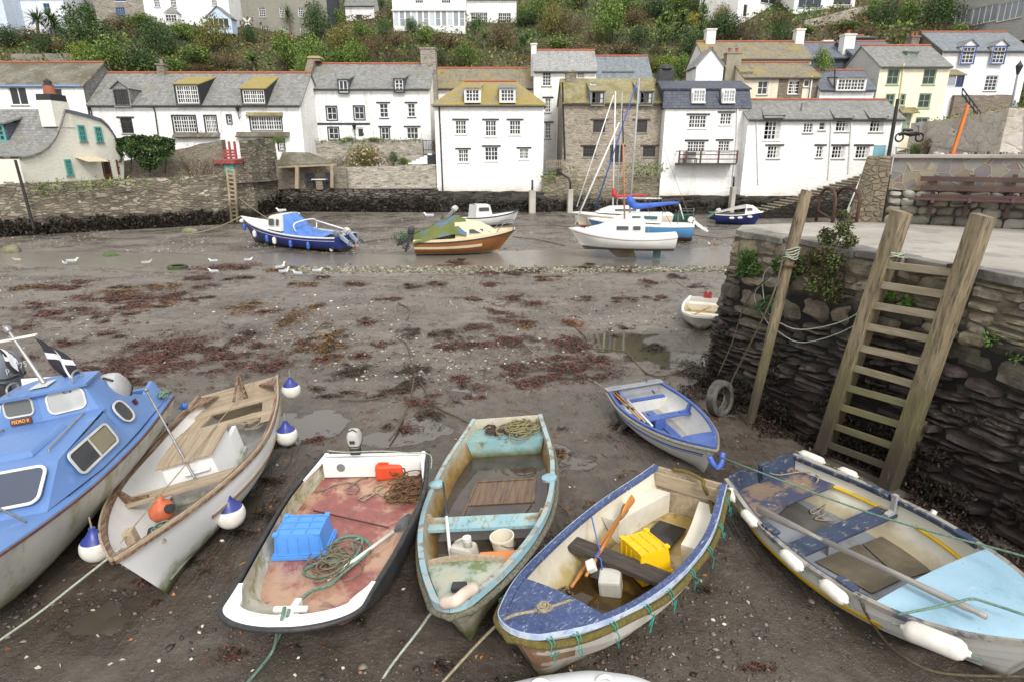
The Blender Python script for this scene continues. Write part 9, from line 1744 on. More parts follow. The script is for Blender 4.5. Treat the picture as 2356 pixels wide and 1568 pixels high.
# boat further left, only its motor and stern corner reach into the picture
b9=Boat('motor_boat','white boat stern half hidden behind the blue cabin boat at the left edge','boat',-8.45,8.3,-1.5,4.6,.05,[.8,.85,.8,.45,0],[.75,.72,.95],group='cabin boats aground')
b9 .hull(M_h2,M_grp_in,M_h2);b9 .rail(M_wood,.02,.05,.05);b9 .floor(M_f6,.2);b9 .thwart(MbY,.3,.5)
po=G(18,905,1.15);ob=outboard('large grey outboard motor lettered pro 75 at the left edge behind the blue cabin',TRS(po,(0,0,R(80))),1.25,mat('slate_grey_enamel',(.17,.19,.22),(.15,.17,.2),sc=5,r=.4,bump=.02))
text('pro 75',.13,Mvin,ob,Matrix.Translation((.1,-.168,.42))@Matrix.Rotation(R(90),4,'X'),.002)
# boats on the far mud
GFB='boats aground on the far side'
def zS(x,y):return 1272+x*.2886,169.6+y*.2886
def zG(x,y):return 527.7+x*.296,442.9+y*.296
def fboat(name,label,bow,zb_,stern,zs_,beam,zmid,z0=0.0,heel=0.0,cat='boat',rake=.5,shape=(.78,1.0,.92,.5,.0),trake=.1,p=(2.2,1.25),kup=0.0,planks=0,mo=None,mi=None,rail=None,tm=None):
 B,S=G(*bow,zb_),G(*stern,zs_);m=(B+S)/2;d=B-S;L=hypot(d.x,d.y);h=beam/2
 b=Boat(name,label,cat,m.x,m.y,math.atan2(d.y,d.x),L,heel,[q*h for q in shape],[zs_-z0,zmid-z0,zb_-z0],rake=rake,p=p,group=GFB,z0=z0,trake=trake,kup=kup,planks=planks)
 b.hull(mo,mi or mo,tm);
 if rail:b.rail(rail,.025,.05,.05)
 return b
def hullm(name,top,low,z,boot=None,z2=None):
 lay=[('z',low,z+.04,z-.04,.05)]
 if boot:lay=[('z',boot,z2+.02,z2-.02,.01)]+lay
 return mat(name,top,tuple(x*.9 for x in top),sc=1.5,r=.4,bump=.03,lay=lay+[('n',(.1,.09,.06),3,.66,.8,.3)])
def cabin(b,pts_lo,pts_hi,m,name='cabin',wins=(),glass=None):
 mb=MB();lo=[V3(p)for p in pts_lo]+[V3((x,-y,z))for x,y,z in pts_lo[::-1]];hi=[V3(p)for p in pts_hi]+[V3((x,-y,z))for x,y,z in pts_hi[::-1]]
 mb.grid([lo+[lo[0]],hi+[hi[0]]]);n=len(pts_hi);mb.grid([[V3((x,y*k,z+.05*(1-k*k)))for k in(1,.5,0,-.5,-1)]for x,y,z in pts_hi]);o=mb.mk(name,m,b.root,sm=.5)
 for seg,a0,a1,b0,b1 in wins:
  for sg in(1,-1):
   f=lambda p:V3((p[0],p[1]*sg,p[2]));c=(f(pts_lo[seg]),f(pts_lo[seg+1]),f(pts_hi[seg]),f(pts_hi[seg+1]))
   if sg>0:facewin(b.root,(c[1],c[0],c[3],c[2]),1-a1,1-a0,b0,b1,glass or M_cabg,fw=.03,rad=.3,off=.012)
   else:facewin(b.root,c,a0,a1,b0,b1,glass or M_cabg,fw=.03,rad=.3,off=.012)
 return o
Wgl=mat('white_gelcoat_far',(.74,.74,.71),(.68,.68,.65),sc=2,r=.35,bump=.02,lay=[('n',(.4,.36,.28),3,.62,.8,.4)])
M_tarpb=mat('blue_tarpaulin',(.06,.16,.46),(.09,.21,.55),sc=2,r=.55,bump=.6,bs=4,bd=.08,lay=[('n',(.2,.3,.5),4,.6,.75,.4)])
c1=fboat('cabin_boat','navy hulled boat with white cabin and blue tarpaulin on the far mud at left',(558,497),1.45,(797,541),.86,2.05,.92,rake=.8,heel=-.05,mo=hullm('navy_hull',(.02,.035,.2),(.028,.026,.02),.26),mi=Wgl,rail=Wgl)
c1 .strake('sheer_stripe',Wgl,.2,.225,.0,.97,off=.006);L=c1 .L;c1 .deck(Wgl,.62,.995,.05,.01)
cabin(c1,[(-.1,.8,.95),(.3,.8,.97),(1.0,.74,1.02),(1.5,.5,1.08)],[(-.05,.66,1.72),(.3,.66,1.74),(.85,.6,1.66),(1.3,.34,1.2)],Wgl,wins=((0,.15,.9,.3,.8),(1,.05,.92,.25,.82)))
mb=MB();rows=[]
for i in range(13):
 u=i/12;x=.0-u*2.75;zc=1.78-1.0*sm(.0,.5,u)+.1*sin(u*9)*(u>.3);w=.72+.22*sm(0,.4,u)
 rows.append([V3((x+.05*noise.noise((i,j,2)),w*(j/5-1)*1.06,(zc if abs(j-5)<4 else.9+.12*(zc-.9))-.12*abs(j/5-1)**2+.05*noise.noise((i*.9,j*.9,1))))for j in range(11)])
mb.grid(rows);mb.mk('tarpaulin',M_tarpb,c1 .root,sm=1)
mb=MB().tube(cpts([(-1.1,.7,.95),(-1.1,.72,1.4),(-1.0,-.72,1.42),(-1.1,-.7,.95)],4),.035,6);mb.tube([(-1.1,-.72,1.35),(-2.9,-.8,1.0)],.04,6);mb.mk('frame_rail',Wgl,c1 .root,sm=1)
for i in range(2):outboard(('grey outboard tilted up on the navy boat, nearer of two','white and grey outboard tilted up on the navy boat, further of two')[i],c1 .M@TRS((-L/2-.05,(.35,-.3)[i],.75),(0,0,pi))@Matrix.Rotation(R((-58,-50)[i]),4,'Y'),1.0,(Mgun,mat('pale_grey_enamel',()))[i],group='motors of the navy boat',leg=mat('bluegrey_leg',(.26,.3,.36),(.22,.26,.32),r=.5))
for(x,y,k,lb)in((210,245,'b','blue fender nearest the bow of the navy boat'),(310,288,'w','white fender nearest the bow of the navy boat'),(425,298,'b','slanting blue fender amidships on the navy boat'),(497,302,'w','white teardrop fender amidships on the navy boat'),(625,312,'b','blue fender just aft of the middle of the navy boat'),(704,330,'b','blue fender nearest the stern of the navy boat')):
 d_=c1 .root;p=c1 .at(*zG(x,y),.7);t_=.5+(G(*zG(x,y),.8)-c1 .M.translation).dot(V3((cos(c1 .M.to_euler().z),sin(c1 .M.to_euler().z),0)))/L;t_=min(max(t_,.02),.93);sg=1 if c1 .Wd((0,1,0)).y<c1 .Wd((0,-1,0)).y else-1
 e=c1 .Wd(c1 .edge(t_,sg,.09,-.42));tfen(e+V3((0,0,-.2)),e+V3((0,0,.2)),.1 if k=='w' else.085,lb,'fenders on the navy boat',Mvin if k=='w' else mat('bright_blue_vinyl',()))
tfen(c1 .Wd((L/2-.1,-.2,1.2)),c1 .Wd((L/2-.1,.25,1.2)),.12,'white fender at the stem of the navy boat','fenders on the navy boat')
rope('mooring line from the navy boat to the left harbour wall',MRt,wiggle(c1 .Wd((L/2,0,1.45)),G(420,540,.1),10,.05,.2),.03)
rope('mooring lines from the navy boat up to the small ladder',MRt,wiggle(c1 .Wd((1.4,0,1.3)),PL(546,452,LB,V3((.35,-.93,0))),8,.02,.1),.022)
CrG=mat('cream_gelcoat',(.7,.6,.4),(.64,.54,.36),sc=2,r=.4,bump=.02,lay=[('n',(.4,.33,.2),4,.62,.8,.4)])
c2=fboat('cabin_boat','cream and brown cabin boat with mossy canvas cover on the far mud',(1184,529),1.12,(951,552),.72,2.0,.82,rake=.9,heel=.04,mo=mat('brown_hull',(.26,.1,.025),(.22,.085,.022),sc=2,r=.4,bump=.03,lay=[('z',(.3,.27,.22),.18,.12,.03)]),mi=CrG,rail=Mblk)
c2 .strake('cream_stripe',CrG,.3,.46,.0,.66,off=.008);c2 .rail(CrG,.012,-.006,.0,.14,name='topside');c2 .deck(CrG,.5,.995,.1,.02);L=c2 .L
cabin(c2,[(-.5,.84,.88),(.1,.84,.9),(1.1,.7,.98),(1.75,.4,1.06)],[(-.5,.7,1.62),(.1,.68,1.62),(.8,.54,1.5),(1.4,.25,1.2)],CrG,wins=((1,.05,.9,.2,.62),(2,.25,.7,.3,.8)),glass=M_cabg)
M_mcan=mat('mossy_canvas',(.13,.15,.035),(.09,.12,.03),sc=2,r=.85,bump=.5,bs=5,bd=.06,lay=[('n',(.06,.16,.36),1.6,.52,.64,.9),('n',(.5,.48,.4),5,.64,.74,.8)])
mb=MB();prof_=[(-.35,1.9),(-.6,1.86),(-1.3,1.55),(-2.0,1.2),(-2.5,.95)];mb.grid([[V3((x,0,z)),V3((x+.02,-.5,z-.1*1)),V3((x,-.97,.5+.45*(z-.5)))]for x,z in prof_]);mb.grid([[V3((-.35,0,1.9)),V3((-.33,-.5,1.8)),V3((-.35,-.97,1.13))],[V3((.1,0,1.66)),V3((.1,-.5,1.62)),V3((.05,-.88,1.0))]]);mb.mk('canvas_cover',M_mcan,c2 .root,sm=.6)
mb=MB().grid([[V3((x,0,z+.012)),V3((x+.02,.5,z-.1)),V3((x,.95,.55+.45*(z-.5)))]for x,z in prof_]);mb.mk('canvas_cover',mat('faded_blue_canvas',(.14,.22,.42),(.17,.25,.46),sc=2,r=.8,bump=.4,bs=4,bd=.05),c2 .root,sm=.6)
mb=MB().tube(cpts([(1.5,.5,1.05),(1.9,.45,1.5),(2.5,.2,1.6),(2.62,0,1.6),(2.5,-.2,1.6),(1.9,-.45,1.5),(1.5,-.5,1.05)],4),.022,6);mb.tube([(2.4,.22,1.1),(2.4,.22,1.6)],.02,6);mb.tube([(2.4,-.22,1.1),(2.4,-.22,1.6)],.02,6);mb.mk('pulpit',Mmet,c2 .root,sm=1)
outboard('black outboard motor on the stern of the cream boat',c2 .M@TRS((-L/2-.1,-.5,.95),(0,0,pi))@Matrix.Rotation(R(-15),4,'Y'),.95,Mblk,leg=Mblk);outboard('dark covered outboard motor beside the green net on the cream boat',c2 .M@TRS((-L/2-.05,.25,.75),(0,0,pi))@Matrix.Rotation(R(-60),4,'Y'),1.0,mat('dark_mossy_cover',(.05,.06,.04),(.08,.09,.05),r=.8),leg=Mblk)
rng=np.random.default_rng(2);p=G(*zG(1370,355),.25);d=rng.normal(size=(500,3))*(.3,.25,.18);tag(lmesh('net_heap',np.array(p)+d,.12,colmix(rng,500,[(.03,.12,.07),(.05,.16,.1),(.08,.1,.03)],.3),Mlf,None,mw=Matrix.Identity(4)),'heap of green fishing net hanging at the stern of the cream boat','net',kind='stuff')
t=thg('ball_fender','blue ball fender hanging on the side of the cream boat','fender',G(*zG(1541,378),.52));mb=MB().lathe([(.001,-.18)]+[(.19*sin(a),-.19*cos(a))for a in[i*pi/12 for i in range(1,12)]]+[(.05,.22),(.001,.3)],18);mb.mk('ball',mat('bright_blue_vinyl',()),t,sm=1);mb=MB().tube([(0,0,.25),(0,0,.5)],.015,5);mb.mk('lanyard',MRt,t)
p=G(*zG(1957,378),.5);tfen(p-V3((0,0,.28)),p+V3((0,0,.22)),.08,'slim white fender near the bow of the cream boat',None)
c3=fboat('launch','white open launch with dark rail and small wheelhouse behind the cream boat',(1194,483),1.0,(1040,500),.75,1.7,.72,rake=.5,mo=hullm('white_launch',(.72,.72,.7),(.1,.06,.04),.12),mi=Wgl,rail=MF_n);c3 .floor(M_f6,.3);c3 .thwart(MbY,.6,.6,.25);cabin(c3,[(-1.1,.6,.6),(.2,.6,.62)],[(-1.0,.55,1.5),(.0,.5,1.46)],Wgl,'wheelhouse',wins=((0,.12,.88,.5,.85),));outboard('dark outboard motor standing high behind the cream boat',c3 .M@TRS((-c3 .L/2-.05,-.1,1.0),(0,0,pi))@Matrix.Rotation(R(-45),4,'Y'),1.1,mat('pale_grey_enamel',()),leg=Mgun)
def sail(b,foot,top,Y,m,r,par=None,name='mast'):
 a,c=W(*foot,Y),W(*top,Y);mb=MB().tube([a,a.lerp(c,.5),c],[r,r,r*.8],8);mb.mk(name,m,b.root,w=1,sm=1);return a,c
M_alum=mat('grey_alloy_spar',(.38,.38,.37),(.3,.3,.3),r=.45,bump=0);M_wspar=mat('white_spar',(.7,.7,.68),(.62,.62,.6),r=.4,bump=0);Mtsp=mat('tan_wood_spar',(.42,.2,.09),(.36,.17,.08),r=.5,bump=0);Bsl=mat('blue_sail_cover',(.035,.1,.45),(.05,.14,.52),sc=2,r=.7,bump=.5,bs=5,bd=.06);Rsl=mat('red_sail_cover',(.5,.03,.04),(.42,.025,.035),sc=2,r=.7,bump=.5,bs=5,bd=.05)
c5=fboat('sailing_boat','cream sailing boat with red sail cover, furthest of the moored group',(1316,488),1.25,(1540,492),1.1,2.1,1.02,z0=.15,rake=.7,mo=hullm('cream_sail_hull',(.7,.62,.48),(.2,.07,.05),.3),mi=Wgl,rail=Wgl);c5 .deck(Wgl,.0,.995,.1,.0);Y5=c5 .M.translation.y
cabin(c5,[(-1.0,.72,1.0),(.8,.62,1.05),(1.6,.4,1.08)],[(-1.0,.62,1.45),(.7,.5,1.42),(1.4,.25,1.2)],Wgl,wins=((0,.1,.9,.3,.75),));sail(c5,(1410,480),(1416,210),Y5,M_wspar,.05);sail(c5,(1419,484),(1432,213),Y5+.4,M_alum,.045,name='mizzen_mast')
def cover(b,pts,rs_,Y,m,name='sail_cover'):mb=MB().tube(cpts([W(x,y,Y)for x,y in pts],4),[rs_[min(i//4,len(rs_)-1)]*(1-(i%4)/4)+rs_[min(i//4+1,len(rs_)-1)]*(i%4)/4 for i in range((len(pts)-1)*4+1)],10);return mb.mk(name,m,b.root,w=1,sm=1)
cover(c5,[(1412,434),(1413,448),(1418,452),(1450,450),(1490,449)],[.08,.17,.1,.07,.05],Y5,Rsl);sail(c5,(1422,456),(1522,457),Y5+.3,M_wspar,.05,name='boom');sail(c5,(1327,476),(1412,219),Y5,Wgl,.035,name='furled_sail')
c4=fboat('sailing_boat','blue hulled sailing boat with blue sail cover behind the white one',(1352,502),1.2,(1598,517),1.02,2.2,1.0,z0=.1,rake=.7,mo=hullm('sky_blue_hull',(.09,.26,.5),(.12,.05,.035),.28),mi=Wgl,rail=Wgl);c4 .deck(Wgl,.0,.995,.1,.0);Y4=c4 .M.translation.y
cabin(c4,[(-1.2,.76,1.0),(.6,.68,1.05),(1.6,.4,1.08)],[(-1.2,.64,1.5),(.5,.54,1.46),(1.4,.25,1.2)],Wgl,wins=((0,.1,.55,.3,.8),(0,.62,.92,.3,.75)),glass=glassm('green_glass',(.03,.1,.1),.08));sail(c4,(1448,500),(1471,181),Y4,M_alum,.06);cover(c4,[(1448,451),(1450,462),(1462,474),(1490,473),(1530,469),(1562,467)],[.1,.24,.2,.14,.11,.06],Y4,Bsl);sail(c4,(1369,482),(1465,191),Y4,mat('royal_blue_sail',(.03,.1,.42),(.03,.09,.36),r=.7),.034,name='furled_sail');sail(c4,(1563,470),(1573,505),Y4,M_wspar,.035,name='boom_crutch')
outboard('white outboard tilted up on the stern of the blue sailing boat',c4 .M@TRS((-c4 .L/2-.05,.1,.95),(0,0,pi))@Matrix.Rotation(R(-55),4,'Y'),.95,Wgl,leg=Wgl)
mb=MB()
for sy in(-.7,.7):mb.tube([(-c4 .L/2+.1,sy,1.0),(-c4 .L/2+.1,sy,1.7),(-c4 .L/2+.9,sy,1.7),(-c4 .L/2+.9,sy,1.0)],.02,5)
mb.tube([(-c4 .L/2+.1,-.7,1.7),(-c4 .L/2+.1,.7,1.7)],.02,5);mb.mk('pushpit',Mmet,c4 .root);M_=hullm('white_sail_hull',(.76,.76,.73),(.07,.1,.09),.16,(.3,.05,.06),.19)
c6=fboat('sailing_boat','white sailing boat propped on its keel, nearest of the moored group',(1309,524),1.42,(1555,540),1.18,2.15,1.1,z0=.42,rake=.75,shape=(.7,1,.92,.5,0),mo=M_,mi=Wgl,rail=Wgl);c6 .deck(Wgl,.0,.995,.12,.0);Y6=c6 .M.translation.y
cabin(c6,[(-1.0,.8,.66),(.45,.76,.68),(1.2,.58,.76),(2.0,.3,.88)],[(-1.0,.66,1.42),(.4,.62,1.38),(1.05,.44,1.12),(1.7,.16,.98)],Wgl,wins=((0,.12,.4,.42,.74),(0,.5,.92,.42,.74)))
c6 .strake('maroon_line',mat('maroon_line',(.2,.03,.04),(.17,.03,.035),r=.5),.12,.135,.0,.97,off=.006);mb=MB().hexa([(-.75,-.05,-.36),(.15,-.06,-.36),(.15,.06,-.36),(-.75,.05,-.36)],[(-.55,-.08,.1),(.7,-.1,.1),(.7,.1,.1),(-.55,.08,.1)]);mb.mk('keel',mat('tan_antifoul',(.22,.17,.11),(.15,.12,.08),sc=3,r=.8),c6 .root);mb=MB().box((-c6 .L/2+.8,0,-.12),(.35,.05,.5));mb.mk('rudder_skeg',mat('green_antifoul',(.1,.2,.2),(.07,.15,.15),sc=3,r=.8),c6 .root)
a_,b_=sail(c6,(1437,506),(1434,330),Y6,Mtsp,.045);sail(c6,(1434,330),(1432,254),Y6,Mblk,.028,name='topmast');sail(c6,(1322,517),(1425,282),Y6,Wgl,.042,name='furled_sail')
for(x0,y0,x1,y1,Y)in((1434,300,1545,520,Y6),(1434,300,1500,510,Y6+.8),(1471,190,1590,510,Y4),(1416,215,1535,490,Y5),(1416,215,1395,480,Y5),(1434,270,1312,522,Y6)):mb=MB().tube([W(x0,y0,Y),W(x1,y1,Y)],.011,4);mb.mk('stay',Mmet,{Y6:c6,Y6+.8:c6,Y4:c4,Y5:c5}[Y].root,w=1)
t=thg('ball_fender','coral red ball fender on the side of the white sailing boat','fender',G(1491,553,.72));mb=MB().lathe([(.001,-.17)]+[(.18*sin(a),-.18*cos(a))for a in[i*pi/12 for i in range(1,12)]]+[(.05,.2),(.001,.26)],18);mb.mk('ball',mat('coral_vinyl',(.7,.12,.08),(.62,.1,.07),r=.5),t,sm=1);mb=MB().tube([(0,0,.22),(0,.1,.6)],.013,5);mb.mk('lanyard',MRt,t)
mb=MB();LL=c6 .L/2
for sy in(-1,1):mb.tube(cpts([(LL-.9,sy*.45,1.05),(LL-.7,sy*.42,1.55),(LL-.05,sy*.06,1.62)],3),.02,5)
mb.mk('pulpit',Mmet,c6 .root)
c7=fboat('punt','dark green open boat behind the sailing boats',(1596,493),.75,(1506,490),.7,1.6,.66,mo=mat('bottle_green',(.03,.1,.08),(.04,.12,.09),sc=2,r=.5),rail=mat('bottle_green',()));c7 .floor(M_f6,.3)
c8=fboat('punt','small green boat beside the grey covered motor boat',(1632,486),.6,(1668,492),.6,1.2,.55,mo=mat('bottle_green',()));c8 .floor(M_f6,.25)
c9=fboat('motor_boat','small navy motor boat under a grey canvas cover in front of the steps',(1757,486),.98,(1646,491),.74,1.7,.76,rake=.5,mo=hullm('dark_navy_hull',(.018,.03,.15),(.03,.03,.028),.1),mi=Wgl,rail=Wgl);cabin(c9,[(.35,.62,.8),(1.0,.5,.86),(1.5,.3,.9)],[(.4,.5,1.35),(.85,.4,1.3),(1.2,.2,1.05)],Wgl,wins=((0,.1,.85,.3,.8),));mb=MB().grid([[V3((x,y*w,z-.3*y*y*(z-.7)))for y in(-1,-.6,0,.6,1)]for x,w,z in((.42,.6,1.42),(-.3,.75,1.25),(-.9,.75,1.05),(-1.6,.7,.82))]);mb.mk('canvas_cover',mat('grey_canvas',(.42,.41,.38),(.36,.35,.33),sc=2,r=.85,bump=.5,bs=4,bd=.05),c9 .root,sm=1);outboard('grey outboard tilted up on the grey covered motor boat',c9 .M@TRS((-c9 .L/2-.05,0,.7),(0,0,pi))@Matrix.Rotation(R(-55),4,'Y'),.95,mat('pale_grey_enamel',()),leg=Mgun)
for i,t_ in enumerate((.35,.52,.72)):e=c9 .Wd(c9 .edge(t_,-1 if c9 .Wd((0,-1,0)).y<c9 .Wd((0,1,0)).y else 1,.08,-.2));tfen(e+V3((-.18,0,0)),e+V3((.18,0,0)),.08,('white fender nearest the motor of the grey covered boat','middle white fender on the grey covered boat','white fender nearest the bow of the grey covered boat')[i],'fenders on the grey covered boat')
c10=fboat('sailing_boat','small white and blue sailing boat half hidden behind the quay',(2022,488),1.0,(1938,493),.85,1.7,.85,mo=hullm('periwinkle_hull',(.12,.2,.55),(.4,.4,.4),.05),mi=Wgl,rail=Wgl);c10 .deck(Wgl,0,.995,.12,.0);cabin(c10,[(-.6,.6,.85),(.5,.5,.9),(1.1,.3,.92)],[(-.6,.45,1.3),(.4,.38,1.25),(.9,.15,1.0)],Wgl);sail(c10,(1947,490),(1986,396),c10 .M.translation.y,M_wspar,.05)
for(x0,y0,x1,y1)in((1990,478,2014,425),(2006,482,2024,428)):sail(c10,(x0,y0),(x1,y1),c10 .M.translation.y+.3,M_wspar,.02,name='stay')
c11=fboat('dinghy','small white dinghy with red outboard pad lying beside the quay corner',(1612,728),.5,(1628,684),.42,1.25,.4,rake=.25,shape=(.85,1,.95,.75,.35),p=(2.6,1.8),mo=mat('grubby_white_hull',()),mi=mat('stained_white_inner',()),rail=Wgl);c11 .floor(mat('algae_floor',()),.1);c11 .thwart(Mb5,.6,.3,.2);c11 .thwart(Mb5,.12,.3,.35,.2);mb=MB().prism([(-c11 .L/2-.02,y,z)for y,z in((-.12,.28),(-.12,.58),(-.06,.62),(0,.52),(.06,.62),(.12,.58),(.12,.28))],(.06,0,0));mb.mk('outboard_pad',mat('dark_red_paint',(.3,.03,.025),(.24,.025,.02),r=.6),c11 .root)
oar('orange paddle lying in the small white dinghy by the quay',c11 .M@aim((.5,-.25,.3),(-.5,.2,.36)),1.0,.3,.12,M_oarw,M_oarw)
# birds
def zq(x,y):return x*.328,527.7+y*.328
M_gw_=mat('gull_white',(.78,.78,.76),(.72,.72,.7),sc=9,r=.8,bump=.1);M_gg=mat('gull_grey',(.42,.44,.47),(.36,.38,.41),sc=9,r=.8,bump=.1);M_gb=mat('gull_beak',(.6,.35,.05),r=.5);M_gl=mat('gull_leg',(.5,.3,.25),r=.6)
def bird(name,label,cat,M,mb_,mw_,bk,up=0.0,group=None):
 t=thg(name,label,cat,mat=M,group=group);mb=MB().tube([(-.3,0,.17),(-.2,0,.175),(-.1,0,.18),(0,0,.185),(.08,0,.2),(.13,0,.245+up*.3),(.15,0,.29+up*.7),(.175,0,.315+up),(.21,0,.315+up),(.232,0,.308+up)],[.012,.035,.065,.082,.078,.05,.036,.042,.034,.012],10);mb.mk('body',mb_,t,sm=1)
 for s_ in(-1,1):
  mb=MB().grid([[V3((x,s_*(y+.012),z))for y,z in((w*.95,.19-.05),(w*1.08,.2),(w*.75,.25),(w*.3,.268))]for x,w in((.07,.06),(.0,.085),(-.1,.075),(-.2,.05),(-.36,.02))]);mb.mk('wing',mw_,t,sm=1);mb=MB().tube([(.0,s_*.03,.11),(-.01,s_*.03,.0),(.04,s_*.035,.004)],.007,5);mb.mk('leg',M_gl,t)
 mb=MB().lathe([(.014,0),(.01,.03),(.003,.055)],7,(1,0,-.15),(.225,0,.307+up));mb.mk('beak',bk,t);return t
GBR='gulls standing on the mud and in the stream';first=None
for i,(x,y,yaw,s,lb,juv)in enumerate(((115,228,180,1,'grey young gull at the far left of the stream',1),(455,248,160,.8,'gull settled low beside a larger gull at the left of the stream',0),(525,240,20,1.25,'large white gull at the left of the stream, beside a smaller one',0),(1045,250,20,1.15,'brownish young gull standing left of the small far tyre',1),(1490,236,190,1,'white gull preening behind the red weed bank',0),(1753,228,10,1,'white gull standing behind the right half of the red weed bank',0),(1492,312,185,1.05,'white gull at the left end of the red weed bank, nearer the camera',0),(1978,284,50,1.25,'white gull with head raised at the right end of the red weed bank',0),(2006,312,15,1.1,'white gull just below the one with raised head',0),(2082,326,170,1.1,'white gull with grey back, nearest the camera of the group',0),(2238,308,10,1.1,'white gull standing apart at the right of the group',0),(2326,165,260,1.05,'white gull standing under the stern of the navy boat',0))):
 p=G(*zq(x,y+3),.01);s*=.66;M=TRS(p,(0,0,R(yaw)),s)
 if juv:bird('seagull',lb,'gull',M,M_gg if i else mat('gull_brown',(.42,.38,.32),(.3,.27,.23),sc=9,r=.8),mat('gull_brown',(.42,.38,.32),(.3,.27,.23),sc=9,r=.8),MF_k,0,GBR)
 elif first is None:first=bird('seagull',lb,'gull',M,M_gw_,M_gg,M_gb,0,GBR)
 elif 'raised' in lb:bird('seagull',lb,'gull',M,M_gw_,M_gg,M_gb,.08,GBR)
 else:dup(first,M,lb,GBR)
for p,yaw,lb in((c1 .Wd((.55,.1,1.75)),200,'white gull standing on the cabin roof of the navy boat'),(W(984,503,c2 .M.translation.y),180,'white gull perched behind the cream boat cover'),(W(1362,202,47.8),170,'white gull on the left dormer roof of the stone house')):dup(first,TRS(p,(0,0,R(yaw)),.85),lb,GBR)
for x,y,lb,a,b in((208,710,'shelduck with white body and chestnut band by the water',M_gw_,mat('chestnut',(.3,.1,.04),r=.8)),(262,718,'brown duck beside the white one near the sailing boat',mat('duck_brown',(.16,.1,.06),(.22,.15,.09),sc=12,r=.8),mat('duck_brown',()))):
 bird('duck',lb,'duck',TRS(G(1583.3+x*.24047,395.8+y*.24047,.01),(0,0,R(200)),.62),a,b,MF_k)
t=thg('pink_buoy','pale pink ball buoy in shallow water behind the navy boat','buoy',G(817,566,.12));mb=MB().lathe([(.001,-.16)]+[(.19*sin(a),-.19*cos(a))for a in[i*pi/12 for i in range(1,12)]]+[(.03,.2),(.001,.24)],18);mb.mk('ball',mat('faded_pink',(.72,.36,.28),(.66,.32,.25),r=.6),t,sm=1);mb=MB().lathe([(.05,.18),(.05,.26),(.001,.27)],8);mb.mk('eye',Mgun,t)
t=thg('yellow_buoy','small yellow plastic float in front of the cream boat','buoy',G(1105,581,.05));mb=MB().box((0,0,.08),(.3,.2,.18),(.2,.3,.4));mb.mk('body',mat('pale_yellow_plastic',(.75,.6,.25),r=.5),t,bev=.04);mb=MB().lathe([(.05,.14),(.05,.24),(.001,.25)],8);mb.mk('handle',mat('pale_yellow_plastic',()),t)
tyre('green weedy tyre lying flat at the edge of the stream',TRS(G(*zq(1247,268),.05),(0,.05,0),(1.15,1.15,1)),m=mat('weedy_tyre',(.06,.09,.03),(.04,.05,.025),sc=5,r=.9));tyre('dark tyre half buried beside the small dinghy',TRS(G(1462,1003,.0),(R(20),R(-8),0),(1,1,.8)),m=mat('buried_tyre',(.035,.03,.026),(.06,.05,.045),sc=6,r=.6))
rr=random.Random(12)
def bldr(label,p,s,m,seed):
 bm=bmesh.new();bmesh.ops.create_icosphere(bm,subdivisions=3,radius=1)
 for v in bm.verts:n_=v.co.normalized();v.co=V3((n_.x*s[0],n_.y*s[1],n_.z*s[2]))*(1+.3*noise.noise(n_*1.4+V3((seed*3,0,0)))+.1*noise.noise(n_*4))
 me=bpy.data.meshes.new('boulder');bm.to_mesh(me);bm.free();me.polygons.foreach_set('use_smooth',[True]*len(me.polygons));return tag(_link('boulder',me,m,None,Matrix.Translation(p)),label,'rock')
M_bld=mat('algae_rock',(.13,.14,.06),(.2,.19,.13),sc=3,r=.85,bump=.4);bldr('round mossy boulder at the foot of the left harbour wall',G(*zq(80,145),.1),(.42,.35,.25),M_bld,1);bldr('small green stone in the stream left of the gulls',G(*zq(775,182),.03),(.34,.25,.14),mat('green_rock',(.05,.1,.03),(.08,.12,.04),r=.9),2);bldr('pale boulder half sunk by the left wall near the mooring line',G(437,532,.05),(.55,.4,.22),M_bld,3)
def ground(pts,z=.05):return cpts([G(x,y,z+.015*sin(i*2.1))for i,(x,y)in enumerate(pts)],5)
v7=lambda x,y:((700+x/2.356)*.9424,(640+y/2.356)*.9424)
GMC='weedy mooring lines across the mud'
for lb,r,pts,mm in(('weedy mooring chain running from the middle of the mud towards the dory motor',.025,[v7(*p)for p in((640,440),(690,470),(715,560),(735,640),(715,760),(690,840),(640,950),(590,1020))],MRd),('weedy chain running right from the chain junction to the puddle',.024,[v7(*p)for p in((735,650),(790,720),(830,800),(900,850),(990,890),(1045,920))],MRd),('weedy line running left from the chain junction',.022,[v7(*p)for p in((735,650),(640,700),(580,760),(470,790),(300,790))],MRd),('long thin line from the red weed down to the small dinghy',.014,[v7(*p)for p in((1330,400),(1400,500),(1560,590),(1700,650),(1810,710))],MRt),('weedy chain curling from the orange weed clump to the quay foot',.026,[v7(*p)for p in((1640,360),(1720,430),(1740,490),(1860,500),(1960,520),(2010,580),(2080,640),(2180,650),(2330,600))],MRd),('thin line from the white boat stern towards the brown weed',.014,[(640,870),(660,820),(715,770),(760,730)],MRd),('line lying on the mud near the right edge of the stream',.02,[v7(*p)for p in((2190,65),(2260,120),(2330,170))],MRt),('short curved weedy rope on the mud left of centre',.025,[v7(*p)for p in((640,235),(690,260),(710,290),(690,330))],MRd)):
 rope(lb,mm,ground(pts),r*.7,'mooring_line','mooring line',GMC)
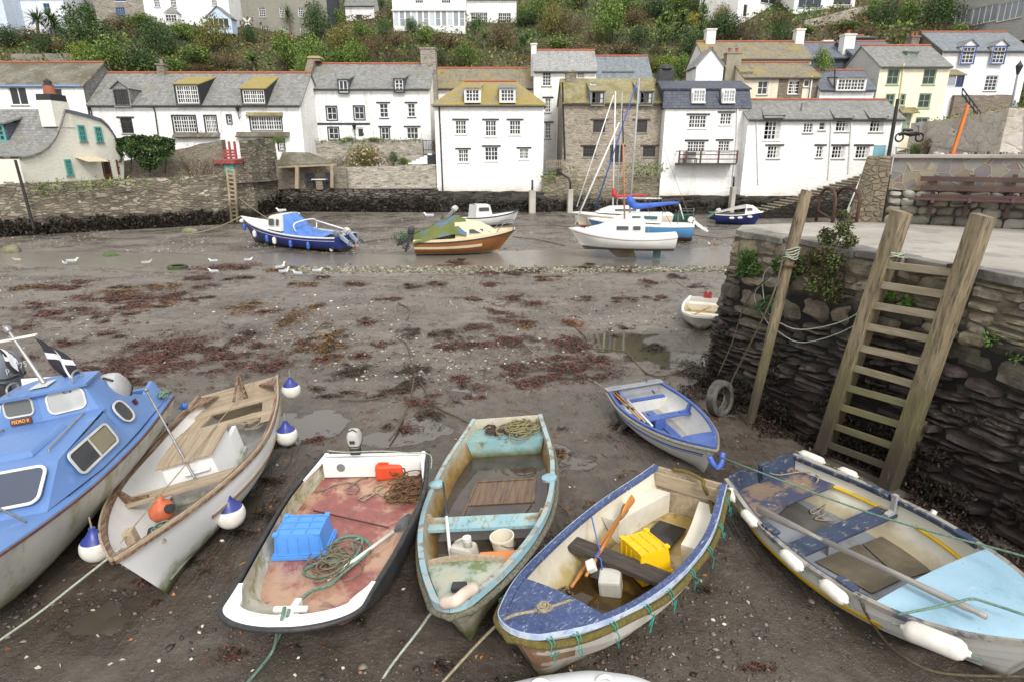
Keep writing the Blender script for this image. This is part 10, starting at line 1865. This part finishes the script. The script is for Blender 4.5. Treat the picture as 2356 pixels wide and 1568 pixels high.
for k,pts in enumerate(([(820,560),(900,550),(1010,560)],[(1180,545),(1240,552),(1300,566)],[(1185,520),(1260,518),(1320,523)],[(1560,520),(1640,528),(1700,524)],[(1590,540),(1650,548),(1690,545)],[(800,528),(900,522),(960,526)])):rope(('mooring line left of the cream boat stern','mooring line right of the cream boat at the water edge','mooring line between the cream boat and the sailing boats','dark line on the mud right of the blue sailing boat','lower dark line right of the white sailing boat','dark line behind the navy boat motor')[k],MRd,ground(pts,.08),.022,'mooring_line','mooring line',GMC)
# seaweed, pebbles and shells on the mud
rng=np.random.default_rng(23);WV,WF,WC=[],[],[]
RED=[(.12,.042,.034),(.16,.055,.042),(.075,.032,.026),(.2,.095,.055),(.1,.06,.035),(.13,.04,.04)];BRW=[(.2,.095,.025),(.14,.07,.022),(.09,.05,.022),(.26,.13,.03)];DKW=[(.03,.027,.018),(.045,.038,.022),(.022,.02,.016)]
def ribbons(c,n,sx,sy,ang,pal,ln_=(.08,.3),w=(.012,.04),hmax=.06):
 ca,sa=cos(ang),sin(ang)
 for _ in range(n):
  a,b=rng.normal()*sx*.5,rng.normal()*sy*.5;x,y=c.x+a*ca-b*sa,c.y+a*sa+b*ca
  if noise.noise((x*1.5,y*2.4,5))+.35*noise.noise((x*5,y*7,9))<-.14:continue
  l=rng.uniform(*ln_);d=ang+rng.normal()*.9;ww=rng.uniform(*w);k=pal[rng.integers(len(pal))];s_=rng.uniform(.55,1.4);h=rng.uniform(.01,hmax);col=tuple(q*s_ for q in k);z0=max(mud_z(x,y),.004)+.006;n0=len(WV);tw=rng.normal()*.5
  for i in range(4):
   u=i/3-.5;dd=d+tw*u;px_,py_=x+cos(dd)*l*u,y+sin(dd)*l*u;zz=z0+h*(1-(2*u)**2)+(.5+.5*sin(i*2.2+a*9))*h*.5;q=ww*(1-.4*abs(2*u));WV.append((px_-sin(dd)*q/2,py_+cos(dd)*q/2,zz+rng.normal()*.004));WV.append((px_+sin(dd)*q/2,py_-cos(dd)*q/2,zz+rng.normal()*.006))
  for i in range(3):WF.append((n0+2*i,n0+2*i+1,n0+2*i+3,n0+2*i+2));WC.append(col)
def clump(px,py,w,h,pal,dens=1.0,ang=None):
 c=G(px,py,.02);a,b=G(px-w/2,py,.02),G(px+w/2,py,.02);f,g=G(px,py+h/2,.02),G(px,py-h/2,.02);sx=(b-a).length/1.6;sy=(g-f).length/1.6;k=1+c.y/22
 q_=min(1,.35+c.y/20);n_=int(min(60+420*sx*sy*dens/q_**1.5,1100))
 ribbons(c,n_,sx,sy,ang if ang is not None else 0.0,pal,(.035*k*q_,.15*k*q_),(.005*k*q_,.016*k*q_),.02*k)
 for _ in range(3):ribbons(V3((c.x+rng.normal()*sx*.5,c.y+rng.normal()*sy*.5,0)),n_//4,sx*.3,sy*.3,rng.uniform(-.5,.8),pal+DKW,(.05*k*q_,.18*k*q_),(.005*k*q_,.018*k*q_),.025*k)
for q in '330 835 270 46 R;590 835 190 40 R;250 885 210 40 R;1290 850 300 50 R;1160 790 220 36 R;420 800 160 40 R;760 800 90 60 B;300 690 240 22 R;180 730 200 18 R;560 708 70 28 B;680 730 60 40 B;752 780 60 55 B;390 795 150 60 R;330 840 140 40 R;270 870 120 30 R;215 850 60 24 R;530 800 90 60 R;500 840 90 40 R;560 775 50 26 D;100 660 80 12 R;270 672 110 18 B;330 690 120 14 R;380 662 60 14 B;190 650 40 10 R;230 685 80 12 R;80 705 90 14 R;120 725 80 12 R;170 715 60 10 R;60 665 50 10 B;160 663 60 10 R;400 680 60 12 R;360 704 70 12 B;300 708 60 10 R;450 640 60 10 R;520 615 140 14 R;650 620 70 10 B;1045 607 60 12 R;1110 625 50 12 R;1160 630 110 14 R;1230 622 60 10 D;1350 618 60 10 R;1420 620 60 12 R;1270 640 70 10 B;1130 655 50 10 R;1180 690 70 14 R;1150 720 50 30 R;1180 740 90 26 R;1110 755 60 14 R;1210 750 30 16 B;1020 770 50 24 D;1030 800 50 14 R;1100 795 80 12 R;940 765 40 30 D;1290 790 60 20 R;1320 745 40 26 O;1330 800 90 50 R;1290 830 110 40 R;1160 850 70 26 R;1250 870 90 30 R;1200 880 60 22 R;1380 830 60 20 R;950 850 70 26 D;960 880 50 22 D;800 860 70 20 D;850 850 90 26 D;740 830 60 16 R;830 820 50 14 R;870 905 110 14 R;920 905 70 26 D;1060 870 50 20 R;1080 890 60 16 R;1110 845 40 12 B;1070 920 60 20 R;1000 950 40 40 D;970 930 50 20 R;930 985 60 26 R;720 900 50 12 D;760 915 60 10 D;650 1010 60 24 D;720 1010 50 14 R;580 880 80 20 R;620 850 60 14 R;1290 1040 40 30 B;1350 1045 36 18 B;1600 850 110 40 D;1560 870 60 26 R;1640 880 60 40 D;1600 910 60 26 D;1480 1000 60 26 D;1430 985 40 24 D;1720 880 60 40 D;1830 940 90 40 D;1790 900 60 30 D;1690 955 50 24 D;1740 990 50 20 R;380 1390 50 12 R;330 1340 40 10 R;560 1170 90 30 D;610 1190 70 24 D;630 1110 40 20 D;560 1230 50 14 D;540 1510 70 20 R;770 1500 60 24 D;820 1440 40 14 D;700 1490 40 14 D;1020 1540 40 14 D;1750 1540 60 14 R;1620 1360 40 8 D;1100 1240 20 10 R;420 1300 60 20 D;60 1340 60 14 R;460 800 60 20 R;610 800 50 20 R;440 690 60 12 R;480 660 40 10 R;560 640 50 8 D;700 655 40 8 B;740 640 30 8 R;820 655 50 8 R;900 690 50 8 R;950 660 40 8 D;1010 655 40 8 R;1080 690 40 8 R;1340 690 50 10 R;1440 690 50 10 R;1500 650 50 10 R;1560 640 40 8 D;1610 660 40 8 R;1520 690 40 10 R;250 770 60 14 R;150 790 60 14 R;80 820 60 14 R;40 760 50 12 R;610 720 50 10 R;840 745 50 12 R;880 790 50 12 R;700 790 50 12 R;1230 700 50 10 R;1430 760 40 14 D;1500 800 50 14 D'.split(';'):
 x,y,w,h,k=q.split();clump(float(x),float(y),float(w),float(h),{'R':RED+DKW[:1],'B':BRW,'D':DKW+RED[:1],'O':[(.25,.08,.03),(.2,.07,.03)]}[k],1.0,rng.uniform(-.2,.5))
for i in range(1500):
 px,py=rng.uniform(0,1750),615+700*rng.random()**1.7
 if noise.noise((px*.004,py*.008,3))<-.15:continue
 c=G(px,py,.02)
 if c.y>4:ribbons(c,rng.integers(2,7),.16+c.y*.012,.08,0,(RED,DKW,RED,BRW)[rng.integers(4)],(.04*(1+c.y/22),.14*(1+c.y/22)),(.006,.016*(1+c.y/22)),.02)
tag(npmesh('seaweed',WV,WF,Mwd,None,WC,Matrix.Identity(4)),'clumps of dark red and brown seaweed strewn over the mud','seaweed',kind='stuff')
ICO=bmesh.new();bmesh.ops.create_icosphere(ICO,subdivisions=1,radius=1);IV=np.array([v.co[:]for v in ICO.verts]);IF=np.array([[v.index for v in f.verts]for f in ICO.faces]);ICO.free()
def pebbles(name,label,pts,sizes,pal,seed,sink=.25):
 rng=np.random.default_rng(seed);n=len(pts);V,Fq,cc=[],[],[];cl=colmix(rng,n,pal,.3)
 for i,(p,s)in enumerate(zip(pts,sizes)):
  sc=np.array((s*rng.uniform(.7,1.4),s*rng.uniform(.6,1.1),s*rng.uniform(.35,.65)));a=rng.uniform(0,6.28);v=IV*(1+.28*rng.normal(size=(len(IV),1)))*sc;v=np.stack([v[:,0]*cos(a)-v[:,1]*sin(a),v[:,0]*sin(a)+v[:,1]*cos(a),v[:,2]],1)+np.array(p)+(0,0,sc[2]*(1-sink*2));Fq.append(IF+len(V)*len(IV));V.append(v);cc.append(np.repeat(cl[i:i+1],len(IF),0))
 return tag(npmesh(name,np.concatenate(V),np.concatenate(Fq),M_peb,None,np.concatenate(cc),Matrix.Identity(4)),label,'pebbles',kind='stuff')
M_peb=attr_mat('wet_pebbles',.5,.3,40,.45)
PEB=[(.11,.1,.085),(.16,.14,.115),(.08,.07,.065),(.2,.175,.14),(.12,.085,.07),(.06,.058,.055)];rng=np.random.default_rng(31);P,S=[],[]
while len(P)<4200:
 px,py=rng.uniform(-40,2400),rng.uniform(880,1600);c=G(px,py)
 d=noise.noise((c.x*.8,c.y*.8,4))+.35*(px>1250)*(py>1150)+.25*(py>1350)-.12
 if d*1.6<rng.random():continue
 z=mud_z(c.x,c.y)
 if z>0:P.append((c.x,c.y,z));S.append(.005+.022*rng.random()**3+(.022 if rng.random()<.03 and py>1200 else 0))
pebbles('mud_pebbles','pebbles and small stones scattered over the near mud',P,S,PEB,1);P,S=[],[]
while len(P)<2600:
 u=rng.random();px=640+1060*rng.random();py=622+rng.normal()*3.5-(px-1150)**2/150000;c=G(px,py);P.append((c.x,c.y,max(mud_z(c.x,c.y),0)));S.append(rng.uniform(.025,.09))
pebbles('stone_bank','line of pale pebbles along the near edge of the stream',P,S,[(.3,.27,.2),(.22,.2,.15),(.36,.33,.26),(.14,.13,.1),(.2,.2,.12)],2);P,S=[],[]
while len(P)<4200:
 px,py=rng.uniform(0,1700),rng.uniform(500,585)if rng.random()<.6 else rng.uniform(615,880);c=G(px,py)
 if noise.noise((c.x*.25,c.y*.25,14))+.2<rng.random()*.9:continue
 z=mud_z(c.x,c.y)
 if z>0:P.append((c.x,c.y,z));S.append(rng.uniform(.012,.05))
pebbles('beach_pebbles','pale pebbles and shell fragments on the far mud',P,S,[(.3,.27,.23),(.4,.37,.32),(.2,.18,.15),(.14,.12,.1),(.5,.47,.42)],3)
P=[];
while len(P)<420:
 px,py=rng.uniform(0,1750),rng.uniform(640,1560);c=G(px,py);z=mud_z(c.x,c.y)
 if z>0:P.append((c.x,c.y,z+.006))
leafP=np.array(P);d_=rng.normal(size=(len(P),3))*(1,1,.15);tag(lmesh('fallen_leaves',leafP,rng.uniform(.03,.07,len(P)),colmix(rng,len(P),[(.4,.17,.05),(.5,.44,.34),(.3,.1,.04),(.6,.56,.48)],.2),Mlf,None,seed=8,aspect=1.5,dirs=d_,mw=Matrix.Identity(4)),'fallen leaves and bits of shell on the mud','leaves',kind='stuff')
V_,S_,C_=[],[],[];rng=np.random.default_rng(41)
for A_0,B_0,top,n,off in((LA,LB,.95,2600,.32),(TA,TB,1.2,900,.28),(MA,MB_,1.15,1500,.34),(DA,DB,.9,900,.7),(GA,GB,.9,800,.45),(HA,HA.lerp(HB,.45),.9,1000,.6)):
 d=(B_0-A_0);nn=V3((d.y,-d.x,0)).normalized();nn=nn if nn.y<0 else-nn
 for _ in range(n):
  u=rng.random();p=A_0+d*u;z0=max(0,p.y-43)*.05;z=z0+(top+.35*noise.noise((u*14,top,2)))*rng.random()**1.2;q=p+nn*(off*(1-z/4)+rng.uniform(-.05,.12));V_.append((q.x,q.y,z));S_.append(rng.uniform(.1,.34));C_.append(np.array(((.018,.014,.01),(.028,.02,.013),(.013,.011,.009),(.035,.026,.014))[rng.integers(4)]))
tag(lmesh('wall_seaweed',np.array(V_),np.array(S_),np.array(C_),Mwd,None,seed=6,aspect=2.4,up=-1.0,mw=Matrix.Identity(4)),'black seaweed hanging along the foot of the far harbour walls','seaweed',kind='stuff')
# people on the terrace of the villa
tf=thg('terrace_fence','low brown picket fence on the terrace in front of the villa','fence',hill(1050,70));yt=hill(1050,72).y
a,b=W(1000,72,yt),W(1092,72,yt)
for i in range(30):p=a.lerp(b,i/29);mb=MB().box((p.x,yt,p.z+.3),(.1,.05,.75));mb.mk('picket',M_brn,tf,w=1)
mb=MB().beam(a+V3((0,.05,.45)),b+V3((0,.05,.45)),.05,.09);mb.mk('rail',M_brn,tf,w=1)
mb=MB().hexa([a+V3((-1,.3,-2.5)),b+V3((1,.3,-2.5)),b+V3((1,5,-2.5)),a+V3((-1,5,-2.5))],[a+V3((-1,.3,-.05)),b+V3((1,.3,-.05)),b+V3((1,5,-.05)),a+V3((-1,5,-.05))]);tag(mb.mk('terrace',M_pave),kind='structure')
def person(label,p,joints,edges,radii,m,hair,skin,s=1.0):
 t=thg('person',label,'person',p);me=bpy.data.meshes.new('figure');me.from_pydata(joints,edges,[]);o=_link('body',me,m,t);md=o.modifiers.new('skin','SKIN');sv=me.skin_vertices[0].data
 for i,r in enumerate(radii):sv[i].radius=(r,r)
 sv[0].use_root=1;sb=o.modifiers.new('sub','SUBSURF');sb.levels=1;sb.render_levels=1;hd=joints[4];mb=MB().lathe([(.001,-.13),(.06,-.11),(.095,-.02),(.09,.05),(.05,.09),(.001,.1)],12,o=hd);mb.mk('head',skin,t,sm=1);mb=MB().lathe([(.1,-.01),(.105,.03),(.07,.1),(.001,.125)],12,o=V3(hd)+V3((0,.015,0)));mb.mk('hair',hair,t,sm=1);return t
M_bjk=mat('blue_jacket',(.03,.09,.4),(.025,.08,.36),r=.8);M_hair=mat('dark_hair',(.03,.02,.015),r=.7);M_skin=mat('skin',(.5,.3,.22),r=.6)
pz=V3((W(1049,66,yt+1.2).x,yt+1.2,a.z-.05));J=[(0,0,.92),(0,-.08,1.15),(0,-.2,1.36),(0,-.28,1.46),(0,-.34,1.6),(.1,0,.88),(.12,-.04,.5),(.12,0,.08),(.12,-.12,.04),(-.1,0,.88),(-.12,.02,.5),(-.12,.06,.08),(-.12,-.06,.04),(.2,-.2,1.36),(.26,-.3,1.1),(.24,-.5,.95),(-.2,-.2,1.36),(-.26,-.32,1.1),(-.22,-.52,.98)]
Eg=[(0,1),(1,2),(2,3),(3,4),(0,5),(5,6),(6,7),(7,8),(0,9),(9,10),(10,11),(11,12),(2,13),(13,14),(14,15),(2,16),(16,17),(17,18)];Rd=[.15,.16,.16,.06,.06,.1,.075,.05,.045,.1,.075,.05,.045,.07,.05,.035,.07,.05,.035]
person('person in a blue jacket leaning forward over the terrace fence of the villa',pz,J,Eg,Rd,M_bjk,M_hair,M_skin);J2=[(0,0,.5),(0,.02,.75),(0,0,.98),(0,-.02,1.1),(0,-.05,1.24),(.1,-.05,.5),(.12,-.45,.52),(.12,-.46,.08),(.12,-.58,.04),(-.1,-.05,.5),(-.12,-.45,.52),(-.12,-.44,.08),(-.12,-.56,.04),(.2,0,.98),(.25,-.1,.72),(.16,-.35,.66),(-.2,0,.98),(-.25,-.1,.72),(-.16,-.35,.66)]
for x,lb in((1078,'person in dark clothes sitting at the terrace, left of the seated blue one'),(1086,'person in blue sitting at the right end of the terrace')):person(lb,V3((W(x,66,yt+1.4).x,yt+1.4,a.z-.05)),J2,Eg,Rd,M_bjk if '6' in str(x)else MF_n,M_hair,M_skin)
